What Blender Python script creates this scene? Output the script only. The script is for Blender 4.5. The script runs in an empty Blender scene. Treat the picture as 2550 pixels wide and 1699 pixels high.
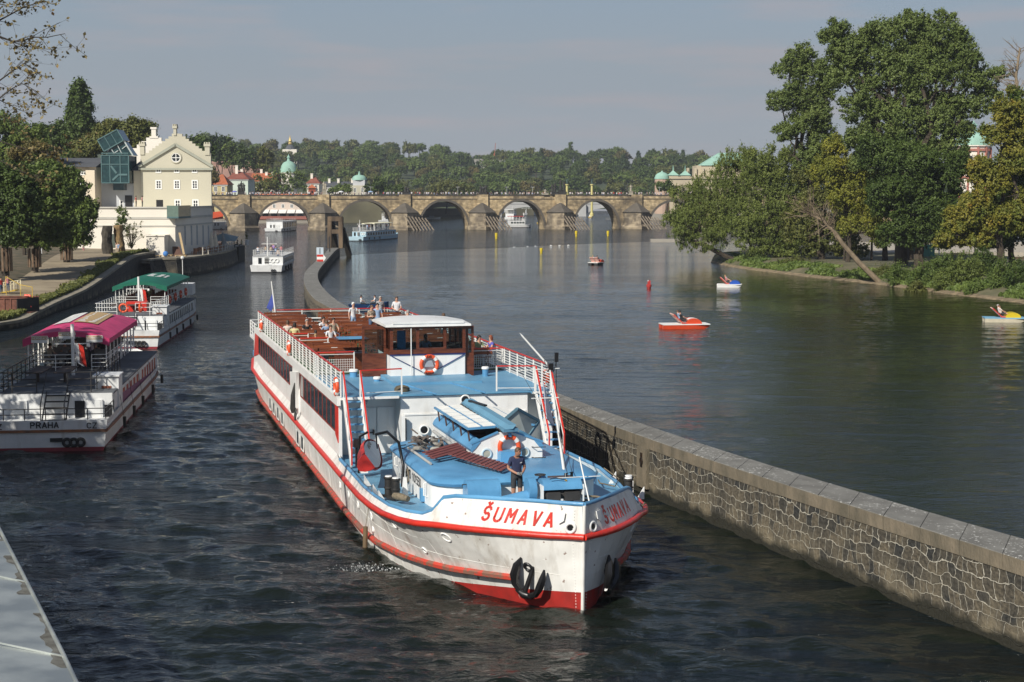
import bpy, math, random
import numpy as np
from mathutils import Vector, Matrix
R = math.radians
SC = bpy.context.scene
COL = SC.collection
EYE = 11.5                       # metres above the water
F_PX, W_PX, H_PX, HORIZON = 3950.0, 2550.0, 1699.0, 486.0
PITCH = math.atan((H_PX / 2 - HORIZON) / F_PX)
cam = bpy.data.cameras.new('camera')
camo = bpy.data.objects.new('camera', cam)
COL.objects.link(camo)
camo.location = (0, 0, EYE)
camo.rotation_euler = (math.pi / 2 - PITCH, 0, 0)
cam.sensor_width = 36.0
cam.lens = 36.0 * F_PX / W_PX
cam.clip_start = 0.5
cam.clip_end = 12000
SC.camera = camo
SUN_AZ, SUN_EL = R(34), R(37)    # azimuth measured from straight behind the camera towards the left
SV = Vector((-math.sin(SUN_AZ) * math.cos(SUN_EL), -math.cos(SUN_AZ) * math.cos(SUN_EL), math.sin(SUN_EL)))
sun = bpy.data.lights.new('sun', 'SUN')
sun.energy = 4.8
sun.angle = R(0.53)
sun.color = (1.0, 0.945, 0.85)
suno = bpy.data.objects.new('sun', sun)
COL.objects.link(suno)
suno.rotation_euler = (-SV).to_track_quat('-Z', 'Y').to_euler()
wd = bpy.data.worlds.new('World')
SC.world = wd
wd.use_nodes = True
nt = wd.node_tree
nt.nodes.clear()
wo = nt.nodes.new('ShaderNodeOutputWorld')
bg = nt.nodes.new('ShaderNodeBackground')
sky = nt.nodes.new('ShaderNodeTexSky')
sky.sky_type = 'NISHITA'
sky.sun_disc = False
sky.sun_elevation = SUN_EL
sky.sun_rotation = math.atan2(SV.x, SV.y)
sky.air_density = 0.7
sky.dust_density = 0.6
sky.ozone_density = 2.0
sky.altitude = 200
tc = nt.nodes.new('ShaderNodeTexCoord')
mp = nt.nodes.new('ShaderNodeMapping')
mp.inputs['Scale'].default_value = (5, 5, 42)
mp.inputs['Location'].default_value = (0.35, 0, 0.6)
nz = nt.nodes.new('ShaderNodeTexNoise')
nz.inputs['Scale'].default_value = 1.7
nz.inputs['Detail'].default_value = 6
cr = nt.nodes.new('ShaderNodeValToRGB')
cr.color_ramp.elements[0].position = 0.50
cr.color_ramp.elements[0].color = (0, 0, 0, 1)
cr.color_ramp.elements[1].position = 0.74
cr.color_ramp.elements[1].color = (0.6, 0.6, 0.6, 1)
mx = nt.nodes.new('ShaderNodeMix'); mx.data_type = 'RGBA'
mx.inputs['B'].default_value = (5.4, 4.75, 4.9, 1)
hz = nt.nodes.new('ShaderNodeMix'); hz.data_type = 'RGBA'
sx = nt.nodes.new('ShaderNodeSeparateXYZ')
hf = nt.nodes.new('ShaderNodeMapRange'); hf.inputs['From Min'].default_value = 0.08; hf.inputs['From Max'].default_value = 0.28
hf.inputs['To Min'].default_value = 0.93; hf.inputs['To Max'].default_value = 0.08
hc = nt.nodes.new('ShaderNodeValToRGB'); hc.color_ramp.elements[0].color = (0.345, 0.365, 0.40, 1); hc.color_ramp.elements[1].position = 0.14; hc.color_ramp.elements[1].color = (0.285, 0.35, 0.40, 1)
hs = nt.nodes.new('ShaderNodeVectorMath'); hs.operation = 'SCALE'; hs.inputs['Scale'].default_value = 12.3
nt.links.new(sx.outputs['Z'], hf.inputs['Value']); nt.links.new(sx.outputs['Z'], hc.inputs['Fac']); nt.links.new(hc.outputs['Color'], hs.inputs[0])
nt.links.new(hf.outputs['Result'], hz.inputs['Factor']); nt.links.new(hs.outputs[0], hz.inputs['B'])
nt.links.new(tc.outputs['Generated'], mp.inputs['Vector']); nt.links.new(tc.outputs['Generated'], sx.inputs[0])
nt.links.new(mp.outputs['Vector'], nz.inputs['Vector'])
nt.links.new(nz.outputs['Fac'], cr.inputs['Fac'])
nt.links.new(cr.outputs['Color'], mx.inputs['Factor'])
nt.links.new(sky.outputs['Color'], hz.inputs['A'])
nt.links.new(hz.outputs['Result'], mx.inputs['A'])
nt.links.new(mx.outputs['Result'], bg.inputs['Color'])
nt.links.new(bg.outputs['Background'], wo.inputs['Surface'])
bg.inputs['Strength'].default_value = 0.076
SC.view_settings.view_transform = 'Standard'
SC.view_settings.look = 'None'
SC.view_settings.exposure = 0.14
SC.view_settings.gamma = 1.0
SC.cycles.max_bounces = 6
SC.cycles.diffuse_bounces = 2
SC.cycles.glossy_bounces = 3
SC.cycles.transparent_max_bounces = 8
SC.cycles.volume_bounces = 0
CP, SP = math.cos(PITCH), math.sin(PITCH)
def _ray(px, py):
 u = (px - W_PX / 2) / F_PX; v = (H_PX / 2 - py) / F_PX
 return u, CP + v * SP, -SP + v * CP
def at_z(px, py, z=0.0):
 a, b, c = _ray(px, py); t = (z - EYE) / c
 return Vector((a * t, b * t, z))
def at_y(px, py, Y):
 a, b, c = _ray(px, py); t = Y / b
 return Vector((a * t, Y, EYE + c * t))
MATS = {}
def mat(name, col, rough=0.6, col2=None, scale=4.0, bump=0.0, bscale=None, metal=0.0, detail=4, lo=0.35, hi=0.65, stretch=(1, 1, 1), spec=None, coat=0.0, coord='Object', em=None, alpha=None, extra=None):
 if name in MATS: return MATS[name]
 m = bpy.data.materials.new(name); m.use_nodes = True
 n = m.node_tree; b = n.nodes['Principled BSDF']; L = n.links.new
 b.inputs['Roughness'].default_value = rough
 b.inputs['Metallic'].default_value = metal
 if spec is not None: b.inputs['Specular IOR Level'].default_value = spec
 if coat: b.inputs['Coat Weight'].default_value = coat
 if alpha is not None: b.inputs['Alpha'].default_value = alpha
 if em: b.inputs['Emission Color'].default_value = (*em[:3], 1); b.inputs['Emission Strength'].default_value = em[3]
 if col2 is None: col2 = tuple(c * 0.86 for c in col)
 t = n.nodes.new('ShaderNodeTexCoord'); mp = n.nodes.new('ShaderNodeMapping')
 mp.inputs['Scale'].default_value = stretch
 L(t.outputs[coord], mp.inputs['Vector'])
 z = n.nodes.new('ShaderNodeTexNoise'); z.inputs['Scale'].default_value = scale; z.inputs['Detail'].default_value = detail
 L(mp.outputs['Vector'], z.inputs['Vector'])
 c = n.nodes.new('ShaderNodeValToRGB')
 c.color_ramp.elements[0].position = lo; c.color_ramp.elements[0].color = (*col2, 1)
 c.color_ramp.elements[1].position = hi; c.color_ramp.elements[1].color = (*col, 1)
 L(z.outputs['Fac'], c.inputs['Fac']); L(c.outputs['Color'], b.inputs['Base Color'])
 if bump:
  z2 = n.nodes.new('ShaderNodeTexNoise'); z2.inputs['Scale'].default_value = bscale or scale * 3; z2.inputs['Detail'].default_value = 5
  L(mp.outputs['Vector'], z2.inputs['Vector'])
  bp = n.nodes.new('ShaderNodeBump'); bp.inputs['Strength'].default_value = bump; bp.inputs['Distance'].default_value = 0.1
  L(z2.outputs['Fac'], bp.inputs['Height']); L(bp.outputs['Normal'], b.inputs['Normal'])
 if extra: extra(n, b, mp, c)
 MATS[name] = m
 return m
def leaf_mat(name, c1, c2, c3=None, scale=0.35):
 """Leaves vary by clump: a noise over the crown picks between two or three greens; some light passes through them."""
 if name in MATS: return MATS[name]
 m = bpy.data.materials.new(name); m.use_nodes = True
 n = m.node_tree; b = n.nodes['Principled BSDF']; L = n.links.new
 t = n.nodes.new('ShaderNodeTexCoord'); z = n.nodes.new('ShaderNodeTexNoise')
 z.inputs['Scale'].default_value = scale; z.inputs['Detail'].default_value = 5; z.inputs['Roughness'].default_value = 0.7
 L(t.outputs['Object'], z.inputs['Vector'])
 c = n.nodes.new('ShaderNodeValToRGB'); e = c.color_ramp.elements
 e[0].position = 0.36; e[0].color = (*c1, 1); e[1].position = 0.62; e[1].color = (*c2, 1)
 if c3: k = e.new(0.72); k.color = (*c3, 1)
 L(z.outputs['Fac'], c.inputs['Fac']); L(c.outputs['Color'], b.inputs['Base Color'])
 b.inputs['Roughness'].default_value = 0.55; b.inputs['Specular IOR Level'].default_value = 0.3
 tr = n.nodes.new('ShaderNodeBsdfTranslucent'); ms = n.nodes.new('ShaderNodeMixShader'); ms.inputs[0].default_value = 0.22
 L(c.outputs['Color'], tr.inputs['Color']); L(b.outputs[0], ms.inputs[1]); L(tr.outputs[0], ms.inputs[2])
 L(ms.outputs[0], n.nodes['Material Output'].inputs['Surface'])
 MATS[name] = m
 return m
def nrm(v):
 v = Vector(v); return v.normalized() if v.length > 1e-9 else Vector((0, 0, 1))
class MB:
 """Collects shapes; build() links them as ONE mesh object. self.mi is the material slot of what is added next."""
 def __init__(s): s.v = []; s.f = []; s.m = []; s.mi = 0; s.uv = {}
 def add(s, vs, fs, uvs=None):
  o = len(s.v); s.v += [tuple(p) for p in vs]
  for k, f in enumerate(fs):
   if uvs: s.uv[len(s.f)] = uvs[k]
   s.f.append([i + o for i in f]); s.m.append(s.mi)
  return s
 def box(s, c, d, rz=0.0, top=1.0):
  """c centre, d full sizes, top: scale of the upper face"""
  x, y, z = d[0] / 2, d[1] / 2, d[2] / 2; cs, sn = math.cos(rz), math.sin(rz); vs = []
  for k, q in ((-1, 1.0), (1, top)):
   for i, j in ((-1, -1), (1, -1), (1, 1), (-1, 1)):
    a, b = i * x * q, j * y * q
    vs.append((c[0] + a * cs - b * sn, c[1] + a * sn + b * cs, c[2] + k * z))
  return s.add(vs, [(3, 2, 1, 0), (4, 5, 6, 7), (0, 1, 5, 4), (1, 2, 6, 5), (2, 3, 7, 6), (3, 0, 4, 7)])
 def bx(s, x0, x1, y0, y1, z0, z1): return s.box(((x0 + x1) / 2, (y0 + y1) / 2, (z0 + z1) / 2), (abs(x1 - x0), abs(y1 - y0), abs(z1 - z0)))
 def beam(s, p, q, w, h=None, up=(0, 0, 1)):
  p, q = Vector(p), Vector(q); h = w if h is None else h; d = nrm(q - p)
  a = d.cross(Vector(up))
  if a.length < 1e-3: a = d.cross(Vector((1, 0, 0)))
  a.normalize(); b = a.cross(d).normalized(); a *= w / 2; b *= h / 2
  vs = [p - a - b, p + a - b, p + a + b, p - a + b, q - a - b, q + a - b, q + a + b, q - a + b]
  return s.add(vs, [(3, 2, 1, 0), (4, 5, 6, 7), (0, 1, 5, 4), (1, 2, 6, 5), (2, 3, 7, 6), (3, 0, 4, 7)])
 def tube(s, pts, r, n=8, caps=True):
  pts = [Vector(p) for p in pts]; rs = r if isinstance(r, (list, tuple)) else [r] * len(pts); rings = []; prev = None
  for i, p in enumerate(pts):
   d = nrm((pts[min(i + 1, len(pts) - 1)] - pts[max(i - 1, 0)]))
   a = (prev - d * prev.dot(d)) if prev else d.orthogonal()
   if a.length < 1e-4: a = d.orthogonal()
   a.normalize(); prev = a; b = d.cross(a)
   rings.append([p + (a * math.cos(2 * math.pi * k / n) + b * math.sin(2 * math.pi * k / n)) * rs[i] for k in range(n)])
  return s.loft(rings, caps)
 def loft(s, rings, caps=True, closed=True):
  n = len(rings[0]); vs = [p for r_ in rings for p in r_]; fs = []
  for i in range(len(rings) - 1):
   for k in range(n if closed else n - 1):
    k2 = (k + 1) % n; fs.append((i * n + k, i * n + k2, (i + 1) * n + k2, (i + 1) * n + k))
  if caps: fs.append(tuple(range(n))[::-1]); fs.append(tuple((len(rings) - 1) * n + k for k in range(n)))
  return s.add(vs, fs)
 def lathe(s, prof, c=(0, 0, 0), n=16, sx=1.0, sy=1.0, rot=0.0):
  rings = [[(c[0] + r_ * sx * math.cos(rot + 2 * math.pi * k / n), c[1] + r_ * sy * math.sin(rot + 2 * math.pi * k / n), c[2] + z) for k in range(n)] for r_, z in prof]
  return s.loft(rings)
 def ball(s, c, r, n=12, m=8):
  r = r if isinstance(r, (tuple, list)) else (r, r, r)
  rings = [[(c[0] + r[0] * math.sin(math.pi * i / m) * math.cos(2 * math.pi * k / n), c[1] + r[1] * math.sin(math.pi * i / m) * math.sin(2 * math.pi * k / n), c[2] - r[2] * math.cos(math.pi * i / m)) for k in range(n)] for i in range(1, m)]
  s.loft(rings); return s
 def torus(s, c, R_, r, axis='y', n=24, m=10, rot=None):
  vs = []; fs = []
  for i in range(n):
   a = 2 * math.pi * i / n
   for k in range(m):
    b = 2 * math.pi * k / m; q = R_ + r * math.cos(b); p = Vector((q * math.cos(a), r * math.sin(b), q * math.sin(a)))
    if axis == 'z': p = Vector((p.x, p.z, p.y))
    if axis == 'x': p = Vector((p.y, p.x, p.z))
    if rot: p = rot @ p
    vs.append(p + Vector(c))
    fs.append((i * m + k, i * m + (k + 1) % m, ((i + 1) % n) * m + (k + 1) % m, ((i + 1) % n) * m + k))
  return s.add(vs, fs)
 def prism(s, poly, z0, z1, cap=True):
  n = len(poly); vs = [(x, y, z0) for x, y in poly] + [(x, y, z1) for x, y in poly]
  fs = [(i, (i + 1) % n, n + (i + 1) % n, n + i) for i in range(n)]
  if cap: fs += [tuple(range(n))[::-1], tuple(range(n, 2 * n))]
  return s.add(vs, fs)
 def slab(s, pts, n):
  """polygon pts given thickness along vector n"""
  n = Vector(n); k = len(pts); vs = [Vector(p) for p in pts] + [Vector(p) + n for p in pts]
  return s.add(vs, [(i, (i + 1) % k, k + (i + 1) % k, k + i) for i in range(k)] + [tuple(range(k))[::-1], tuple(range(k, 2 * k))])
 def quad(s, a, b, c, d, uv=None): return s.add([a, b, c, d], [(0, 1, 2, 3)], [uv] if uv else None)
 def xf(s, M):
  s.v = [tuple(M @ Vector(p)) for p in s.v]; return s
 def build(s, name, mats, parent=None, smooth=False, label=None, fix=True):
  me = bpy.data.meshes.new(name); me.from_pydata(s.v, [], s.f)
  for m in (mats if isinstance(mats, (list, tuple)) else [mats]): me.materials.append(m)
  me.polygons.foreach_set('material_index', s.m)
  if s.uv:
   ul = me.uv_layers.new(name='UVMap')
   for p in me.polygons:
    q = s.uv.get(p.index)
    if q:
     for k, li in enumerate(p.loop_indices): ul.data[li].uv = q[k]
  if fix:
   import bmesh
   bm = bmesh.new(); bm.from_mesh(me); bmesh.ops.recalc_face_normals(bm, faces=bm.faces); bm.to_mesh(me); bm.free()
  me.update()
  o = bpy.data.objects.new(name, me); COL.objects.link(o)
  if parent: o.parent = parent
  if label: o['label'] = label
  if smooth: shade(o, smooth if isinstance(smooth, (int, float)) and smooth is not True else 40)
  return o
def shade(o, ang=40):
 me = o.data; me.polygons.foreach_set('use_smooth', [True] * len(me.polygons))
 try: me.set_sharp_from_angle(angle=R(ang))
 except Exception: pass
def tag(o, label, cat, group=None, kind=None):
 o['label'] = label; o['category'] = cat
 if group: o['group'] = group
 if kind: o['kind'] = kind
 return o
def thing(name, label, cat, loc=(0, 0, 0), rz=0.0, group=None):
 o = bpy.data.objects.new(name, None); COL.objects.link(o); o.location = loc; o.rotation_euler = (0, 0, rz)
 o.empty_display_size = 0.3
 return tag(o, label, cat, group)
def struct(o): o['kind'] = 'structure'; return o
def copy_tree(o, parent=None):
 c = o.copy(); COL.objects.link(c)
 if parent: c.parent = parent
 for ch in [k for k in bpy.data.objects if k.parent == o]: copy_tree(ch, c)
 return c
def kids(o): return KIDS.get(o.name, [])
def _arc(cx, cy, rx, ry, a0, a1, n=6): return [(cx + rx * math.cos(R(a0 + (a1 - a0) * i / n)), cy + ry * math.sin(R(a0 + (a1 - a0) * i / n))) for i in range(n + 1)]
GL = {'A': [[(0, 0), (.5, 1.4), (1, 0)], [(.2, .45), (.8, .45)]], 'B': [[(0, 0), (0, 1.4), (.7, 1.4), (.9, 1.1), (.7, .75), (0, .75)], [(.7, .75), (1, .4), (.7, 0), (0, 0)]],
  'C': [_arc(.5, .9, .5, .5, 30, 180) + _arc(.5, .5, .5, .5, 180, 330)], 'D': [[(0, 0), (0, 1.4), (.6, 1.4), (1, 1), (1, .4), (.6, 0), (0, 0)]],
  'E': [[(1, 0), (0, 0), (0, 1.4), (1, 1.4)], [(0, .72), (.8, .72)]], 'H': [[(0, 0), (0, 1.4)], [(1, 0), (1, 1.4)], [(0, .7), (1, .7)]],
  'I': [[(.5, 0), (.5, 1.4)]], 'M': [[(0, 0), (0, 1.4), (.5, .6), (1, 1.4), (1, 0)]], 'N': [[(0, 0), (0, 1.4), (1, 0), (1, 1.4)]],
  'O': [_arc(.5, .9, .5, .5, 0, 180) + _arc(.5, .5, .5, .5, 180, 360) + [(1, .9)]], 'P': [[(0, 0), (0, 1.4), (.7, 1.4), (1, 1.1), (.7, .7), (0, .7)]],
  'R': [[(0, 0), (0, 1.4), (.7, 1.4), (1, 1.1), (.7, .7), (0, .7)], [(.5, .7), (1, 0)]],
  'S': [_arc(.5, 1.03, .46, .37, 20, 250, 8) + _arc(.5, .37, .46, .37, 70, -160, 8)], 'T': [[(.5, 0), (.5, 1.4)], [(0, 1.4), (1, 1.4)]],
  'U': [[(0, 1.4), (0, .4)] + _arc(.5, .4, .5, .4, 180, 360, 8) + [(1, 1.4)]], 'V': [[(0, 1.4), (.5, 0), (1, 1.4)]], 'Z': [[(0, 1.4), (1, 1.4), (0, 0), (1, 0)]],
  '0': [_arc(.5, .9, .5, .5, 0, 180) + _arc(.5, .5, .5, .5, 180, 360) + [(1, .9)]], '1': [[(.2, 1.1), (.55, 1.4), (.55, 0)]],
  '5': [[(1, 1.4), (0.1, 1.4), (0.05, .8), (.6, .85), (1, .45), (.7, 0), (0, .1)]], '6': [[(.9, 1.3), (.4, 1.2), (0, .6), (.1, .15), (.5, 0), (.95, .2), (.95, .6), (.5, .8), (.05, .55)]],
  '9': [[(.1, .1), (.6, .2), (1, .8), (.9, 1.25), (.5, 1.4), (.05, 1.2), (.05, .8), (.5, .6), (.95, .85)]], ' ': [], '^': [[(.25, 1.85), (.5, 1.6), (.75, 1.85)]]}
def letters(mb, text, put, size, w, adv=1.55, thick=0.012, xs=1.0):
 """put(u, v) -> (point, normal) on the surface; strokes are flat ribbons raised off it by thick"""
 u0 = 0.0; k = size / 1.4; i = 0
 while i < len(text):
  gl = list(GL.get(text[i], []))
  if i + 1 < len(text) and text[i + 1] == '^': gl += GL['^']; i += 1
  for st in gl:
   for (a, b) in zip(st[:-1], st[1:]):
    ax, ay, bx, by = u0 + a[0] * k * xs, a[1] * k, u0 + b[0] * k * xs, b[1] * k
    L = math.hypot(bx - ax, by - ay) or 1e-6; dx, dy = (bx - ax) / L, (by - ay) / L; e = w * 0.35; nx, ny = -dy * w / 2, dx * w / 2
    pts = [(ax - dx * e - nx, ay - dy * e - ny), (bx + dx * e - nx, by + dy * e - ny), (bx + dx * e + nx, by + dy * e + ny), (ax - dx * e + nx, ay - dy * e + ny)]
    q = [put(*p_) for p_ in pts]
    lo = [P + N * 0.001 for P, N in q]; hi = [P + N * thick for P, N in q]
    mb.add(lo + hi, [(0, 1, 2, 3), (4, 5, 6, 7), (0, 1, 5, 4), (1, 2, 6, 5), (2, 3, 7, 6), (3, 0, 4, 7)])
  u0 += adv * k; i += 1
 return u0
# ================================================================ water
def water_mat(name, deep, s1, b1, s2, b2, stretch, rough=0.05):
 m = bpy.data.materials.new(name); m.use_nodes = True
 n = m.node_tree; b = n.nodes['Principled BSDF']; L = n.links.new
 b.inputs['Base Color'].default_value = (*deep, 1); b.inputs['Roughness'].default_value = rough
 b.inputs['IOR'].default_value = 1.33; b.inputs['Specular IOR Level'].default_value = 0.5
 t = n.nodes.new('ShaderNodeTexCoord'); mp = n.nodes.new('ShaderNodeMapping'); mp.inputs['Scale'].default_value = stretch
 mp.inputs['Rotation'].default_value = (0, 0, R(12))
 L(t.outputs['Object'], mp.inputs['Vector'])
 pr = None
 for s_, d_, det, rr in ((s1, b1, 3, 0.5), (s2, b2, 5, 0.6), (0.035, None, 2, 0.5)):
  z = n.nodes.new('ShaderNodeTexNoise'); z.inputs['Scale'].default_value = s_; z.inputs['Detail'].default_value = det; z.inputs['Roughness'].default_value = rr
  z.inputs['Distortion'].default_value = 0.6
  L(mp.outputs['Vector'], z.inputs['Vector'])
  if d_ is None:      # broad patches of calmer and more ruffled water
   r = n.nodes.new('ShaderNodeMapRange'); r.inputs['From Min'].default_value = 0.35; r.inputs['From Max'].default_value = 0.65
   r.inputs['To Min'].default_value = 0.45; r.inputs['To Max'].default_value = 1.0
   L(z.outputs['Fac'], r.inputs['Value'])
   for q in bumps: L(r.outputs['Result'], q.inputs['Strength'])
  else:
   bp = n.nodes.new('ShaderNodeBump'); bp.inputs['Distance'].default_value = d_; bp.inputs['Strength'].default_value = 1
   L(z.outputs['Fac'], bp.inputs['Height'])
   if pr: L(pr.outputs['Normal'], bp.inputs['Normal']); bumps.append(bp)
   else: bumps = [bp]
   pr = bp
 L(pr.outputs['Normal'], b.inputs['Normal'])
 return m
WATER = water_mat('choppy_water', (0.004, 0.008, 0.009), 0.42, 1.1, 2.2, 0.22, (1.0, 1.9, 1.0), 0.10)
CALM = water_mat('calm_water', (0.010, 0.012, 0.003), 0.45, 0.085, 2.2, 0.045, (0.8, 2.2, 1.0), 0.05)
w = MB(); w.quad((-900, -60, 0), (900, -60, 0), (900, 1150, 0), (-900, 1150, 0))
struct(w.build('water', WATER))
def waves(name, xs, ys, fade, amp_, lams, spread, m, seed, keep):
 nx, ny = len(xs), len(ys); X, Y = np.meshgrid(xs, ys); Z = np.zeros_like(X); rg = np.random.RandomState(seed)
 for k in range(46):
  lam = lams[0] * (lams[1] ** rg.rand()); th = R(82) + rg.randn() * spread; ph = rg.rand() * 6.28
  wob = 1.3 * np.sin(X / (3.1 + 5 * rg.rand()) + Y / (4.7 + 5 * rg.rand()) + ph * 3)
  amp = 0.55 + 0.45 * np.sin(X / (4 + 6 * rg.rand()) + ph) * np.sin(Y / (5 + 7 * rg.rand()) + 2 * ph)
  Z += amp_ * lam ** 0.9 * amp * (1 - np.abs(np.sin((2 * math.pi / lam * (X * math.cos(th) + Y * math.sin(th)) + ph + wob) / 2))) * 1.6
 Z -= Z.mean(); Z = 0.016 + Z * fade(X, Y)
 wy = np.array([p.y for p in FL_]); wx = np.array([(p.x + q.x) / 2 for p, q in zip(FL_, BL_)]); k_ = np.argsort(wy); wall_x = np.interp(Y, wy[k_], wx[k_]); Z = np.where((X > wall_x) != keep, -.3, Z)
 me = bpy.data.meshes.new(name); me.vertices.add(nx * ny); me.vertices.foreach_set('co', np.stack([X, Y, Z], -1).ravel().astype('f4'))
 i, j = np.meshgrid(np.arange(nx - 1), np.arange(ny - 1)); b0 = (j * nx + i).ravel()
 q = np.stack([b0, b0 + 1, b0 + nx + 1, b0 + nx], -1).ravel().astype('i4'); nf = len(b0)
 me.loops.add(nf * 4); me.loops.foreach_set('vertex_index', q); me.polygons.add(nf)
 me.polygons.foreach_set('loop_start', np.arange(0, nf * 4, 4, dtype='i4')); me.polygons.foreach_set('loop_total', np.full(nf, 4, dtype='i4'))
 me.polygons.foreach_set('use_smooth', np.ones(nf, dtype=bool)); me.materials.append(m); me.update(); me.validate()
 o = bpy.data.objects.new(name, me); COL.objects.link(o); struct(o)
# ================================================================ dividing wall between canal and river
front = [(3200, 1600, 2.4), (2550, 1394, 2.4), (2205, 1285, 2.37), (1925, 1196, 2.32), (1670, 1111, 2.25), (1415, 1020, 2.2), (799, 760, 1.9), (766, 726, 1.85), (756, 700, 1.82), (759, 679, 1.8), (768, 668, 1.8), (789, 649, 1.8), (810, 631, 1.8), (821, 616, 1.8)]
back = [(3200, 1527, 2.4), (2550, 1343, 2.4), (2281, 1267, 2.37), (1960, 1173, 2.32), (1685, 1086, 2.25), (1400, 987, 2.2), (867, 770, 1.92), (810, 726, 1.87), (792, 700, 1.82), (790, 682, 1.8), (796, 668, 1.8), (817, 644, 1.8), (833, 625, 1.8), (846, 616, 1.8)]
FR_, BK_ = [at_z(*p) for p in front], [at_z(*p) for p in back]
def resample(P, step, n=None):
 d = [0]
 for a, b in zip(P[:-1], P[1:]): d.append(d[-1] + (b - a).length)
 n = n or int(d[-1] / step); out = []
 for k in range(n + 1):
  t = d[-1] * k / n; i = max(j for j in range(len(d)) if d[j] <= t + 1e-9); i = min(i, len(P) - 2)
  out.append(P[i].lerp(P[i + 1], (t - d[i]) / (d[i + 1] - d[i])))
 return out
def smooth_line(P, it=2):
 for _ in range(it):
  Q = [P[0]]
  for a, b in zip(P[:-1], P[1:]): Q += [a.lerp(b, .25), a.lerp(b, .75)]
  P = Q + [P[-1]]
 return P
NW = 150
FL_, BL_ = resample(smooth_line(FR_), 0, NW), resample(smooth_line(BK_), 0, NW)
def rubble(n, b, mp, c, vs=1.0, grout=(0.46, 0.43, 0.35), blocks=((0.022, 0.024, 0.024), (0.10, 0.085, 0.06)), wet=True):
 L = n.links.new
 def N(t, **k):
  q = n.nodes.new('ShaderNode' + t)
  for a, v in k.items(): q.inputs[a.replace('_', ' ')].default_value = v
  return q
 def mrange(src, a, b_, c_=0, d=1):
  q = n.nodes.new('ShaderNodeMapRange'); q.inputs['From Min'].default_value = a; q.inputs['From Max'].default_value = b_; q.inputs['To Min'].default_value = c_; q.inputs['To Max'].default_value = d; L(src, q.inputs[0]); return q.outputs[0]
 def mixc(fac, a, col):
  q = n.nodes.new('ShaderNodeMix'); q.data_type = 'RGBA'; L(fac, q.inputs['Factor']); L(a, q.inputs['A'])
  if isinstance(col, tuple): q.inputs['B'].default_value = (*col, 1)
  else: L(col, q.inputs['B'])
  return q.outputs['Result']
 uv = n.nodes.new('ShaderNodeUVMap')
 d1 = N('TexNoise', Scale=0.75, Detail=2.0); d2 = N('TexNoise', Scale=3.4, Detail=2.0); L(uv.outputs[0], d1.inputs[0]); L(uv.outputs[0], d2.inputs[0])
 a1 = n.nodes.new('ShaderNodeVectorMath'); a1.operation = 'MULTIPLY_ADD'; a1.inputs[1].default_value = (.8, .8, 0); L(d1.outputs['Color'], a1.inputs[0]); L(uv.outputs[0], a1.inputs[2])
 a2 = n.nodes.new('ShaderNodeVectorMath'); a2.operation = 'MULTIPLY_ADD'; a2.inputs[1].default_value = (.20, .20, 0); L(d2.outputs['Color'], a2.inputs[0]); L(a1.outputs[0], a2.inputs[2])
 sc = n.nodes.new('ShaderNodeVectorMath'); sc.operation = 'SCALE'; sc.inputs['Scale'].default_value = vs; L(a2.outputs[0], sc.inputs[0])
 br = n.nodes.new('ShaderNodeTexBrick'); br.offset = 0.43; br.squash = 0.72; br.squash_frequency = 3
 for k_, v in (('Scale', 1.0), ('Brick Width', .40), ('Row Height', .36), ('Mortar Size', .019), ('Mortar Smooth', .55), ('Bias', 0)): br.inputs[k_].default_value = v
 br.inputs['Color1'].default_value = (*blocks[0], 1); br.inputs['Color2'].default_value = (*blocks[1], 1); br.inputs['Mortar'].default_value = (.07, .065, .055, 1); L(sc.outputs[0], br.inputs['Vector'])
 fine = N('TexNoise', Scale=8.0, Detail=6.0); L(uv.outputs[0], fine.inputs[0]); big = N('TexNoise', Scale=.9, Detail=5.0); L(uv.outputs[0], big.inputs[0])
 mot = n.nodes.new('ShaderNodeMixRGB'); mot.blend_type = 'MULTIPLY'; mot.inputs[0].default_value = .8; L(br.outputs['Color'], mot.inputs[1]); gr = N('ValToRGB'); gr.color_ramp.elements[0].position = .35; gr.color_ramp.elements[0].color = (.5, .5, .5, 1); gr.color_ramp.elements[1].position = .68; gr.color_ramp.elements[1].color = (1.7, 1.65, 1.55, 1); L(fine.outputs[0], gr.inputs[0]); L(gr.outputs[0], mot.inputs[2])
 mo = n.nodes.new('ShaderNodeMath'); mo.operation = 'MULTIPLY'; L(br.outputs['Fac'], mo.inputs[0]); L(mrange(big.outputs[0], .30, .52, .35, 1), mo.inputs[1])
 x = mixc(mo.outputs[0], mot.outputs[0], grout)
 su = n.nodes.new('ShaderNodeSeparateXYZ'); L(uv.outputs[0], su.inputs[0])
 ml = n.nodes.new('ShaderNodeMath'); ml.operation = 'MULTIPLY'; L(mrange(su.outputs[1], 1.6, .3, 0, .8), ml.inputs[0]); L(mrange(big.outputs[0], .4, .65), ml.inputs[1]); x = mixc(ml.outputs[0], x, (.24, .20, .13))
 if wet:
  wv = n.nodes.new('ShaderNodeMath'); wv.operation = 'MULTIPLY_ADD'; wv.inputs[1].default_value = .7; L(big.outputs[0], wv.inputs[0]); L(su.outputs[1], wv.inputs[2]); x = mixc(mrange(wv.outputs[0], .82, .60), x, (.020, .019, .011))
 L(x, b.inputs['Base Color'])
 hh = n.nodes.new('ShaderNodeMath'); hh.operation = 'MULTIPLY_ADD'; hh.inputs[1].default_value = -1.0; L(br.outputs['Fac'], hh.inputs[0]); L(fine.outputs[0], hh.inputs[2])
 bp = n.nodes.new('ShaderNodeBump'); bp.inputs['Distance'].default_value = .05; bp.inputs['Strength'].default_value = 1; L(hh.outputs[0], bp.inputs['Height']); L(bp.outputs[0], b.inputs['Normal'])
RUBBLE = mat('rubble_masonry', (0.2, 0.17, 0.12), 0.85, extra=rubble)
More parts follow.
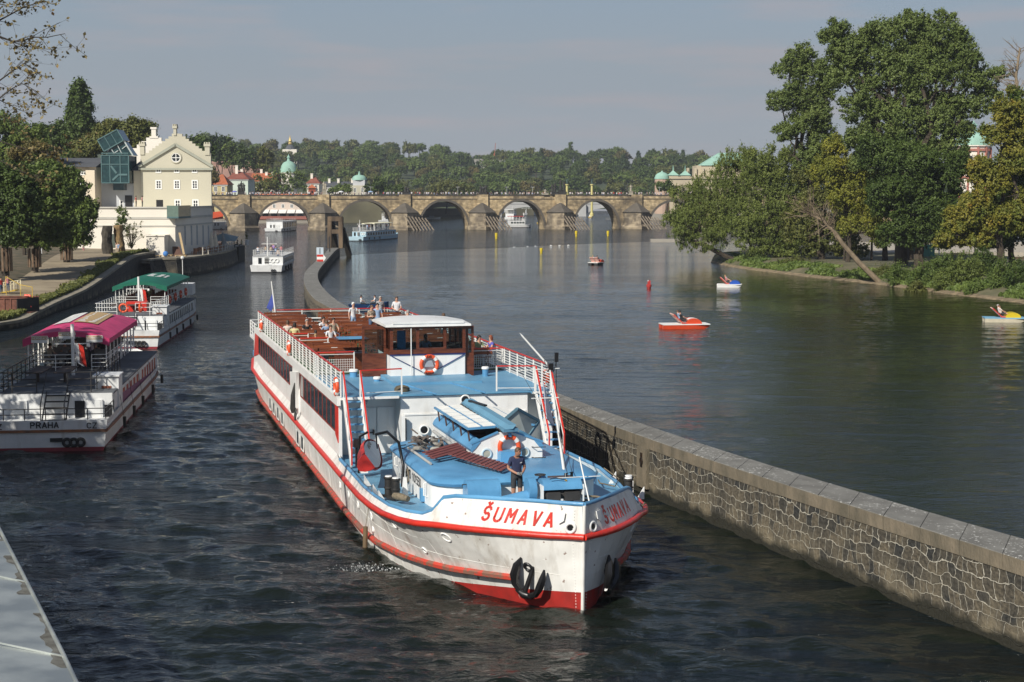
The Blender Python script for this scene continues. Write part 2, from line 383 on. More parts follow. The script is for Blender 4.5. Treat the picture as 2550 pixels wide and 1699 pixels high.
SHADERUB = mat('dark_shaded_rubble', (0.1, 0.09, 0.07), 0.85, extra=lambda n, b, mp, c: rubble(n, b, mp, c, 0.7, (0.075, 0.07, 0.055), ((0.02, 0.02, 0.02), (0.055, 0.05, 0.04))))  # dark stone, lowered further so its colour carries the quay face's shade
def flecks(n, b, mp, c):
 L = n.links.new; t = n.nodes.new('ShaderNodeTexCoord')
 z = n.nodes.new('ShaderNodeTexNoise'); z.inputs['Scale'].default_value = 7.5; z.inputs['Detail'].default_value = 3; z.inputs['Roughness'].default_value = 0.75
 z3 = n.nodes.new('ShaderNodeTexNoise'); z3.inputs['Scale'].default_value = 0.5; z3.inputs['Detail'].default_value = 3
 L(t.outputs['Object'], z.inputs['Vector']); L(t.outputs['Object'], z3.inputs['Vector'])
 a = n.nodes.new('ShaderNodeMath'); a.operation = 'MULTIPLY_ADD'; a.inputs[1].default_value = 0.35; L(z3.outputs['Fac'], a.inputs[0]); L(z.outputs['Fac'], a.inputs[2])
 r = n.nodes.new('ShaderNodeMapRange'); r.inputs['From Min'].default_value = 0.80; r.inputs['From Max'].default_value = 0.86; L(a.outputs[0], r.inputs[0])
 g = n.nodes.new('ShaderNodeMix'); g.data_type = 'RGBA'; g.inputs['B'].default_value = (0.62, 0.62, 0.58, 1)
 L(r.outputs[0], g.inputs['Factor']); L(c.outputs['Color'], g.inputs['A']); L(g.outputs['Result'], b.inputs['Base Color'])
COPING = mat('granite_coping', (0.20, 0.195, 0.175), 0.8, (0.14, 0.135, 0.12), 1.2, bump=0.3, bscale=22, extra=flecks)
COPSIDE = mat('coping_side', (0.20, 0.165, 0.115), 0.85, (0.115, 0.10, 0.07), 2.2, bump=0.35, bscale=18, stretch=(1, 1, .35))
wl = thing('river_wall', 'long curved rubble stone wall with flat granite coping dividing canal and river', 'wall')
face = MB(); rear = MB(); u = 0.0
CT = 0.42
for i in range(NW):
 a, b = FL_[i], FL_[i + 1]; c, d = BL_[i], BL_[i + 1]; du = (b - a).length
 za, zb = a.z - CT, b.z - CT
 face.quad((a.x, a.y, -.8), (b.x, b.y, -.8), (b.x, b.y, zb), (a.x, a.y, za), [(u, -.8), (u + du, -.8), (u + du, zb), (u, za)])
 rear.quad((c.x, c.y, -.8), (d.x, d.y, -.8), (d.x, d.y, zb), (c.x, c.y, za), [(u, -.8), (u + du, -.8), (u + du, zb), (u, za)])
 u += du
a, c = FL_[-1], BL_[-1]; rear.quad((a.x, a.y, -.8), (c.x, c.y, -.8), (c.x, c.y, c.z - CT), (a.x, a.y, a.z - CT), [(0, -.8), (8, -.8), (8, 1.4), (0, 1.4)])
face.build('stone_face', RUBBLE, wl, fix=False); rear.build('rear_face', SHADERUB, wl)
def walk(P, s):
 t = 0
 for a, b in zip(P[:-1], P[1:]):
  L_ = (b - a).length
  if t + L_ >= s: return a.lerp(b, (s - t) / L_)
  t += L_
 return P[-1]
LF = sum((b - a).length for a, b in zip(FL_[:-1], FL_[1:])); LB = sum((b - a).length for a, b in zip(BL_[:-1], BL_[1:]))
nb = int(LF / 1.75); cp = MB(); cs = MB()
for k in range(nb):
 g = 0.004 / 1.75
 f0, f1 = walk(FL_, LF * (k + g) / nb), walk(FL_, LF * (k + 1 - g) / nb)
 b0, b1 = walk(BL_, LB * (k + g) / nb), walk(BL_, LB * (k + 1 - g) / nb)
 o = (f0 - b0).normalized() * 0.04; f0, f1, b0, b1 = f0 + o, f1 + o, b0 - o, b1 - o
 dz = Vector((0, 0, CT)); q = [f0, f1, b1, b0]; lo = [p - dz for p in q]; e = 0.02
 up = [p + (sum(q, Vector()) / 4 - p).normalized() * e for p in q]; md = [p - Vector((0, 0, e)) for p in q]
 cp.add(up + md, [(0, 1, 2, 3), (0, 1, 5, 4), (1, 2, 6, 5), (2, 3, 7, 6), (3, 0, 4, 7)])
 cs.add(md + lo, [(0, 1, 5, 4), (1, 2, 6, 5), (2, 3, 7, 6), (3, 0, 4, 7), (4, 5, 6, 7)])
bed = MB()
for i in range(NW):
 a, b, c, d = FL_[i], FL_[i + 1], BL_[i], BL_[i + 1]; z = Vector((0, 0, 0.03)); bed.quad(a - z, b - z, d - z, c - z)
bed.build('mortar_bed', mat('joint_mortar', (0.30, 0.28, 0.24), 0.9), wl)
o1 = cp.build('coping', COPING, wl); cs.build('coping_side', COPSIDE, wl)
p = at_z(1655, 1140, 1.4); dirw = (FL_[31] - FL_[30]); dirw.z = 0; dirw.normalize(); nw_ = Vector((-dirw.y, dirw.x, 0));
def near_front(px, py):
 q = at_z(px, py, 1.6); return min(((a - Vector((q.x, q.y, a.z))).length, i) for i, a in enumerate(FL_))[1]
i0 = near_front(1655, 1130); a = FL_[i0]; dr = (FL_[i0 + 1] - a).normalized(); nn = Vector((-dr.y, dr.x, 0)); nn = nn if nn.dot(Vector((-1, -1, 0))) > 0 else -nn
mb = MB(); c = a + nn * 0.05; mb.box((c.x, c.y, 1.05), (0.95, 0.16, 1.55), math.atan2(dr.y, dr.x)); mb.build('mooring_block', COPSIDE, wl)
mb = MB(); c = a + nn * 0.14; mb.box((c.x, c.y, 1.35), (0.18, 0.03, 0.55), math.atan2(dr.y, dr.x)); mb.torus((c.x, c.y, 1.3), .13, .025, rot=Matrix.Rotation(math.atan2(dr.y, dr.x), 3, 'Z')); mb.build('mooring_ring', mat('black_iron', (0.012, 0.012, 0.012), 0.5, (0.03, 0.018, 0.01)), wl)
waves('canal_water', np.linspace(-40, 17, 470), 27 + 103 * (np.linspace(0, 1, 620) ** 1.45), lambda X, Y: np.clip((X + 40) / 3.0, 0, 1) * np.clip((130 - Y) / 45, 0, 1) * np.clip((Y - 27) / 1, 0, 1) * 1.5, .0095, (.5, 9), .55, water_mat('canal_water', (0.0065, 0.010, 0.0065), 1.3, 0.12, 4.0, 0.05, (1, 1.7, 1), 0.05), 4, False)
waves('river_ripples', np.linspace(-22, 62, 460), 38 + 200 * (np.linspace(0, 1, 760) ** 1.5), lambda X, Y: np.clip((238 - Y) / 70, 0, 1) * np.clip((62 - X) / 8, 0, 1) * np.clip((X + 22) / 4, 0, 1) * .5, .0085, (.5, 9), .38, CALM, 9, True)
basin = [BL_[i] for i in range(0, NW + 1, 5)] + [at_z(900, 634), at_z(1100, 623), at_z(1278, 617), at_z(1427, 609), at_z(1605, 603), at_z(2000, 600), at_z(3400, 640), at_z(3600, 900), Vector((120, 30, 0)), Vector((60, 20, 0))]
mb = MB(); mb.add([(p.x, p.y, 0.016) for p in basin], [tuple(range(len(basin)))])
struct(mb.build('river', CALM))
foam = MB(); rg = random.Random(3)
WHITE = mat('white_foam', (0.75, 0.77, 0.76), 0.8)
for a, b, n_ in (((1278, 616), (1427, 608.5), 4),):
 for k in range(n_):
  t = rg.random(); q = at_z(a[0] + (b[0] - a[0]) * t, a[1] + (b[1] - a[1]) * t)
  foam.lathe([(.1 + rg.random() * .4, 0), (.05, .06)], (q.x, q.y, .017), 7, 1, .35)
tag(foam.build('foam', WHITE), 'white flecks of foam along the weir line in mid river', 'foam', kind='stuff')
# ================================================================ left bank: sloping quay, earth path, embankment
DIRT = mat('pale_earth', (0.33, 0.27, 0.18), 0.95, (0.22, 0.175, 0.115), 0.35, bump=0.5, bscale=3)
SOIL = mat('dark_soil', (0.14, 0.105, 0.065), 0.95, (0.055, 0.055, 0.028), 0.6, bump=0.6, bscale=2)
QSTONE = mat('quay_coping', (0.30, 0.27, 0.21), 0.85, (0.2, 0.18, 0.13), 1.0)
qe = [((-300, 870, .68)), (-60, 812, .68), (0, 804, .68), (63, 794, .7), (92, 776, .8), (140, 752, 1.0), (180, 735, 1.2), (220, 717, 1.45), (270, 682, 2.1), (300, 660, 2.6), (333, 637, 3.2), (360, 630, 3.35), (386, 627, 3.4)]
QE = smooth_line([at_z(*p) for p in qe], 2)
mb = MB(); u = 0
for a, b in zip(QE[:-1], QE[1:]):
 du = (b - a).length; mb.quad((a.x, a.y, -.6), (b.x, b.y, -.6), (b.x, b.y, b.z - .25), (a.x, a.y, a.z - .25), [(u, -.6), (u + du, -.6), (u + du, b.z), (u, a.z)]); u += du
qt = thing('quay_wall', 'quay wall, shade added to its dark stone colour, rising along the left bank path', 'quay wall')
mb.build('stone_face', SHADERUB, qt)
mb = MB()
for a, b in zip(QE[:-1], QE[1:]):
 n_ = Vector((-(b - a).y, (b - a).x, 0)).normalized()
 n_ = n_ if n_.x < 0 else -n_
 A, B = a + n_ * .8, b + n_ * .8; o = n_ * -.06
 mb.add([a + o, b + o, B, A, (a + o) - Vector((0, 0, .25)), (b + o) - Vector((0, 0, .25))], [(0, 1, 2, 3), (0, 1, 5, 4)])
mb.build('coping', QSTONE, qt)
def bank_z(x, y, e):   # e = distance inland from the quay edge
 return 0
rows = []
for a in QE:
 s_ = (a.y - 134) / 90; s_ = max(-.5, min(1, s_))
 r = [a - Vector((.75, 0, .01))]
 for e, dz in ((2.2, .03), (4.5 + 2 * s_, .1), (7 + 4 * s_, .2), (9 + 5 * s_, .9 * (1 - max(0, s_)) + .25), (12 + 5 * s_, 1.7 * (1 - max(0, s_)) + .25), (16 + 5 * s_, 2.5 * (1 - max(0, s_)) + .25), (24 + 4 * s_, 3.0 * (1 - max(0, s_)) + .25), (60, 3.2 * (1 - max(0, s_)) + .4), (260, 4)):
  r.append(Vector((a.x - e, a.y + (e * .05), max(a.z + dz, .2))))
 rows.append(r)
last = rows[-1]; rows.append([p + Vector((-3, 64, 0)) for p in last]); rows.append([p + Vector((-60, 100, 0)) for p in last]); rows.append([p + Vector((-110, 500, 0)) for p in last])
mb = MB()
for i in range(len(rows) - 1):
 for k in range(len(rows[0]) - 1):
  mb.mi = 0 if k < 3 else 1
  mb.add([rows[i][k], rows[i][k + 1], rows[i + 1][k + 1], rows[i + 1][k]], [(0, 1, 2, 3)])
struct(mb.build('bank_ground', [DIRT, SOIL], smooth=80))
# ================================================================ trees
BARK = mat('bark', (0.075, 0.058, 0.040), 0.95, (0.035, 0.027, 0.020), 3, bump=0.8, bscale=8, stretch=(1, 1, .3))  # bark colour lowered to carry the shade over the island trunks
LG = {'dark': leaf_mat('dark_green_leaves', (0.042, 0.070, 0.016), (0.096, 0.143, 0.030), (0.141, 0.182, 0.045)),
 'mid': leaf_mat('mid_green_leaves', (0.076, 0.119, 0.026), (0.154, 0.207, 0.045), (0.210, 0.243, 0.065)),
 'willow': leaf_mat('willow_leaves', (0.096, 0.131, 0.028), (0.190, 0.231, 0.052), (0.246, 0.268, 0.075)),
 'yellow': leaf_mat('yellowing_leaves', (0.136, 0.164, 0.028), (0.283, 0.279, 0.040), (0.443, 0.377, 0.050)),
 'autumn': leaf_mat('autumn_leaves', (0.074, 0.122, 0.022), (0.246, 0.218, 0.032), (0.369, 0.207, 0.035), 0.3),
 'olive': leaf_mat('olive_leaves', (0.083, 0.104, 0.026), (0.172, 0.177, 0.045), (0.234, 0.195, 0.055)),
 'poplar': leaf_mat('poplar_leaves', (0.087, 0.127, 0.032), (0.179, 0.231, 0.062), (0.259, 0.304, 0.100), 0.6),
 'russet': leaf_mat('russet_leaves', (0.087, 0.104, 0.030), (0.185, 0.140, 0.045), (0.271, 0.146, 0.050)),
 'fir': leaf_mat('conifer_needles', (0.027, 0.051, 0.016), (0.064, 0.097, 0.030))}
def leaf_mesh(name, P, N, S, m, droop=0.0, seed=0, asp=0.62, nz=.75):
 """one small quad per leaf spray at points P with rough normals N and sizes S"""
 rg = np.random.RandomState(seed + 11); n = len(P)
 N = N + rg.randn(n, 3) * nz; N[:, 2] += 0.15; N /= np.linalg.norm(N, axis=1)[:, None] + 1e-9
 A = np.cross(N, rg.randn(n, 3)); A /= np.linalg.norm(A, axis=1)[:, None] + 1e-9
 if droop: A[:, 2] -= droop; A /= np.linalg.norm(A, axis=1)[:, None] + 1e-9
 B = np.cross(N, A); B /= np.linalg.norm(B, axis=1)[:, None] + 1e-9
 S = S[:, None]; fold = N * S * 0.18
 V = np.stack([P - A * S, P + B * S * asp + fold, P + A * S, P - B * S * asp + fold], 1).reshape(-1, 3)
 me = bpy.data.meshes.new(name); me.vertices.add(4 * n); me.vertices.foreach_set('co', V.ravel().astype('f4'))
 me.loops.add(4 * n); me.loops.foreach_set('vertex_index', np.arange(4 * n, dtype='i4')); me.polygons.add(n)
 me.polygons.foreach_set('loop_start', np.arange(0, 4 * n, 4, dtype='i4')); me.polygons.foreach_set('loop_total', np.full(n, 4, dtype='i4'))
 me.materials.append(m); me.update(); me.validate()
 return me
def crown_mesh(name, lobes, n, leaf, m, seed=0, clump=0.16, inner=0.25, droop=0.0, per=28, asp=0.62, nz=.6, sub=0):
 """lobes: (x, y, z, rx, ry, rz); foliage in clumps near the lobes' surfaces, some within"""
 rg = np.random.RandomState(seed); L_ = np.array(lobes, float)
 if sub:      # smaller boughs standing out of the big ones break up the outline
  ex = []
  for l in L_:
   for _ in range(sub):
    d_ = rg.randn(3); d_ /= np.linalg.norm(d_); d_[2] = abs(d_[2]) * (1 if rg.rand() < .75 else -.6); r_ = .22 + .24 * rg.rand(); ex.append([*(l[:3] + d_ * l[3:] * (.86 + .22 * rg.rand())), *(l[3:] * r_ * np.array([1, 1, 1.15]))])
  L_ = np.concatenate([L_ * np.array([1, 1, 1, .92, .92, .92]), np.array(ex)])
 ar = (L_[:, 3] * L_[:, 4] + L_[:, 4] * L_[:, 5] + L_[:, 3] * L_[:, 5]); pr = ar / ar.sum()
 nc = max(4, n // per); li = rg.choice(len(L_), nc, p=pr); d = rg.randn(nc, 3); d /= np.linalg.norm(d, axis=1)[:, None]
 d[:, 2] = np.where(d[:, 2] < -0.55, -d[:, 2] * .5, d[:, 2])
 r = np.where(rg.rand(nc) < inner, 0.25 + 0.5 * rg.rand(nc), 0.80 + 0.26 * rg.rand(nc))
 C = L_[li, :3] + d * L_[li, 3:] * r[:, None]; rad = np.min(L_[li, 3:], axis=1) * clump * (0.6 + 0.9 * rg.rand(nc)); rad = np.clip(rad, leaf * 1.2, leaf * 8)
 k = rg.randint(0, nc, n); q = rg.randn(n, 3); q /= np.linalg.norm(q, axis=1)[:, None] + 1e-9; rr = np.abs(rg.randn(n)) * .62
 od = d[k] * np.array([1, 1, .6]) + np.array([0, 0, .55]); od /= np.linalg.norm(od, axis=1)[:, None]; al_ = (q * od).sum(1)[:, None] * od; P = C[k] + (q - al_) * (rad[k] * rr)[:, None] * .85 + al_ * (rad[k] * rr)[:, None] * (1.55 if sub else 1.0); N = q * 0.8 + d[k] * 0.6
 if droop: P[:, 2] -= rg.rand(n) ** 2 * rad[k] * droop
 S = leaf * (0.55 + 0.9 * rg.rand(n)) * 0.5
 return leaf_mesh(name, P, N, S, m, droop, seed, asp, nz)
def add_mesh(name, me, parent=None, loc=None):
 o = bpy.data.objects.new(name, me); COL.objects.link(o)
 if parent: o.parent = parent
 if loc: o.location = loc
 return o
def limb(mb, a, b, r0, r1, rg, bend=.12, n=5):
 a, b = Vector(a), Vector(b); L_ = (b - a).length; pts = []
 for i in range(n + 1):
  t = i / n; p = a.lerp(b, t) + Vector((rg.uniform(-1, 1), rg.uniform(-1, 1), rg.uniform(-.4, 1))) * L_ * bend * math.sin(math.pi * t) * .7
  pts.append(p)
 mb.tube(pts, [r0 + (r1 - r0) * i / n for i in range(n + 1)], 7); return pts
def tree(label, Y, base, lobes, key, n, leaf, trunk=.5, seed=0, group=None, z0=1.0, lean=None, name='tree', dy=.8, droop=0., inner=.25, clump=.16, twigs=3, asp=.62, cat='tree'):
 """base: surveyed foot; lobes: (px, py, rx, ry[, dY]) in survey pixels at distance Y, turned into metres here"""
 b = at_y(base[0], base[1], Y); b.z = z0; k = Y / F_PX; rg = random.Random(seed)
 t = thing(name, label, cat, b, 0, group); LB_ = []
 for q in lobes:
  dY = q[4] if len(q) > 4 else 0; c = at_y(q[0], q[1], Y + dY) - b; rx, rz = q[2] * k, q[3] * k
  LB_.append((c.x, c.y, c.z, rx, (rx + rz) / 2 * dy, rz))
 add_mesh('crown', crown_mesh('crown', LB_, int(n * 1.7), leaf * .74, LG[key], seed, clump, inner, droop, per=30, asp=asp, sub=6 if cat == 'tree' else 2), t)
 mb = MB(); top = Vector((sum(l[0] for l in LB_) / len(LB_), sum(l[1] for l in LB_) / len(LB_), sum(l[2] for l in LB_) / len(LB_)))
 fork = Vector(lean) if lean else top * .42
 fork.z = min(fork.z, min(l[2] for l in LB_) + 1) if not lean else fork.z
 pts = limb(mb, (0, 0, -.6), fork, trunk, trunk * .7, rg, .05, 6)
 for l in LB_:
  e = Vector(l[:3]) + Vector((0, 0, l[5] * .25)); P_ = limb(mb, fork, e, trunk * .5, trunk * .12, rg, .12, 5)
  for _ in range(twigs):
   s_ = P_[rg.randint(2, 4)]; d = Vector((rg.gauss(0, 1), rg.gauss(0, 1), rg.gauss(.3, .7))).normalized()
   limb(mb, s_, s_ + Vector((d.x * l[3], d.y * l[4], d.z * l[5])) * .8, trunk * .16, trunk * .03, rg, .1, 3)
 mb.build('trunk', BARK, t, smooth=50)
 return t
# ================================================================ far hill and its wood
ridge = [(-400, 330), (0, 340), (300, 350), (480, 352), (560, 358), (650, 366), (760, 372), (800, 368), (900, 378), (1000, 375), (1065, 376), (1120, 390), (1166, 402), (1263, 392), (1362, 388), (1440, 392), (1516, 390), (1665, 396), (1754, 404), (1900, 408), (2200, 412), (2700, 420)]
def ridge_y(px):
 for (a, ya), (b, yb) in zip(ridge[:-1], ridge[1:]):
  if a <= px <= b: return ya + (yb - ya) * (px - a) / (b - a)
 return 400
HB, HT = 1000, 1500
def hill_pt(px, t):
 """t 0 at the foot, 1 at the ridge; beyond 1 the far side"""
 top = at_y(px, ridge_y(px), HT); Y = HB + (HT - HB) * min(t, 1.0); x = (px - W_PX / 2) / F_PX * Y
 s_ = max(0, min(t, 1.0)); z = 4 + (top.z - 6 - 4) * (s_ ** 0.85)
 if t > 1: Y = HT + 500 * (t - 1); z = top.z - 6 - 8 * (t - 1)
 return Vector(((px - W_PX / 2) / F_PX * Y, Y, z))
mb = MB(); cols = list(range(-900, 3500, 100)); ts = [-.6, -.02, 0, .15, .3, .45, .6, .75, .9, 1, 2]
for i in range(len(cols) - 1):
 for j in range(len(ts) - 1):
  mb.add([hill_pt(cols[i], ts[j]) if ts[j] > -.5 else Vector((hill_pt(cols[i], 0).x * .99, 975, 3)), hill_pt(cols[i + 1], ts[j]) if ts[j] > -.5 else Vector((hill_pt(cols[i + 1], 0).x * .99, 975, 3)), hill_pt(cols[i + 1], ts[j + 1]), hill_pt(cols[i], ts[j + 1])], [(0, 1, 2, 3)])
FLOOR = mat('wooded_ground', (0.065, 0.085, 0.035), 1.0, (0.035, 0.050, 0.022), 0.03, bump=1.0, bscale=.12)
struct(mb.build('hill', FLOOR, smooth=80))
far_kinds = [('dark', 'dark green broadleaf tree of the wood on the far hill', 'broadleaf_tree', 0), ('mid', 'mid green rounded tree of the wood on the far hill', 'broadleaf_tree', 0), ('olive', 'olive green bushy tree of the wood on the far hill', 'broadleaf_tree', 0),
   ('russet', 'reddish brown tree turning colour on the far hill', 'broadleaf_tree', 0), ('fir', 'dark pointed conifer standing on the far hill', 'conifer_tree', 1)]
protos = []
for i, (key, lab, nm, con) in enumerate(far_kinds):
 for v in range(1 if con or key == 'russet' else 2):
  t = thing(nm, lab, 'tree', (0, 0, 0), 0, 'trees in the wood on the far hill')
  if con: lb = [(0, 0, 3 + 2.2 * q, 3.4 - .55 * q, 3.4 - .55 * q, 2.2) for q in range(6)]
  else:
   r_ = random.Random(i * 9 + v); lb = [(0, 0, 8, 6, 6, 5)] + [(r_.uniform(-4.5, 4.5), r_.uniform(-4.5, 4.5), r_.uniform(6, 12), r_.uniform(2.5, 4.2), r_.uniform(2.5, 4.2), r_.uniform(2.2, 3.8)) for _ in range(7)]
  add_mesh('crown', crown_mesh('far_crown', lb, 5200, 1.0, LG[key], 50 + i * 3 + v, .22, .2, nz=.32), t)
  m2 = MB(); m2.tube([(0, 0, -2), (0, 0, 4), (.3, 0, 9)], [.45, .35, .15], 6); m2.build('trunk', BARK, t)
  protos.append((t, key))
def place_copy(t, loc, sc, rz, first):
 o = t if first else copy_tree(t); o.location = loc; o.scale = sc; o.rotation_euler = (0, 0, rz); return o
rg = random.Random(21); used = set(); cnt = 0
POS = []
for row in range(12):
 t_ = .02 + row / 11.0 * .98; step = 47 - row * 1.2; px = 500 + rg.uniform(0, step)
 while px < 1790:
  if not (px > 1640 and t_ < .3): POS.append((px, t_ + rg.uniform(-.03, .03)))
  px += step * rg.uniform(.75, 1.3)
if len(POS) > 285: rg.shuffle(POS); POS = POS[:285]
for px, t_ in POS:
 w_ = rg.random(); key = 'dark' if w_ < .38 else 'mid' if w_ < .66 else 'olive' if w_ < .86 else 'russet' if w_ < .94 else 'fir'
 c = [q for q in protos if q[1] == key]; pt = rg.choice(c); f = id(pt[0]) not in used; used.add(id(pt[0]))
 s_ = rg.uniform(.75, 1.25); place_copy(pt[0], hill_pt(px, t_), (s_, s_, s_ * rg.uniform(.8, 1.1)), rg.uniform(0, 6.28), f)
def lone(px, py_top, Y, key, lb, lab, nm='tree', n=1500, lf=1.2):
 p = at_y(px, py_top, Y); h = max(l[2] + l[5] for l in lb); t = thing(nm, lab, 'tree', (p.x, p.y, p.z - h))
 add_mesh('crown', crown_mesh('crown', lb, n, lf, LG[key], int(px), .3, .3), t)
 m2 = MB(); m2.tube([(0, 0, -12), (0, 0, h * .5)], [.5, .2], 6); m2.build('trunk', BARK, t)
lone(1421, 354, 1450, 'dark', [(0, 0, 6 + 3 * k, 2.4 - .2 * abs(k - 2), 2.4, 3) for k in range(6)], 'tall narrow poplar sticking up above the hill skyline', 'poplar_tree')
lone(782, 350, 1450, 'dark', [(0, 0, 8, 8, 7, 7), (-3, 0, 12, 5, 5, 4), (4, 0, 11, 5, 5, 4)], 'large round tree rising highest on the ridge beyond the gilded tower', 'broadleaf_tree')
# ================================================================ buildings
def wm(name, c, s_=.6, d=.88, **k): return mat(name, c, .85, tuple(x * d for x in c), s_, **k)
CREAM = wm('cream_plaster', (0.52, 0.49, 0.38), .25, .93); WHITEW = wm('white_plaster', (0.80, 0.75, 0.65), .25, .95); GREYW = wm('grey_plaster', (0.52, 0.53, 0.54), .3)
YEL = wm('yellow_plaster', (0.55, 0.46, 0.24), .3); MINT = wm('pale_green_plaster', (0.62, 0.70, 0.60), .3); PINK = wm('pink_brick', (0.40, 0.24, 0.19), .1, .75, bump=.2); SAND = wm('sandstone', (0.52, 0.45, 0.32), .15, .8)
TILE = wm('orange_roof_tiles', (0.47, 0.14, 0.06), .5, .75); TILE2 = wm('red_brown_tiles', (0.27, 0.085, 0.055), .5, .75); SLATE = wm('slate_roof', (0.085, 0.09, 0.10), .5, .8); COPPER = wm('green_copper', (0.30, 0.50, 0.41), .5, .85)
TRIM = mat('white_paint', (0.80, 0.80, 0.77), .5, (0.74, 0.74, 0.70), 3); DARKGL = mat('dark_glass', (0.02, 0.025, 0.028), .08, (0.015, 0.018, 0.02), 2, spec=.6)
GOLD = mat('gilding', (0.75, 0.55, 0.2), .35, metal=.6); BLACK = mat('black_paint', (0.012, 0.012, 0.013), .35); DARKR = wm('red_paint_wall', (0.33, 0.09, 0.05), .6)
def window(par, c, w, h, rz=0.0, nx=2, nz=3, pane=DARKGL, frame=TRIM, fw=.09):
 """a window on a wall facing -Y (rz 0) or turned by rz about Z; c is on the wall's face"""
 M_ = Matrix.Translation(c) @ Matrix.Rotation(rz, 4, 'Z'); mb = MB(); d = .07
 for x in (-w / 2, w / 2): mb.bx(x - fw, x + fw, -d, .02, -h / 2 - fw, h / 2 + fw)
 for z in (-h / 2, h / 2): mb.bx(-w / 2 + fw, w / 2 - fw, -d + .003, .02, z - fw, z + fw)
 for i in range(1, nx): x = -w / 2 + w * i / nx; mb.bx(x - fw * .55, x + fw * .55, -d + .008, .02, -h / 2 + fw, h / 2 - fw)
 for i in range(1, nz): z = -h / 2 + h * i / nz; mb.bx(-w / 2 + fw, w / 2 - fw, -d + .012, .02, z - fw * .4, z + fw * .4)
 o = mb.xf(M_).build('window', frame, par)
 mb = MB(); mb.bx(-w / 2 + fw * .9, w / 2 - fw * .9, -.025, -.005, -h / 2 + fw * .9, h / 2 - fw * .9); mb.xf(M_).build('pane', pane, o)
 return o
def gable_roof(mb, x0, x1, y0, y1, z, h, axis='x', o=.4):
 if axis == 'x': v = [(x0 - o, y0 - o, z), (x1 + o, y0 - o, z), (x1 + o, y1 + o, z), (x0 - o, y1 + o, z), (x0 - o, (y0 + y1) / 2, z + h), (x1 + o, (y0 + y1) / 2, z + h)]; f = [(0, 1, 5, 4), (2, 3, 4, 5), (0, 4, 3), (1, 2, 5), (0, 3, 2, 1)]
 else: v = [(x0 - o, y0 - o, z), (x1 + o, y0 - o, z), (x1 + o, y1 + o, z), (x0 - o, y1 + o, z), ((x0 + x1) / 2, y0 - o, z + h), ((x0 + x1) / 2, y1 + o, z + h)]; f = [(0, 4, 5, 3), (1, 2, 5, 4), (0, 1, 4), (2, 3, 5), (0, 3, 2, 1)]
 mb.add(v, f)
def hip_roof(mb, x0, x1, y0, y1, z, h, o=.5, ins=None):
 ym = (y0 + y1) / 2; ins = (y1 - y0) / 2 if ins is None else ins
 mb.add([(x0 - o, y0 - o, z), (x1 + o, y0 - o, z), (x1 + o, y1 + o, z), (x0 - o, y1 + o, z), (x0 + ins, ym, z + h), (x1 - ins, ym, z + h)], [(0, 1, 5, 4), (2, 3, 4, 5), (0, 4, 3), (1, 2, 5), (0, 3, 2, 1)])
def house(label, px0, px1, y_eave, y_top, Y, wall, roof, depth=14, z0=2., cat='house', rows=2, nwin=3, kind='hip', chim=(), name='house', o=.5):
 """front wall between two sight lines at distance Y"""
 a = at_y(px0, y_eave, Y); b = at_y(px1, y_top, Y); w_ = b.x - a.x; ze, zt = a.z, b.z
 t = thing(name, label, cat, ((a.x + b.x) / 2, Y, z0)); x0, x1 = -w_ / 2, w_ / 2; e = ze - z0; h = zt - ze
 mb = MB(); mb.bx(x0, x1, 0, depth, 0, e); mb.build('wall', wall, t)
 mb = MB()
 if kind == 'hip': hip_roof(mb, x0, x1, 0, depth, e, h, o, min(depth / 2, w_ * .42))
 elif kind == 'gx': gable_roof(mb, x0, x1, 0, depth, e, h, 'x', o)
 else: gable_roof(mb, x0, x1, 0, depth, e, h, 'y', o)
 r_ = mb.build('roof', roof, t)
 for cx, ch in chim:
  x = at_y(cx, 0, Y).x - t.location.x; mb = MB(); mb.bx(x - .5, x + .5, depth * .35, depth * .35 + .9, e, e + ch); mb.bx(x - .6, x + .6, depth * .35 - .1, depth * .35 + 1, e + ch, e + ch + .25); mb.build('chimney', WHITEW, r_)
 for r in range(rows):
  for k in range(nwin):
   window(t, (x0 + w_ * (k + .5) / nwin, 0, e - 1.6 - r * 3.2), 1.1, 1.7, nx=2, nz=2)
 mb = MB(); mb.bx(x0 - .25, x1 + .25, -.3, 0, e - .35, e - .003); mb.build('cornice', TRIM, t)
 return t
house('small ochre house with a bright orange roof beside the museum', 527, 565, 460, 434, 585, YEL, TILE, 12, 3, rows=1, nwin=2)
house('pale green palace with red hipped roof and white chimney beyond the bridge', 561, 617, 447, 427, 610, MINT, TILE2, 16, 3, rows=0, chim=((576, 5.2),))
house('long house with red brown roof behind the orange one', 575, 650, 440, 430, 680, WHITEW, TILE2, 14, 3, rows=0, kind='gx', chim=((590, 3), (640, 3)))
house('white house with broad orange tiled roof behind the bridge trees', 624, 684, 452, 431, 672, WHITEW, TILE, 16, 9, rows=2, nwin=5, kind='gx', chim=((652, 3.8), (668, 3.8)))
house('low house with dark red roof right of the bridge trees', 764, 794, 457, 440, 678, WHITEW, TILE2, 12, 9, rows=1, nwin=2, chim=((768, 4),))
house('long cream building with dark slate roof beyond the bridge', 806, 874, 466, 452, 700, CREAM, SLATE, 14, 9, rows=1, nwin=8, kind='gx', chim=((812, 3.5), (835, 3.5), (870, 3.5)))
a = at_y(893, 462, 690); t = thing('pavilion', 'cream pavilion crowned by a green copper cupola', 'building', (a.x, a.y, 9)); e = a.z - 9
mb = MB(); mb.bx(-3.6, 3.6, 0, 7, 0, e); mb.build('wall', CREAM, t)
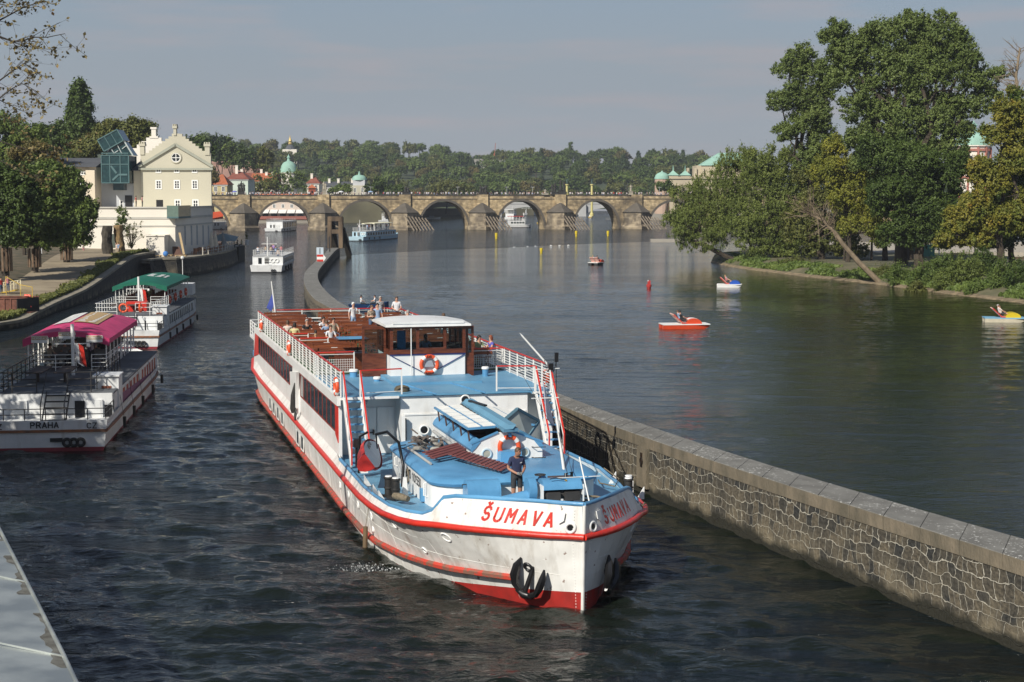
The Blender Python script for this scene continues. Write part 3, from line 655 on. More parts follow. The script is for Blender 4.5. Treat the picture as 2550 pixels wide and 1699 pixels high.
mb = MB(); mb.bx(-2.6, 2.6, 1, 6, e, e + 2.3); mb.build('drum', GREYW, t); mb = MB(); mb.lathe([(3.3, 0), (3.2, .5), (2.9, 1.3), (2, 2), (.6, 2.3), (.4, 3.2), (.05, 4)], (0, 3.5, e + 2.3), 12); mb.build('cupola', COPPER, t, smooth=50)
for x in (-1.6, 1.6): window(t, (x, 0, e - 2), 1, 1.8)
a, b = at_y(500, 402, 820), at_y(634, 402, 820); t = thing('fortress_wall', 'long pink brick fortress wall under the dark hill trees', 'wall', (a.x, a.y, 0))
mb = MB(); mb.bx(0, b.x - a.x, 0, 6, 4, a.z); mb.bx(0, b.x - a.x, -.25, 0, a.z - 1.2, a.z - .9); mb.build('rampart', PINK, t)
a, b = at_y(629, 396, 815), at_y(656, 396, 815); t = thing('bastion', 'dark brick bastion at the end of the pink fortress wall', 'tower', ((a.x + b.x) / 2, a.y, 0)); w_ = b.x - a.x
mb = MB(); mb.box((0, 3, a.z / 2), (w_, 7, a.z), top=.9); mb.build('tower_wall', wm('dark_brick', (0.12, 0.065, 0.055), .3, .7), t); mb = MB()
for k in range(4): mb.bx(-w_ * .42 + k * w_ * .24, -w_ * .42 + k * w_ * .24 + .8, .3, 1.2, a.z, a.z + 1)
mb.build('battlement', PINK, t)
def dome(label, px, y_base, y_top, Y, r_px, wall, drumh, z0=3, lantern=True, name='domed_church', ribs=True):
 a = at_y(px, y_base, Y); k = Y / F_PX; r = r_px * k; H = at_y(px, y_top, Y).z - a.z
 t = thing(name, label, 'church', (a.x, a.y + r, z0)); e = a.z - z0
 mb = MB(); mb.lathe([(r * .92, 0), (r * .92, e - .3), (r * 1.02, e - .3), (r * 1.02, e)], n=16); mb.build('drum', wall, t)
 pr = [(r * 1.03, 0)] + [(r * math.cos(x) ** .8 if x < 1.5 else .1, H * .62 * math.sin(x)) for x in (.1, .35, .6, .85, 1.1, 1.35)] + [(r * .18, H * .63)]
 mb = MB(); mb.lathe(pr, (0, 0, e), 16); d = mb.build('dome', COPPER, t, smooth=30)
 mb = MB(); mb.lathe([(r * .22, 0), (r * .15, H * .06), (r * .15, H * .16), (r * .24, H * .17), (r * .12, H * .24), (r * .05, H * .3), (.05, H * .37)], (0, 0, e + H * .63), 10); mb.build('lantern', COPPER, d, smooth=40)
 for i in range(8):
  an = math.pi / 4 * i + .35; w2 = MB(); w2.box((0, 0, 0), (1.0, .25, min(3, drumh))); w2.xf(Matrix.Translation((math.cos(an) * r * .93, math.sin(an) * r * .93, e - drumh * .6 - .6)) @ Matrix.Rotation(an + math.pi / 2, 4, 'Z')); w2.build('window', DARKGL, t)
 return t
dome('church dome of green copper rising over the trees beyond the bridge', 716, 430, 383, 720, 22, WHITEW, 4)
t2 = dome('red and white church tower with a green dome behind the right bank trees', 2437, 361, 298, 400, 46, WHITEW, 6, 4, name='church_tower')
mb = MB(); r = 46 * 400 / F_PX * .94; e = at_y(2437, 361, 400).z - 4
for i in range(12):
 an = math.pi / 6 * i; mb.box((math.cos(an) * r, math.sin(an) * r, e - 9), (.55, .45, 17), an)
for z in (1.2, 8, 16): mb.lathe([(r * 1.01, -.3), (r * 1.06, -.3), (r * 1.06, .3), (r * 1.01, .3)], (0, 0, e - z), 16)
mb.build('pilaster_band', wm('dusky_red_stucco', (0.42, 0.17, 0.13), .4), t2)
a = at_y(721, 372, 1350); t = thing('gilded_tower', 'small tower with gilded top on the hill behind the church dome', 'tower', (a.x, a.y, a.z - 20))
mb = MB(); mb.bx(-6, 6, 0, 10, 0, 20); mb.build('wall', WHITEW, t); mb = MB(); mb.lathe([(4.4, 0), (3.2, 2.5), (1.6, 4)], (0, 4, 20), 10); mb.build('roof', SLATE, t)
mb = MB(); mb.lathe([(1.5, 0), (1.9, 1), (1.3, 2), (1.7, 3), (1.1, 4.5), (.5, 6), (.1, 8)], (0, 4, 24), 10); mb.build('spire', GOLD, t)
for i, (x0, x1, yt, yb) in enumerate(((1176, 1200, 398, 407), (1202, 1252, 400, 412), (1268, 1288, 402, 412), (1292, 1310, 410, 418))):
 a, b = at_y(x0, yt, 1440), at_y(x1, yb, 1440); t = MB(); t.bx(a.x, b.x, 1440, 1452, b.z - 8, a.z); t.bx(a.x - .5, b.x + .5, 1439.5, 1452, a.z, a.z + .6)
 tag(t.build('terrace_wall', wm('pale_stone', (0.40, 0.38, 0.34), .1)), ['short pale wall at the end of the hilltop terraces', 'longest pale terrace wall, under the red spike on the hilltop', 'small pale terrace wall beside a dark conifer on the hilltop', 'lowest pale terrace wall on the hilltop'][i], 'wall', 'pale terrace walls on the hilltop')
p = at_y(1231, 398, 1445); t = thing('metronome', 'tall red spike monument on the hilltop terrace', 'monument', (p.x, p.y, p.z - 2))
mb = MB(); mb.box((0, 0, 4), (3.2, 2, 8), top=.25); mb.build('stand', DARKR, t); mb = MB(); mb.beam((0, 0, 6), (1.2, 0, 17), .5); mb.build('pendulum', DARKR, t)
t = thing('palace', 'long sandstone palace with green copper roofs at the right end of the bridge', 'palace', at_y(1640, 480, 640))
t.location.z = 4; ox, oy = t.location.x, 640
def px_(x, y, Y=640): p = at_y(x, y, Y); return p.x - ox, p.z - 4
x0, ze = px_(1668, 440); x1, _ = px_(1900, 440); mb = MB(); mb.bx(x0, x1, 0, 20, 0, ze); mb.build('wall', SAND, t)
mb = MB(); mb.bx(x0 - .3, x1, -.5, 0, ze - .9, ze - .003); mb.bx(x0 - .3, x1, -.4, 0, ze - 3.6, ze - 3.3)
mb.build('cornice', SAND, t)
for k in range(13):
 x = x0 + 2 + k * 2.7; mb = MB(); mb.lathe([(.42, 0), (.36, ze - 4.5), (.5, ze - 3.8)], (x, -.55, 0), 8); mb.build('column', SAND, t)
for k in range(12): window(t, (x0 + 3.35 + k * 2.7, 0, ze - 6.5), 1.0, 2.8, nz=3, frame=SAND)
xa, za = px_(1738, 418); mb = MB(); mb.bx(xa, x1, 5, 20, ze, za + 1); mb.build('upper_wall', SAND, t)
xb, zb = px_(1752, 404); mb = MB(); hip_roof(mb, xb, x1, 5, 20, za + 1, zb - za + 3); mb.build('roof', COPPER, t)
for cx in (1753, 1735, 1716): x, z = px_(cx, 418); mb = MB(); mb.bx(x - .5, x + .5, 4, 5, ze, z); mb.build('chimney', SAND, t)
for cx in (1677, 1707):
 x, z = px_(cx, 437); mb = MB(); mb.bx(x - 1.9, x + 1.9, -.3, 3.4, ze, z); mb.build('pavilion_wall', SAND, t)
 mb = MB(); mb.lathe([(3.2, 0), (1.6, 1.0), (.3, 1.9), (.1, 4)], (x, 1.6, z), 4, rot=math.pi / 4); mb.build('pavilion_roof', COPPER, t)
x, z = px_(1650, 446); mb = MB(); mb.lathe([(2.9, 0), (2.9, z)], (x, 2.5, 0), 16); mb.build('corner_tower', wm('pink_stucco', (0.50, 0.36, 0.27), .3), t)
mb = MB(); mb.lathe([(3.1, 0), (3.0, .6), (2.6, 1.6), (1.7, 2.4), (.5, 2.8), (.1, 3.4)], (x, 2.5, z), 16); mb.build('dome', COPPER, t, smooth=50)
for i, cx in enumerate((1412, 1474)):
 a = at_y(cx, 452, 720); t = thing('tall_column', ['slim yellow column topped by a dark figure, beside the tallest bridge statues', 'slim yellow column topped by a dark figure, midway between two bridge piers'][i], 'column', (a.x, a.y, 2), group='yellow columns beyond the bridge')
 mb = MB(); mb.lathe([(.9, 0), (.9, 1), (.55, 1.5), (.48, a.z - 4), (.8, a.z - 3.6), (.8, a.z - 3.2)], n=12); mb.build('shaft', wm('yellow_stone', (0.62, 0.55, 0.22), .3), t)
 mb = MB(); mb.lathe([(.35, 0), (.4, .8), (.3, 1.5), (.2, 1.8), (.22, 2.1), (.05, 2.4)], (0, 0, a.z - 3.2), 8); mb.beam((0, 0, a.z - 1.6), (.9, 0, a.z - .6), .14); mb.beam((0, 0, a.z - 1.6), (-.8, 0, a.z - 1.3), .14); mb.build('figure', wm('bronze', (0.06, 0.10, 0.09), 1), t)
a, b = at_y(560, 512, 650), at_y(800, 512, 650); t = thing('cafe_building', 'riverside cafe with white awnings seen through the arch', 'cafe', (a.x, 650, 0)); w_ = b.x - a.x
mb = MB(); mb.bx(0, w_, 3, 12, 1.5, 9); mb.build('wall', wm('pale_pink_plaster', (0.62, 0.52, 0.44), .2), t); mb = MB(); hip_roof(mb, 0, w_, 3, 12, 9, 3); mb.build('roof', TILE, t)
for k in range(11):
 x = w_ * (k + .5) / 11; mb = MB(); mb.slab([(x - 1.6, 3, 5.4), (x + 1.6, 3, 5.4), (x + 1.6, -.6, 4.1), (x - 1.6, -.6, 4.1)], (0, 0, .12)); mb.build('awning', TRIM, t); window(t, (x, 3, 7), 1.1, 1.5)
 mb = MB(); mb.bx(x - 1.2, x + 1.2, 2.9, 3, 1.9, 4); mb.build('doorway', DARKGL, t)
mb = MB(); mb.bx(0, w_, -1.6, -1.2, 1.6, 2.9); mb.build('railing_wall', wm('brick_red_band', (0.33, 0.12, 0.09), .5), t); mb = MB(); mb.bx(-4, w_ + 3, -1.2, 12, -.5, 1.6); mb.build('quay', wm('quay_stone', (0.30, 0.27, 0.22), .2), t)
tag(MB().bx(at_y(1590, 0, 690).x, at_y(2600, 0, 690).x, 690, 694, -.5, at_y(1640, 523, 690).z).build('embankment', wm('embankment_stone', (0.30, 0.28, 0.24), .2, .8)), 'grey embankment wall behind the last arch on the right', 'wall')
tag(MB().bx(at_y(780, 0, 905).x, at_y(1330, 0, 905).x, 905, 960, -.5, 3.6).build('far_embankment', wm('scrubby_bank', (0.13, 0.12, 0.07), .08, .5)), 'low scrubby river bank far beyond the arches', 'bank')
a, b = at_y(820, 508, 860), at_y(1660, 508, 860); t = thing('concrete_bridge', 'low grey concrete bridge seen through the stone arches', 'bridge', (a.x, 860, 0)); w_ = b.x - a.x; zt = a.z
mb = MB(); ns = 4
for s_ in range(ns):
 x0, x1 = w_ * s_ / ns + 2, w_ * (s_ + 1) / ns - 2
 for k in range(16):
  xa, xb = x0 + (x1 - x0) * k / 16, x0 + (x1 - x0) * (k + 1) / 16; f = lambda x: .8 + (zt - 2.2) * math.sqrt(max(0, 1 - ((x - (x0 + x1) / 2) / ((x1 - x0) / 2)) ** 2))
  mb.add([(xa, 0, f(xa)), (xb, 0, f(xb)), (xb, 0, zt), (xa, 0, zt), (xa, 12, f(xa)), (xb, 12, f(xb)), (xb, 12, zt), (xa, 12, zt)], [(0, 1, 2, 3), (4, 5, 6, 7), (0, 1, 5, 4), (3, 2, 6, 7)])
for s_ in range(ns + 1): mb.bx(w_ * s_ / ns - 2, w_ * s_ / ns + 2, -2, 12, -1, zt - .01)
mb.build('arches', wm('pale_concrete', (0.44, 0.44, 0.43), .1), t); mb = MB(); mb.bx(0, w_, -.3, 0.02, zt, zt + .9); mb.build('parapet', wm('pale_concrete', (0.44, 0.44, 0.43)), t)
for q in (('round green tree behind the stone bridge, in front of the domed church', 668, (702, 482), [(700, 445, 32, 24), (728, 448, 34, 26), (690, 465, 28, 18), (745, 465, 26, 20), (715, 470, 40, 18)], 'mid'),
   ('olive tree behind the bridge parapet near the orange roofed house', 664, (655, 482), [(655, 462, 24, 18), (640, 472, 20, 14), (672, 470, 18, 16)], 'olive'),
   ('small green tree behind the bridge left of the cupola', 682, (860, 484), [(855, 474, 22, 12), (835, 478, 18, 10)], 'mid'), ('dark green tree right of the copper cupola', 640, (960, 484), [(950, 468, 26, 20), (985, 474, 24, 14), (925, 474, 20, 14)], 'dark'),
   ('brown leaved tree by the ochre house at the bridge end', 560, (530, 480), [(530, 445, 14, 22)], 'russet'), ('dark tree in front of the sandstone palace', 600, (1660, 480), [(1655, 468, 16, 16), (1672, 474, 12, 10)], 'dark'),
   ('broad olive tree low behind the middle of the bridge', 760, (1110, 484), [(1120, 468, 34, 16), (1160, 472, 26, 14), (1080, 474, 22, 12)], 'olive')):
 tree(q[0], q[1], q[2], q[3], q[4], 2600, .95, .5, int(q[2][0]), z0=9 if 590 < q[2][0] < 900 else 3, clump=.3, twigs=0)
mb = MB(); XA, XB = at_y(470, 500, 664).x, at_y(1010, 500, 664).x
mb.add([(XA, 663, -.5), (XB, 663, -.5), (XB + 4, 664, 8.9), (XA, 664, 8.9), (XB + 40, 970, 9.2), (XA - 60, 970, 9.2)], [(0, 1, 2, 3), (3, 2, 4, 5)]); struct(mb.build('upper_bank_ground', wm('scrubby_bank', (0.13, 0.12, 0.07), .08, .5)))
# ================================================================ old stone bridge
A_, B_ = at_z(607, 575), at_z(1592, 571); U_ = (B_ - A_).normalized(); BANG = math.atan2(U_.y, U_.x); NV = Vector((-U_.y, U_.x, 0))
BO = A_ + NV * 6.0
def bs(px, off=0.0):
 """distance along the bridge's front wall of a sight line; off metres in front of it"""
 a, b, c = _ray(px, 500); O = BO - NV * off; t = (O.x * U_.y - O.y * U_.x) / (a * U_.y - b * U_.x); p = Vector((a * t, b * t, 0)) - O
 return p.dot(U_)
def stone(n, b, mp, c):
 L = n.links.new; tc_ = n.nodes.new('ShaderNodeTexCoord'); r = n.nodes.new('ShaderNodeMapping'); r.inputs['Rotation'].default_value = (R(90), 0, 0)
 L(tc_.outputs['Object'], r.inputs[0]); k = n.nodes.new('ShaderNodeTexBrick'); k.inputs['Scale'].default_value = 1.0; k.inputs['Brick Width'].default_value = 1.15; k.inputs['Row Height'].default_value = .52; k.inputs['Mortar Size'].default_value = .03
 k.inputs['Color1'].default_value = (1, 1, 1, 1); k.inputs['Color2'].default_value = (.42, .40, .36, 1); k.inputs['Mortar'].default_value = (.55, .5, .45, 1)
 L(r.outputs[0], k.inputs['Vector']); m = n.nodes.new('ShaderNodeMixRGB'); m.blend_type = 'MULTIPLY'; m.inputs[0].default_value = .75
 L(c.outputs[0], m.inputs[1]); L(k.outputs[0], m.inputs[2])
 z = n.nodes.new('ShaderNodeTexNoise'); z.inputs['Scale'].default_value = .09; z.inputs['Detail'].default_value = 7; z.inputs['Roughness'].default_value = .65; L(tc_.outputs['Object'], z.inputs[0])
 q = n.nodes.new('ShaderNodeMapRange'); q.inputs['From Min'].default_value = .47; q.inputs['From Max'].default_value = .62; q.inputs['To Max'].default_value = .85; L(z.outputs[0], q.inputs[0])
 g = n.nodes.new('ShaderNodeMix'); g.data_type = 'RGBA'; g.inputs['B'].default_value = (0.075, 0.062, 0.045, 1); L(q.outputs[0], g.inputs['Factor']); L(m.outputs[0], g.inputs['A']); L(g.outputs['Result'], b.inputs['Base Color'])
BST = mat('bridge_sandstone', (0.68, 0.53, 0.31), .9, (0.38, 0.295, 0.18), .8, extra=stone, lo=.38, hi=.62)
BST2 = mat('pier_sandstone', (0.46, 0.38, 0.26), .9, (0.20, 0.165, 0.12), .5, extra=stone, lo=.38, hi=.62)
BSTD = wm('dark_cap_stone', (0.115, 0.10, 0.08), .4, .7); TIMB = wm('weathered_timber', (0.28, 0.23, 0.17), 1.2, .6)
BR = thing('stone_bridge', 'long old sandstone arch bridge with boat shaped piers across the river', 'bridge', BO, BANG)
ZT, DEP = 11.35, 9.5
arches = [(430, 566, 505), (641, 772, 503), (843, 977, 502), (1045, 1166, 502), (1239, 1355, 501.5), (1430, 1541, 502), (1617, 1745, 503), (1800, 1925, 504), (1990, 2110, 505)]
AR = [(bs(a), bs(b), at_y((a + b) / 2, y, 525).z) for a, b, y in arches]
S0, S1 = bs(300), bs(2300); mb = MB()
def ark(a, b, zc, s): m_, h = (a + b) / 2, (b - a) / 2; return .2 + (zc - .2) * max(0, 1 - abs((s - m_) / h) ** 2.1) ** .5
edges = [S0]
for a, b, zc in AR:
 n_ = 26; p0 = edges[-1]
 mb.add([(p0, 0, -1), (a, 0, -1), (a, 0, ZT), (p0, 0, ZT), (p0, DEP, -1), (a, DEP, -1), (a, DEP, ZT), (p0, DEP, ZT)], [(0, 1, 2, 3), (5, 4, 7, 6)])
 ss = [a + (b - a) * (.5 - .5 * math.cos(math.pi * k / n_)) for k in range(n_ + 1)]
 for u, v in zip(ss[:-1], ss[1:]):
  zu, zv = ark(a, b, zc, u), ark(a, b, zc, v)
  mb.add([(u, 0, zu), (v, 0, zv), (v, 0, ZT), (u, 0, ZT), (u, DEP, zu), (v, DEP, zv), (v, DEP, ZT), (u, DEP, ZT)], [(0, 1, 2, 3), (5, 4, 7, 6), (0, 1, 5, 4)])
 edges.append(b)
p0 = edges[-1]; mb.add([(p0, 0, -1), (S1, 0, -1), (S1, 0, ZT), (p0, 0, ZT), (p0, DEP, -1), (S1, DEP, -1), (S1, DEP, ZT), (p0, DEP, ZT)], [(0, 1, 2, 3), (5, 4, 7, 6)])
for a, b, zc in AR:
 for x in (a, b): mb.add([(x, 0, -1), (x, DEP, -1), (x, DEP, .3), (x, 0, .3)], [(0, 1, 2, 3)])
mb.build('spandrel_wall', BST, BR, fix=False)
mb = MB(); mb.bx(S0, S1, .5, DEP - .5, ZT - .8, ZT - .5); mb.build('deck', wm('cobbled_deck', (0.2, 0.18, 0.15)), BR)
mb = MB(); mb.bx(S0, S1, -.22, .3, ZT, ZT + .22); mb.bx(S0, S1, -.14, 0, ZT - 1.25, ZT - 1.05); mb.bx(S0, S1, DEP - .3, DEP + .2, ZT, ZT + .22); mb.build('parapet_coping', BSTD, BR)
for a, b, zc in AR:
 mb = MB(); n_ = 28; ss = [a + (b - a) * (.5 - .5 * math.cos(math.pi * k / n_)) for k in range(n_ + 1)]; m_ = (a + b) / 2; h = (b - a) / 2
 P = [Vector((s, 0, ark(a, b, zc, s))) for s in ss]; Q = []
 for k, p in enumerate(P):
  tn = (P[min(k + 1, n_)] - P[max(k - 1, 0)]).normalized(); nn_ = Vector((-tn.z, 0, tn.x)); nn_ = nn_ if nn_.z > -.01 else -nn_
  Q.append(p + nn_ * .75)
 for k in range(n_):
  f = Vector((0, -.16, 0)); mb.add([P[k] + f, P[k + 1] + f, Q[k + 1] + f, Q[k] + f, P[k], P[k + 1], Q[k + 1], Q[k]], [(0, 1, 2, 3), (3, 2, 6, 7), (0, 1, 5, 4)])
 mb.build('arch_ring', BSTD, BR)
PC = [(607, 1), (806, 1), (1010, 1), (1204, 1), (1399, 1), (1590, 1), (1772, 1), (1957, 1)]
for k, (px, _) in enumerate(PC):
 s = bs(px - 1, 3); w_ = 4.35
 def foot(w2, f1, f2): return [(s - w2, .05), (s - w2, -f1), (s + .3, -f2), (s + w2, -f1), (s + w2, .05)]
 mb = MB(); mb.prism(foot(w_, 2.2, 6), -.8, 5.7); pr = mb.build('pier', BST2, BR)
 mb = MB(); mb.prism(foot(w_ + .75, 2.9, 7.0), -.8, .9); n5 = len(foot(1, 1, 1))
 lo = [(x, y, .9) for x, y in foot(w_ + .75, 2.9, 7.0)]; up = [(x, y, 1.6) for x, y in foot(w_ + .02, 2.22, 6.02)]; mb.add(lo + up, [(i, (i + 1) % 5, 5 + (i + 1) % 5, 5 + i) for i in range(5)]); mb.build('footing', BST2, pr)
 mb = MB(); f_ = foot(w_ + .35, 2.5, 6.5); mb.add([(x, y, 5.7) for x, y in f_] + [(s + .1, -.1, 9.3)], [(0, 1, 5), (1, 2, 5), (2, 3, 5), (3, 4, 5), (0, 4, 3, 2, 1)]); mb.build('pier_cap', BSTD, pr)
 mb = MB(); mb.bx(s - 1.7, s + 2.1, -.7, -.003, 7.2, ZT + .3); mb.build('buttress', BST, pr)
 if k in (2, 3, 4, 5):
  mb = MB()
  for j in range(7):
   x = s + .6 + j * 1.15; y0 = -6.4 + j * .45; mb.beam((x + 1.6, y0 - 3.5, -.3), (x - .9, y0 + .5, 4.6 - j * .12), .3)
  for q in (.28, .62): mb.beam((s + 1.9 - q * 2.2, -9.5 + q * 3.6, q * 4.6), (s + 9.2 - q * 2.4, -6.9 + q * 3.9, q * 4.4), .22)
  mb.build('ice_guard', TIMB, BR)
SDK = wm('sooty_stone', (0.045, 0.042, 0.038), .8, .6); SLT = wm('pale_statue_stone', (0.40, 0.36, 0.28), .8, .75)
def statue(px, m, figs, ped_w, ped_h, label):
 s = bs(px); loc = BO + U_ * s + NV * .1; t = thing('statue', label, 'statue', (loc.x, loc.y, ZT + .2), BANG, 'statues along the bridge parapet')
 mb = MB(); mb.box((0, 0, ped_h / 2), (ped_w, 1.3, ped_h)); mb.box((0, 0, ped_h + .1), (ped_w + .3, 1.5, .2)); mb.box((0, 0, .15), (ped_w + .35, 1.55, .3)); mb.build('pedestal', m, t)
 for x, h, arm in figs:
  mb = MB(); z0 = ped_h + .2; mb.lathe([(.42, 0), (.40, h * .3), (.33, h * .55), (.40, h * .74), (.30, h * .82), (.12, h * .85), (.17, h * .9), (.16, h * .97), (.04, h)], (x, 0, z0), 8, 1, .7)
  mb.tube([(x + .3, 0, z0 + h * .77), (x + .3 + .35 * arm, -.1, z0 + h * .62), (x + .3 + .7 * arm, -.1, z0 + h * (.75 + .2 * arm))], [.11, .1, .06], 6); mb.tube([(x - .3, 0, z0 + h * .77), (x - .5, -.2, z0 + h * .6), (x - .2, -.35, z0 + h * .55)], [.11, .1, .06], 6)
  mb.build('figure', m, t, smooth=60)
 return t
statue(601, SDK, [(-.7, 2.3, .3), (.1, 3.1, .6), (.9, 2.3, .2)], 2.2, 1.2, 'sooty statue group over the leftmost full pier')
statue(808, SLT, [(-.15, 2.5, .4), (.4, 2.0, .2)], 1.3, 1.7, 'pale stone statue right of the red kiosk')
statue(1010, SDK, [(0, 1.7, .2), (.8, 1.4, .2)], 2.0, .9, 'low dark statue group over the third pier')
statue(1203, SDK, [(-.8, 2.4, .3), (0, 1.8, .2), (.9, 2.5, .5)], 2.6, .7, 'broad dark statue group over the fourth pier')
statue(1382, SDK, [(-.9, 2.6, .4), (0, 3.1, .2)], 2.2, .9, 'dark statue group close left of the tallest one')
statue(1399, SDK, [(-.4, 4.0, .9), (.8, 3.2, .9)], 2.4, 1.4, 'tallest dark statue with raised arms over the fifth pier')
statue(1571, SLT, [(0, 2.2, .4)], 1.1, 1.1, 'pale single statue over the rightmost visible pier')
statue(1358, SLT, [(0, 1.3, .2)], 1.6, .4, 'small pale statue left of the dark statue groups')
s = bs(778); loc = BO + U_ * s + NV * 2.2; t = thing('kiosk', 'small red kiosk with pyramid roof standing on the bridge', 'kiosk', (loc.x, loc.y, ZT - .6), BANG)
mb = MB(); mb.box((0, 0, 1.5), (2.2, 2.2, 3)); mb.build('wall', DARKR, t); mb = MB(); mb.lathe([(2.1, 0), (.02, 1.3)], (0, 0, 3), 4, rot=math.pi / 4); mb.build('roof', TILE, t); mb = MB(); mb.box((0, -1.12, 1.8), (.5, .06, .8)); mb.build('window', BLACK, t)
for i, px in enumerate((1213, 1274, 1339, 930, 1150, 1660)):
 s = bs(px); loc = BO + U_ * s + NV * (DEP - .6); t = thing('street_lamp', 'slim street lamp on the bridge, its arm above the crowd', 'street lamp', (loc.x, loc.y, ZT - .6), BANG, 'street lamps on the bridge')
 mb = MB(); mb.tube([(0, 0, 0), (0, 0, 3.4)], [.07, .04], 6); mb.build('post', GREYW, t); mb = MB(); mb.box((0, 0, 3.45), (1.3, .16, .1)); mb.build('lamp_head', GREYW, t)
# ================================================================ museum by the water
MY, FY, EX = 265.0, 236.0, -50.0
def mx_(px, Y=MY): return at_y(px, 500, Y).x
def mz(py, Y=MY): return at_y(400, py, Y).z
MU = thing('museum', 'cream mill house museum with stepped gables and a white base by the canal', 'museum', (0, 0, 0))
GX0, GX1 = mx_(352), EX; GM = mx_(440); ZB, ZE = mz(520), mz(417)
prof = [(GX0, ZB), (GX1, ZB), (GX1, mz(382))]
nst = 8; xr0, xr1 = mx_(513), mx_(449)
for k in range(nst): x = xr0 + (xr1 - xr0) * k / nst; z0 = mz(382 - 48 * k / nst); z1 = mz(382 - 48 * (k + 1) / nst); prof += [(x, z0), (x, z1)]
prof += [(mx_(449), mz(333)), (mx_(431), mz(333))]
xl0, xl1 = mx_(431), mx_(365)
for k in range(nst): x = xl0 + (xl1 - xl0) * (k + 0) / nst; z0 = mz(334 + 47 * k / nst); z1 = mz(334 + 47 * (k + 1) / nst); prof += [(x, z1), (x + (xl1 - xl0) / nst, z1)]
prof += [(GX0, mz(381))]
def dedupe(p):
 o = []
 for q in p:
  if not o or abs(o[-1][0] - q[0]) + abs(o[-1][1] - q[1]) > 1e-4: o.append(q)
 return o
prof = dedupe(prof)
mb = MB(); mb.slab([(x, MY, z) for x, z in prof], (0, .6, 0)); mb.prism([(GX0, MY + .6), (GX1, MY + .6), (GX1 - 3.6, MY + 18), (GX0 - 3.6, MY + 18)], ZB, ZE - .4); mb.build('gable_wall', CREAM, MU)
for x0, x1, zb, zt in ((mx_(350), mx_(364), mz(381), mz(358)), (mx_(511), mx_(526), mz(382), mz(359)), (mx_(434), mx_(444), mz(333), mz(314))):
 mb = MB(); w_ = x1 - x0; mb.bx(x0 + .1, x1 - .1, MY - .15, MY + .7, zb - .3, zt - .4); mb.bx(x0 - .05, x1 + .05, MY - .3, MY + .85, zt - .4, zt)
 for i in range(3): xx = x0 + w_ * (i * .38 + .12); mb.bx(xx - w_ * .1, xx + w_ * .1, MY - .3, MY + .85, zt, zt + .3)
 mb.build('pinnacle', CREAM, MU)
mb = MB()
for (a, b) in (((GX0 - .3, ZE + .1), (GM, mz(360))), ((GM, mz(360)), (GX1 + .35, ZE + .1))): mb.beam((a[0], MY - .17, a[1]), (b[0], MY - .17, b[1]), .33, .42)
mb.bx(GX0 - .3, GX1 + .35, MY - .38, MY - .002, ZE - .45, ZE - .1); mb.build('cornice', wm('grey_green_trim', (0.36, 0.37, 0.30), .5), MU)
for px in (396, 441.5, 486):
 window(MU, (mx_(px), MY, mz(426)), .75, .5, nz=1, fw=.1)
 window(MU, (mx_(px), MY, mz(460)), .85, 1.35, nz=3, fw=.1)
for px in (442.5, 487): window(MU, (mx_(px), MY, mz(507)), .85, 1.15, nz=2, fw=.1)
mb = MB(); mb.bx(mx_(389), mx_(406), MY - .02, MY + .02, mz(518), mz(498)); mb.build('open_door', BLACK, MU)
mb = MB(); mb.torus((mx_(440.5), MY - .03, mz(393)), .85, .16); f = mb.build('round_window', CREAM, MU, smooth=60)
mb = MB(); mb.lathe([(.72, 0), (.72, .04)], n=20); mb.xf(Matrix.Translation((mx_(440.5), MY - .02, mz(393))) @ Matrix.Rotation(R(90), 4, 'X')); mb.build('pane', DARKGL, f)
mb = MB(); mb.bx(mx_(440.5) - .06, mx_(440.5) + .06, MY - .12, MY - .07, mz(393) - .75, mz(393) + .75); mb.bx(mx_(440.5) - .75, mx_(440.5) + .75, MY - .13, MY - .08, mz(393) - .06, mz(393) + .06); mb.torus((mx_(440.5), MY - .09, mz(393)), .72, .08); mb.build('glazing_cross', TRIM, f)
mb = MB(); gable_roof(mb, GX0 + .2, GX1 - .3, MY + .7, MY + 18, ZE - .4, mz(345) - ZE, 'y', .2); mb.v = [(x - max(0, y - MY) * .207, y, z) for x, y, z in mb.v]; mb.build('roof', SLATE, MU)
RX = [(-.5, 0)]; Y2 = 284; c2 = at_y(383, 340, Y2).x; zt2 = at_y(383, 343, Y2).z; pr = [(c2 + 7, ZB)]
for s_ in (1, -1):
 pts = []
 for k in range(6): x = c2 + s_ * (5.6 - k * .85) ; z0 = zt2 - (6 - k) * .62; pts += [(x, z0), (x, z0 + .62)]
 pr = ([(c2 + 5.6, ZB)] + pts) if s_ == 1 else pr + pts[::-1] + [(c2 - 5.6, ZB)]
mb = MB(); mb.slab([(x, Y2, z) for x, z in dedupe(pr)], (0, .6, 0)); mb.bx(c2 - .75, c2 + .75, Y2 - .1, Y2 + .7, zt2 - .1, zt2 + .25); mb.bx(c2 - .4, c2 + .4, Y2 - .1, Y2 + .7, zt2 + .25, zt2 + 1.5); mb.bx(c2 - .55, c2 + .55, Y2 - .2, Y2 + .8, zt2 + 1.5, zt2 + 1.85); mb.build('rear_gable', WHITEW, MU)
mb = MB(); mb.bx(mx_(249), mx_(334), MY + 1, MY + 14, 3, mz(457)); mb.bx(mx_(251), mx_(334), MY + 3, MY + 14, mz(457), mz(415)); mb.build('grey_wall', wm('smooth_grey_render', (0.50, 0.52, 0.54), .2, .95), MU)
mb = MB(); mb.bx(mx_(332), GX0, MY + .5, MY + 12, ZB, mz(425)); mb.build('link_wall', wm('beige_plaster', (0.60, 0.55, 0.43), .2, .95), MU)
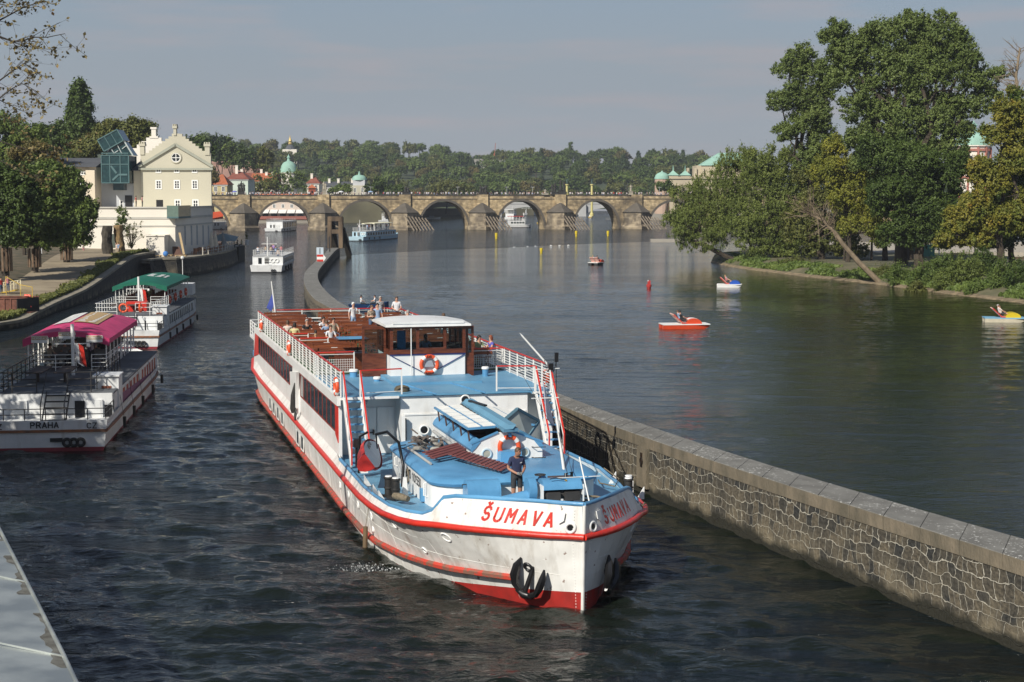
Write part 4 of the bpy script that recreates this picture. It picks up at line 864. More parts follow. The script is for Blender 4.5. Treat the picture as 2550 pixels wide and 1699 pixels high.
mb = MB(); mb.add([(mx_(322), MY - .2, mz(424)), (GX0 - .02, MY - .2, mz(424)), (GX0 - .02, MY + 6, mz(400)), (mx_(330), MY + 6, mz(400))], [(0, 1, 2, 3)]); mb.bx(mx_(322), GX0 - .02, MY - .2, MY + .49, mz(425.5), mz(424)); mb.build('lean_roof', SLATE, MU)
mb = MB(); mb.bx(mx_(308), mx_(326), MY + .9, MY + 1.1, mz(518), mz(487)); mb.build('doorway', BLACK, MU); window(MU, (mx_(299), MY + 1, mz(508)), .5, 1.1, nx=1, nz=2)
WXL = mx_(20); wz = mz(417)
mb = MB(); mb.bx(WXL, mx_(249), MY - 2, MY + 12, 3, wz); mb.bx(mx_(226), mx_(248), MY - 2.8, MY - 2, 3, wz - .5); mb.bx(WXL, mx_(226), MY - 2.25, MY - 2, mz(452), mz(449)); mb.build('wing_wall', wm('peach_plaster', (0.72, 0.62, 0.47), .25, .95), MU)
mb = MB(); gable_roof(mb, WXL, mx_(247), MY - 2.6, MY + 12, wz, mz(392) - wz, 'x', .3); mb.build('wing_roof', SLATE, MU)
for px in (218, 196, 172): window(MU, (mx_(px), MY - 2, mz(432)), .9, .45, nz=1); window(MU, (mx_(px), MY - 2, mz(470)), 1.2, 2.3, nz=4)
GLS = mat('green_glass', (0.022, 0.062, 0.066), .08, (0.012, 0.035, 0.04), 1.5, spec=.6); FRM = wm('teal_steel', (0.085, 0.16, 0.165), 1)
tx0, tx1 = mx_(264), mx_(331); zt0, zt1 = mz(456), mz(388)
mb = MB(); mb.bx(tx0 + .05, tx1 - .05, MY - 2.4, MY + 2.9, zt0, zt1 - .05); mb.bx(mx_(287), mx_(313), MY - 1.2, MY + .98, mz(474), zt0 - .01); mb.build('glass_tower', GLS, MU)
mb = MB()
for i in range(4):
 x = tx0 + (tx1 - tx0) * (0, .31, .69, 1)[i]; mb.bx(x - .07, x + .07, MY - 2.5, MY - 2.38, zt0, zt1); mb.bx(x - .07, x + .07, MY + 2.85, MY + 2.97, zt0, zt1)
for z in (zt0, mz(410), zt1, mz(388) + .35): mb.bx(tx0, tx1, MY - 2.53, MY - 2.36, z - .07, z + .07)
for (a, b) in (((.4, .1), (.62, .3)), ((.62, .3), (.95, .3)), ((.35, .62), (.55, .35))): mb.beam((tx0 + (tx1 - tx0) * a[0], MY - 2.46, zt0 + (zt1 - zt0) * a[1]), (tx0 + (tx1 - tx0) * b[0], MY - 2.46, zt0 + (zt1 - zt0) * b[1]), .1, .3)
mb.build('tower_frame', FRM, MU)
def P2(x, y, dy=0): q = at_y(x, y, MY); return (q.x, MY + dy, q.z)
cube = [P2(252, 350), P2(300, 324), P2(316, 351), P2(268, 378)]
mb = MB(); mb.slab([(x, y - 2.3, z) for x, y, z in cube], (0, 4.4, 0)); cu = mb.build('glass_cube', GLS, MU)
mb = MB()
cv = [Vector((x, y - 2.35, z)) for x, y, z in cube]
for i in range(4): mb.beam(cv[i], cv[(i + 1) % 4], .16, .16, (0, 1, 0))
for t_ in (.34, .67): mb.beam(cv[0].lerp(cv[1], t_), cv[3].lerp(cv[2], t_), .1, .1, (0, 1, 0))
mb.build('cube_frame', FRM, cu)
mb = MB(); mb.slab([P2(275, 388, -2), P2(278, 374, -2), P2(314, 353, -2), P2(338, 388, -2)], (0, 3.6, 0)); mb.build('raked_glazing', GLS, MU)
mb = MB(); mb.beam(P2(316, 351, -2.1), P2(339, 389, -2.1), .22, .16, (0, 1, 0))
for a, b in (((300, 362), (312, 385)), ((312, 372), (322, 364)), ((290, 384), (302, 376)), ((285, 372), (296, 388))): mb.beam(P2(*a, -2.12), P2(*b, -2.12), .13, .13, (0, 1, 0))
mb.build('raked_frame', wm('pale_steel', (0.45, 0.50, 0.48), 1), MU)
bx0 = at_y(150, 500, FY).x; zr = at_y(400, 519, FY).z
mb = MB(); mb.bx(bx0, EX, FY, MY + .4, 2.2, zr); mb.build('base_wall', WHITEW, MU)
mb = MB(); mb.bx(bx0 - .1, EX + .18, FY - .18, FY + .3, zr, zr + .22); mb.bx(EX - .1, EX + .18, FY + .3, MY, zr + .001, zr + .221)
for py, h in ((543, .16), (563, .1)): z = at_y(400, py, FY).z; mb.bx(bx0, EX + .1, FY - .1, FY - .003, z - h, z + h); mb.bx(EX + .003, EX + .1, FY, MY, z - h, z + h)
mb.build('moulding', wm('grey_white_trim', (0.55, 0.53, 0.47), .5), MU)
mb = MB(); zc = at_y(400, 587, FY).z; x0 = at_y(362, 500, FY - 3).x; mb.bx(x0, EX - 1.0, FY - 3, FY - .01, 2.3, zc); mb.bx(x0 - .12, EX - .85, FY - 3.15, FY - .02, zc, zc + .16); mb.build('annexe_wall', WHITEW, MU)
for px in (460, 476, 490, 505, 518.5):
 a, b, c = _ray(px, 560); Yw = EX / a * b; window(MU, (EX, Yw, (at_y(px, 566, Yw).z + at_y(px, 608, Yw).z) / 2 + .1), .7, 3.0, R(90), nx=2, nz=4, frame=GREYW)
mb = MB(); z0, z1 = at_y(440, 544, FY).z, zr + .1; mb.bx(EX - .95, EX + .75, FY - 1.1, FY + 8, z0, z0 + .25)
mb.build('balcony_floor', FRM, MU)
mb = MB(); mb.bx(EX - .95, EX - .9, FY - 1.1, FY, z0 + .25, z1 + .3); mb.bx(EX - .9, EX + .75, FY - 1.1, FY - 1.05, z0 + .25, z1 + .3); mb.bx(EX + .7, EX + .75, FY - 1.05, FY + 8, z0 + .25, z1 + .3)
mb.build('balcony_glass', mat('pale_green_glass', (0.17, 0.24, 0.20), .1, spec=.7), MU)
tw = [(372, 646), (390, 643), (430, 643), (480, 640), (530, 632), (560, 627), (578, 621), (588, 616)]
TW = resample(smooth_line([at_z(x, y, 2.6) for x, y in tw], 2), 0, 24); tt = thing('terrace_wall', 'dark curved stone wall of the cafe terrace beside the museum', 'wall'); mb = MB(); u = 0
mc = MB()
for a, b in zip(TW[:-1], TW[1:]):
 du = (b - a).length; n_ = Vector(((b - a).y, -(b - a).x, 0)).normalized() * .5
 mb.quad((a.x + n_.x, a.y + n_.y, -.6), (b.x + n_.x, b.y + n_.y, -.6), (b.x, b.y, 2.35), (a.x, a.y, 2.35), [(u, -.6), (u + du, -.6), (u + du, 2.3), (u, 2.3)]); u += du
 k = n_ * -1.3; mc.slab([(a.x + n_.x * .2, a.y + n_.y * .2, 2.35), (b.x + n_.x * .2, b.y + n_.y * .2, 2.35), (b.x + k.x, b.y + k.y, 2.35), (a.x + k.x, a.y + k.y, 2.35)], (0, 0, .25))
mb.build('stone_face', SHADERUB, tt); mc.build('coping', QSTONE, tt)
mb = MB(); pl = [(p.x, p.y) for p in TW] + [(-49, 290), (-60, 290), (-60, 228), (-56, 226)]; mb.prism(pl, 2.0, 2.5); struct(mb.build('terrace_ground', wm('terrace_paving', (0.30, 0.27, 0.21), .5)))
a = at_z(586, 652); b = at_z(620, 646); mb = MB(); mb.box(((a.x + b.x) / 2, a.y + 3, 1.0), (b.x - a.x, 9, 3.2), R(3)); tag(mb.build('pier_block', SHADERUB), 'dark mooring pier block at the tip of the terrace', 'pier')
CANV = wm('cream_canvas', (0.66, 0.60, 0.48), 2, .85)
def closed_parasol(px, py, Y, h, lab, m, tilt=0):
 p = at_y(px, py, Y); t = thing('parasol', lab, 'parasol', (p.x, p.y, 2.5), 0, 'folded cafe parasols'); T = Matrix.Rotation(tilt, 4, 'Y')
 mb = MB(); mb.tube([(0, 0, 0), (0, 0, h + .15)], .05, 6); mb.xf(T).build('pole', wm('grey_pole', (0.4, 0.4, 0.4)), t)
 mb = MB(); mb.lathe([(.2, h * .22), (.42, h * .25), (.36, h * .5), (.24, h * .75), (.1, h * .96), (.03, h)], n=9); mb.xf(T).build('canopy', m, t)
closed_parasol(527, 620, 250, 3.3, 'folded cream parasol on the terrace, nearer one of the touching pair', CANV); closed_parasol(537, 618, 254, 3.25, 'folded cream parasol on the terrace, further one of the touching pair', CANV)
closed_parasol(561, 612, 262, 3.0, 'folded grey parasol with a slanting pole near the terrace tip', wm('grey_canvas', (0.25, 0.27, 0.27), 2), R(-8))
mb = MB(); c = at_y(556, 592, 272); mb.add([(c.x - 2, c.y - 2, c.z - .5), (c.x + 2.4, c.y - 2, c.z - .6), (c.x + 2.2, c.y + 2.5, c.z + .1), (c.x - 2, c.y + 2.5, c.z + .2), (c.x, c.y, c.z + .75)], [(0, 1, 4), (1, 2, 4), (2, 3, 4), (3, 0, 4)])
o = thing('awning', 'grey green awning tent on the terrace behind the parasols', 'awning', (0, 0, 0)); mb.build('canvas', wm('grey_green_canvas', (0.22, 0.30, 0.32), 1), o); mb = MB()
for dx, dy in ((-1.9, -1.9), (2.2, -1.9), (2.1, 2.3), (-1.9, 2.3)): mb.tube([(c.x + dx, c.y + dy, 2.4), (c.x + dx, c.y + dy, c.z - .3)], .04, 5)
mb.build('post', FRM, o)
TW2 = resample(TW, 0, 30); RSTW = wm('rusty_wood', (0.42, 0.20, 0.10), 2, .6)
def chair(p, rz, first=[None]):
 if first[0] is None:
  t = thing('cafe_chair', 'orange brown slatted chair set out along the terrace railing', 'chair', p, rz, 'cafe chairs along the terrace'); mb = MB(); mb.box((0, 0, .45), (.5, .5, .05)); mb.build('seat', RSTW, t)
  mb = MB(); mb.box((0, .25, .72), (.5, .05, .5)); mb.build('backrest', RSTW, t)
  for a in (-.2, .2):
   for b in (-.2, .2): mb = MB(); mb.box((a, b, .22), (.05, .05, .44)); mb.build('leg', RSTW, t)
  first[0] = t; return
 o = copy_tree(first[0]); o.location = p; o.rotation_euler = (0, 0, rz)
rg = random.Random(5)
for k in range(22):
 p = TW2[12 + k * 17 // 22]; q = p + Vector((-1.5 - rg.random() * 1.3, 0, 0)); chair((q.x, q.y, 2.5), rg.uniform(0, 6))
rl = thing('railing', 'pale post railing round the cafe terrace edge', 'railing'); mb = MB()
pts = [p + Vector((-.3, 0, 0)) for p in TW2[10:]]
for p in pts[::2]: m2 = MB(); m2.box((p.x, p.y, 3.15), (.14, .14, 1.2)); m2.build('post', wm('weathered_post', (0.45, 0.42, 0.36), 2), rl)
mb = MB(); mb.tube([p + Vector((0, 0, .95)) for p in pts], .035, 5); mb.tube([p + Vector((0, 0, .5)) for p in pts], .03, 5); mb.build('rail', GREYW, rl)
for i, (px, py, w_, lab) in enumerate(((388, 641, 1.6, 'wooden pallet at the left end of the terrace'), (440, 641, 1.6, 'wooden pallet beside the leaning plank'), (408, 640, 1.2, 'wooden pallet under the blue sack'))):
 p = at_z(px, py, 2.62) + Vector((0, 3, 0)); mb = MB()
 for j in range(5): mb.box((p.x, p.y - .5 + j * .25, 2.8), (w_, .16, .04))
 for j in (-1, 0, 1): mb.box((p.x + j * w_ * .42, p.y, 2.7), (.12, 1.2, .16))
 tag(mb.build('pallet', wm('raw_timber', (0.50, 0.37, 0.20), 2)), lab, 'pallet', 'pallets on the terrace')
p = at_z(405, 641, 2.62) + Vector((0, 2, 0)); tag(MB().ball((p.x, p.y, 3.05), (.4, .35, .4)).build('sack', wm('blue_plastic', (0.07, 0.22, 0.55), 4), smooth=60), 'bright blue sack lying among the pallets', 'sack')
a, b = at_y(458, 634, 232), at_y(447, 580, 235.5); tag(MB().beam(a, b, .3, .08).build('plank', wm('raw_timber', (0.5, 0.37, 0.2), 2)), 'long pale plank leaning against the museum base', 'plank')
p = at_y(440, 628, 234.5); mb = MB(); mb.slab([(p.x - .6, p.y, 2.5), (p.x + .9, p.y, 2.5), (p.x + .2, p.y + .8, 3.9), (p.x - .8, p.y + .8, 3.9)], (.05, -.08, 0)); tag(mb.build('board', wm('brown_board', (0.10, 0.05, 0.035), 2)), 'dark brown board leaning on the museum wall beside the plank', 'board')
p = at_y(615, 600, 283); t = thing('potted_shrub', 'small green shrub in a white pot on the pier block', 'plant', (p.x, p.y, 2.6)); MB().lathe([(.3, 0), (.4, .9), (.3, .9)], n=10).build('pot', TRIM, t); add_mesh('foliage', crown_mesh('foliage', [(0, 0, 1.5, .35, .35, .8)], 220, .2, LG['olive'], 3, .5, .4), t)
def stump(px, py_b, Y, w_, h, lab, m, seed):
 b = at_y(px, py_b, Y); t = MB(); rg = random.Random(seed); rings = []
 for k in range(9):
  z = h * k / 8; rings.append([(b.x + math.cos(a) * w_ / 2 * rg.uniform(.78, 1.1) + .12 * math.sin(z * 1.3 + seed), b.y + math.sin(a) * w_ / 2 * rg.uniform(.85, 1.1), b.z - .2 + z) for a in [2 * math.pi * j / 11 for j in range(11)]])
 t.loft(rings); return tag(t.build('wooden_sculpture', m, smooth=25), lab, 'sculpture', 'carved wooden columns in front of the museum')
stump(268, 634, 222, 1.5, 4.2, 'dark carved tree trunk column standing left of the other', wm('charred_wood', (0.07, 0.06, 0.045), 2, .4, bump=.8), 2)
stump(298, 632, 223, 1.4, 4.2, 'warm brown carved tree trunk column standing by the shrubs', wm('brown_wood', (0.30, 0.20, 0.09), 2, .4, bump=.8), 7)
o = tag(MB().bx(at_y(253, 0, 233).x, at_y(286, 0, 233).x, 232.95, 233.15, mz(618, 233), mz(583, 233)).build('notice_board', wm('dark_green_board', (0.09, 0.11, 0.09), 2)), 'dark display board behind the carved columns', 'board')
sh = thing('shrub', 'sparse brown shrub with arching bare stems against the white museum base', 'shrub', at_y(328, 620, 231)); rg = random.Random(8); mb = MB(); tips = []
for k in range(26):
 an = rg.uniform(0, 6.28); r = rg.uniform(.5, 2.2); h = rg.uniform(1.6, 4.2); P = [(0, 0, 0), (math.cos(an) * r * .4, math.sin(an) * r * .3, h * .6), (math.cos(an) * r, math.sin(an) * r * .5, h)]; mb.tube(P, [.05, .035, .012], 5); tips.append(P[-1])
 for j in range(4): q = Vector(P[1]).lerp(Vector(P[2]), rg.random()); e = q + Vector((rg.gauss(0, .5), rg.gauss(0, .3), rg.uniform(.1, .7))); mb.tube([q, e], [.02, .008], 4); tips.append(tuple(e))
mb.build('stems', wm('grey_bark', (0.16, 0.12, 0.08), 3), sh); add_mesh('leaves', crown_mesh('leaves', [(x, y, z, .35, .35, .3) for x, y, z in tips] + [(0, 0, .6, .9, .5, .6)] * 9, 1700, .15, LG['olive'], 4, .9, .8), sh)
tree('slim green sapling beside the carved columns', 231, (304, 622), [(304, 535, 12, 15), (300, 555, 12, 14), (306, 572, 13, 12)], 'mid', 1500, .28, .09, 5, z0=3.3, clump=.5)
RUST = wm('rusty_red_steel', (0.22, 0.09, 0.06), 1.5, .5, bump=.2); YELP = mat('yellow_paint', (0.62, 0.42, 0.06), .5); DSTEEL = wm('dark_steel', (0.045, 0.042, 0.04), 1.5, .6)
a, b = at_z(-30, 782, .8), at_z(61, 784, .8); t = thing('steel_container', 'open rusty steel container standing on the quay edge', 'container', (a.x, a.y + 2.2, .75), R(2)); w_ = b.x - a.x
mb = MB(); mb.bx(0, w_ * .66, -1.4, -1.3, 0, 1.35); mb.bx(0, w_, 1.3, 1.4, 0, 1.35); mb.bx(0, .1, -1.3, 1.3, 0, 1.35); mb.bx(.1, w_ - .1, -1.3, 1.3, 0, .1); mb.build('shell', RUST, t)
mb = MB(); mb.slab([(w_ * .66, -1.4, 0), (w_ * .66, -1.4, 1.35), (w_, 1.3, 1.35), (w_, 1.3, 0)], (-.08, -.03, 0)); mb.build('end_wall', DSTEEL, t)
mb = MB(); mb.bx(-.05, w_ + .02, 1.25, 1.45, 1.35, 1.45); mb.bx(-.05, w_ * .67, -1.48, -1.3, 1.35, 1.45)
for k in range(4): mb.bx(w_ * .16 * k, w_ * .16 * k + .1, -1.47, -1.4, 0, 1.35)
mb.build('rim', RUST, t)
t = thing('gangway', 'white and yellow railed gangway behind the steel container', 'gangway'); mb = MB(); A0, B0 = at_z(-40, 735, 1.2), at_z(46, 722, 1.7)
mb.beam(A0, B0, 1.1, .12); mb.build('walkway', YELP, t)
for s_ in (-.5, .5):
 o_ = Vector((.1, s_, 0)); mb = MB(); mb.beam(A0 + o_ + Vector((0, 0, 1)), B0 + o_ + Vector((0, 0, 1)), .06)
 for k in range(6): q = A0.lerp(B0, k / 5) + o_; mb.beam(q, q + Vector((0, 0, 1)), .08)
 for k in range(5):
  q0, q1 = A0.lerp(B0, k / 5) + o_, A0.lerp(B0, (k + 1) / 5) + o_; mb.tube([q0 + Vector((0, 0, .85)), q0.lerp(q1, .5) + Vector((0, 0, .55)), q1 + Vector((0, 0, .85))], .025, 5)
 mb.build('handrail', wm('cream_rail', (0.68, 0.62, 0.42), 2), t)
t = thing('work_fence', 'yellow wire work fence panel with red and white tape', 'fence'); A0, B0 = at_z(52, 770, .8), at_z(82, 777, .75); h = 2.3
mb = MB()
for q in (A0, B0): mb.beam(q, q + Vector((0, 0, h)), .05)
for z in (.15, h): mb.beam(A0 + Vector((0, 0, z)), B0 + Vector((0, 0, z)), .05)
for k in range(1, 10): q = A0.lerp(B0, k / 10); mb.beam(q, q + Vector((0, 0, h)), .012)
mb.build('panel', YELP, t); A1 = at_z(16, 745, .9); mb = MB(); mb.beam(A1 + Vector((0, 0, h)), A0 + Vector((0, 0, h)), .05); mb.beam(A1, A1 + Vector((0, 0, h)), .05); mb.build('panel', YELP, t)
mb = MB(); mb.beam(at_z(62, 775, .8) + Vector((0, 0, 1.5)), at_z(78, 777, .8) + Vector((0, 0, 1.5)), .03, .12); mb.beam(at_z(62, 775, .8) + Vector((0, 0, .5)), at_z(78, 777, .8) + Vector((0, 0, .5)), .03, .12); mb.build('tape', wm('red_white_tape', (0.6, 0.08, 0.06), 6, 5, lo=.49, hi=.51), t)
P = []; rg = np.random.RandomState(3)
for a, b in zip(QE[:-1], QE[1:]):
 if a.y < 130: continue
 L_ = (b - a).length; n_ = int(L_ * 130); t_ = rg.rand(n_); e = .9 + np.abs(rg.randn(n_)) * .8 * (0.5 + .5 * math.sin(a.y * .21) ** 2)
 P.append(np.stack([a.x + (b.x - a.x) * t_ - e, a.y + (b.y - a.y) * t_, a.z + (b.z - a.z) * t_ + .05 + rg.rand(n_) * .28], -1))
P = np.concatenate(P); o = add_mesh('grass', leaf_mesh('grass', P, rg.randn(len(P), 3) * .4 + np.array([0, -.6, .3]), .1 + rg.rand(len(P)) * .22, LG['olive'], seed=2)); tag(o, 'patchy dry grass growing along the quay edge', 'grass', kind='stuff')
t = tag(MB().bx(at_y(-60, 0, 245).x, at_y(110, 0, 245).x, 245, 245.2, 3, 6.2).build('board_fence', wm('brown_fence', (0.16, 0.11, 0.06), .8, bump=.3, stretch=(6, 1, 1))), 'brown board fence behind the dark park trees', 'fence')
def guard(t, r=.75, h=2.2):
 mb = MB()
 for k in range(12): an = math.pi / 6 * k; mb.box((math.cos(an) * r, math.sin(an) * r, h / 2 - .1), (.22, .07, h), an + math.pi / 2, top=.93)
 mb.build('trunk_guard', wm('guard_boards', (0.20, 0.13, 0.08), 2, .6), t)
g = 'leafy trees on the left bank park'
t = tree('dark green tree at the left edge, its trunk nearest the camera', 178, (12, 655), [(-10, 520, 65, 75), (40, 560, 60, 50), (-40, 450, 60, 60), (55, 500, 50, 55), (0, 590, 60, 35), (20, 440, 40, 40)], 'dark', 42000, .42, .5, 31, g, z0=3.1, dy=1); guard(t, .8, 2.6)
t = tree('dark green tree with a boarded trunk guard, second from the left edge', 190, (86, 650), [(75, 530, 62, 70), (115, 560, 62, 55), (95, 470, 50, 50), (135, 500, 50, 55), (60, 590, 55, 35), (110, 600, 45, 25)], 'mid', 42000, .42, .45, 32, g, z0=3.0, dy=1); guard(t)
t = tree('dark green tree nearest the museum, crown reaching over the white base', 206, (166, 634), [(160, 540, 55, 65), (195, 555, 42, 55), (145, 480, 50, 55), (178, 470, 32, 45), (200, 598, 30, 25), (150, 600, 45, 30), (120, 440, 45, 40), (215, 530, 24, 30)], 'mid', 44000, .42, .45, 33, g, z0=3.2, dy=1); guard(t)
g2 = 'trees rising behind the museum'
tree('tall dark conical tree standing highest behind the museum', 330, (205, 480), [(198, 222, 13, 22), (197, 255, 20, 28), (200, 290, 27, 32), (203, 325, 33, 32), (210, 360, 42, 34), (185, 300, 18, 30), (222, 330, 20, 34)], 'dark', 30000, .75, .6, 34, g2, z0=4, dy=1, clump=.3)
tree('dark rounded trees left of the tall conical tree', 335, (150, 480), [(130, 350, 45, 36), (165, 335, 32, 30), (105, 370, 40, 32), (185, 385, 40, 40)], 'dark', 14000, .7, .5, 35, g2, z0=4, clump=.3)
tree('olive green broad tree just left of the stepped gable', 320, (315, 480), [(300, 340, 52, 36), (345, 335, 36, 34), (250, 365, 45, 34), (215, 378, 34, 26), (330, 370, 45, 30), (280, 320, 30, 20)], 'olive', 26000, .6, .5, 36, g2, z0=4, clump=.3)
tree('bright green loose tree at the left edge behind the park', 260, (30, 560), [(20, 330, 60, 45), (70, 345, 40, 36), (-30, 370, 60, 60), (30, 390, 60, 40)], 'mid', 16000, .55, .5, 37, g2, z0=4, clump=.3)
tree('reddish brown leaved tree above the left park trees', 215, (60, 600), [(80, 378, 34, 20), (50, 398, 34, 20), (110, 402, 24, 14)], 'russet', 5000, .42, .3, 38, g2, z0=4, clump=.35)
for i, (px, top, Y, key, lab) in enumerate(((475, 345, 480, 'dark', 'dark rounded tree behind the right gable pinnacle'), (504, 340, 480, 'dark', 'dark tree above the museum eaves on its right'), (545, 338, 700, 'fir', 'dark pointed conifer over the pink fortress wall'), (575, 350, 700, 'mid', 'pale green rounded tree over the pink fortress wall'), (610, 362, 700, 'dark', 'dark broad tree over the pink fortress wall'), (655, 366, 720, 'olive', 'olive tree right of the brick bastion'))):
 r = 22
 tree(lab, Y, (px, 470), [(px, top + 20, 20, 22), (px - 10, top + 38, 22, 20), (px + 12, top + 36, 22, 20), (px, top + 55, 26, 20)], key, 3500, 1.0, .5, 40 + i, 'trees beyond the museum', z0=6, clump=.3, twigs=0)
OV = thing('overhanging_tree', 'thin leafy branches reaching in at the upper left corner', 'tree', at_y(-420, 700, 40)); OV.location.z = -.5
BRK = MB(); P = []; rg = random.Random(12); base = Vector(OV.location)
def tw(pts, r0, sub=5, depth=1):
 V = [at_y(x, y, 40 + dy) - base for x, y, dy in pts]; n = len(V); BRK.tube(V, [r0 * (1 - .75 * i / (n - 1)) for i in range(n)], 5)
 for k in range(sub):
  t_ = rg.uniform(.25, 1) * (n - 1); i = min(int(t_), n - 2); q = V[i].lerp(V[i + 1], t_ - i); d = (V[i + 1] - V[i]).normalized(); e = q + (d * rg.uniform(.25, .6) + Vector((rg.gauss(0, .12), rg.gauss(0, .2), rg.gauss(0, .24))))
  m_ = q.lerp(e, .5) + Vector((0, 0, rg.gauss(0, .05))); BRK.tube([q, m_, e], [r0 * .3, r0 * .22, r0 * .12], 4)
  for _ in range(rg.randint(3, 6)): P.append(tuple(q.lerp(e, rg.uniform(.3, 1.05)) + Vector((rg.gauss(0, .05), rg.gauss(0, .05), rg.gauss(0, .05)))))
  for _ in range(2):
   u = q.lerp(e, rg.uniform(.4, .9)); v = u + Vector((rg.gauss(.08, .14), rg.gauss(0, .1), rg.gauss(0, .14))); BRK.tube([u, v], [r0 * .14, r0 * .07], 4)
   for _ in range(3): P.append(tuple(v + Vector((rg.gauss(0, .04), rg.gauss(0, .04), rg.gauss(0, .04)))))
V0 = [at_y(x, y, 40) - base for x, y in ((-420, 500), (-400, 200), (-380, 0))]; BRK.tube([(0, 0, -1)] + V0, [.3, .24, .2, .15], 8)
tw([(-400, 250, 0), (-150, 110, .3), (0, 50, .5), (60, 18, .6), (112, 2, .6)], .035, 12); tw([(-400, 180, 0), (-120, 75, 0), (0, 92, .2), (30, 103, .3), (58, 102, .3), (80, 93, .4), (118, 93, .5), (162, 84, .5)], .035, 15)
tw([(58, 102, .3), (90, 120, .2), (126, 124, .2)], .014, 6); tw([(-400, 330, 0), (-100, 220, 0), (0, 200, .2), (30, 178, .3), (60, 158, .4), (94, 182, .4)], .03, 14); tw([(-380, 360, 0), (-80, 270, 0), (0, 244, .2), (28, 222, .2), (55, 208, .3), (92, 228, .3)], .026, 12)
tw([(-380, 420, 0), (-60, 262, 0), (0, 250, .1), (25, 262, .2), (74, 268, .2)], .02, 8); tw([(-300, 100, 0), (-80, 0, 0), (0, 10, .1), (30, 18, .1), (50, -4, .1)], .02, 8); tw([(-380, 480, 0), (-100, 360, 0), (0, 352, 0), (60, 370, 0), (130, 385, 0), (170, 360, 0)], .022, 12); tw([(-380, 520, 0), (-100, 400, 0), (0, 400, 0), (60, 430, 0), (100, 440, 0)], .02, 8)
tw([(-380, 420, 0), (-100, 300, 0), (0, 290, 0), (40, 300, 0), (70, 296, 0)], .02, 9)
BRK.build('branch', wm('dark_twig', (0.05, 0.04, 0.03), 5), OV); P = np.array(P); rs = np.random.RandomState(2)
add_mesh('leaves', leaf_mesh('twig_leaves', P, rs.randn(len(P), 3), .035 + rs.rand(len(P)) * .035, leaf_mat('dry_leaves', (0.10, 0.075, 0.03), (0.30, 0.24, 0.10), (0.26, 0.10, 0.04), 2.5), seed=1), OV)
# ================================================================ river island on the right
ish = [(1770, 654), (1823, 666), (1880, 674), (1939, 681), (2010, 690), (2085, 698), (2182, 708), (2264, 720), (2375, 734), (2472, 746), (2550, 757), (2750, 775), (3100, 820)]
IS = smooth_line([at_z(x, y, .02) for x, y in ish], 2)
def inl(p, e, z): return Vector((p.x + e * .55, p.y + e * .84, z))
steps = [(-.6, -.3), (.3, .12), (1.2, .3), (3.0, .8), (6, 1.3), (12, 1.6), (30, 1.7), (60, 1.7)]
mb = MB()
for i in range(len(IS) - 1):
 for (e0, z0), (e1, z1) in zip(steps[:-1], steps[1:]):
  k = min(1, i / 8.0); f0, f1 = e0 * (.25 + .75 * k) if e0 > 0 else e0, e1 * (.25 + .75 * k); k2 = min(1, (i + 1) / 8.0); g0, g1 = e0 * (.25 + .75 * k2) if e0 > 0 else e0, e1 * (.25 + .75 * k2)
  mb.mi = 0 if e0 < 1 else 1
  mb.add([inl(IS[i], f0, z0), inl(IS[i], f1, z1), inl(IS[i + 1], g1, z1), inl(IS[i + 1], g0, z0)], [(0, 1, 2, 3)])
BEACH = mat('sandy_shore', (0.26, 0.20, 0.12), .95, (0.13, 0.10, 0.06), 1.2, bump=.5, bscale=6); ISG = mat('island_earth', (0.15, 0.13, 0.075), .95, (0.07, 0.075, 0.035), .35, bump=.5, bscale=3)
struct(mb.build('island_ground', [BEACH, ISG], smooth=80))
tag(MB().bx(at_z(2180, 632, 1.5).x, at_z(3400, 632, 1.5).x, at_z(2200, 632, 1.5).y - 1, at_z(2200, 632, 1.5).y + 60, 1.0, 1.76).build('sandy_square', mat('pale_gravel', (0.45, 0.40, 0.32), .95, (0.34, 0.30, 0.24), .6)), '', 'x')
o = bpy.data.objects['sandy_square']; o['kind'] = 'structure'; del o['category']; del o['label']; o.name = 'path_gravel'
G = 'big trees on the river island'
tree('pale willow leaning out over the river at the island tip', 262, (1850, 652), [(1745, 545, 70, 70), (1700, 560, 42, 55), (1725, 500, 50, 45), (1790, 470, 60, 60), (1830, 420, 55, 50), (1765, 600, 50, 42), (1705, 610, 28, 30), (1830, 520, 70, 80), (1870, 400, 40, 38), (1800, 560, 60, 60)], 'willow', 60000, .36, .45, 61, G, z0=.6, lean=(-9.5, 0, 4.0), droop=1.1, dy=.8, inner=.3, asp=.35)
tree('bushy green willow behind the leaning one', 255, (1930, 655), [(1900, 430, 55, 60), (1930, 500, 60, 80), (1880, 560, 60, 60), (1950, 440, 50, 60), (1960, 560, 55, 60), (1900, 610, 70, 35), (2000, 500, 45, 90), (1990, 600, 60, 40), (1930, 620, 60, 28), (1985, 628, 55, 24), (1870, 590, 50, 36)], 'willow', 76000, .38, .4, 62, G, z0=.9, droop=.7, dy=.8, inner=.35, asp=.4)
tree('tall slender poplar left of the giant one', 245, (2045, 655), [(1998, 135, 32, 30), (1965, 180, 34, 34), (2010, 190, 40, 45), (1985, 245, 50, 45), (1945, 262, 36, 30), (2035, 270, 40, 50), (2000, 310, 50, 42), (1960, 335, 30, 26), (2050, 350, 42, 45), (2020, 400, 45, 50), (2060, 210, 25, 50)], 'poplar', 80000, .32, .6, 63, G, z0=1.4, dy=.9, inner=.25)
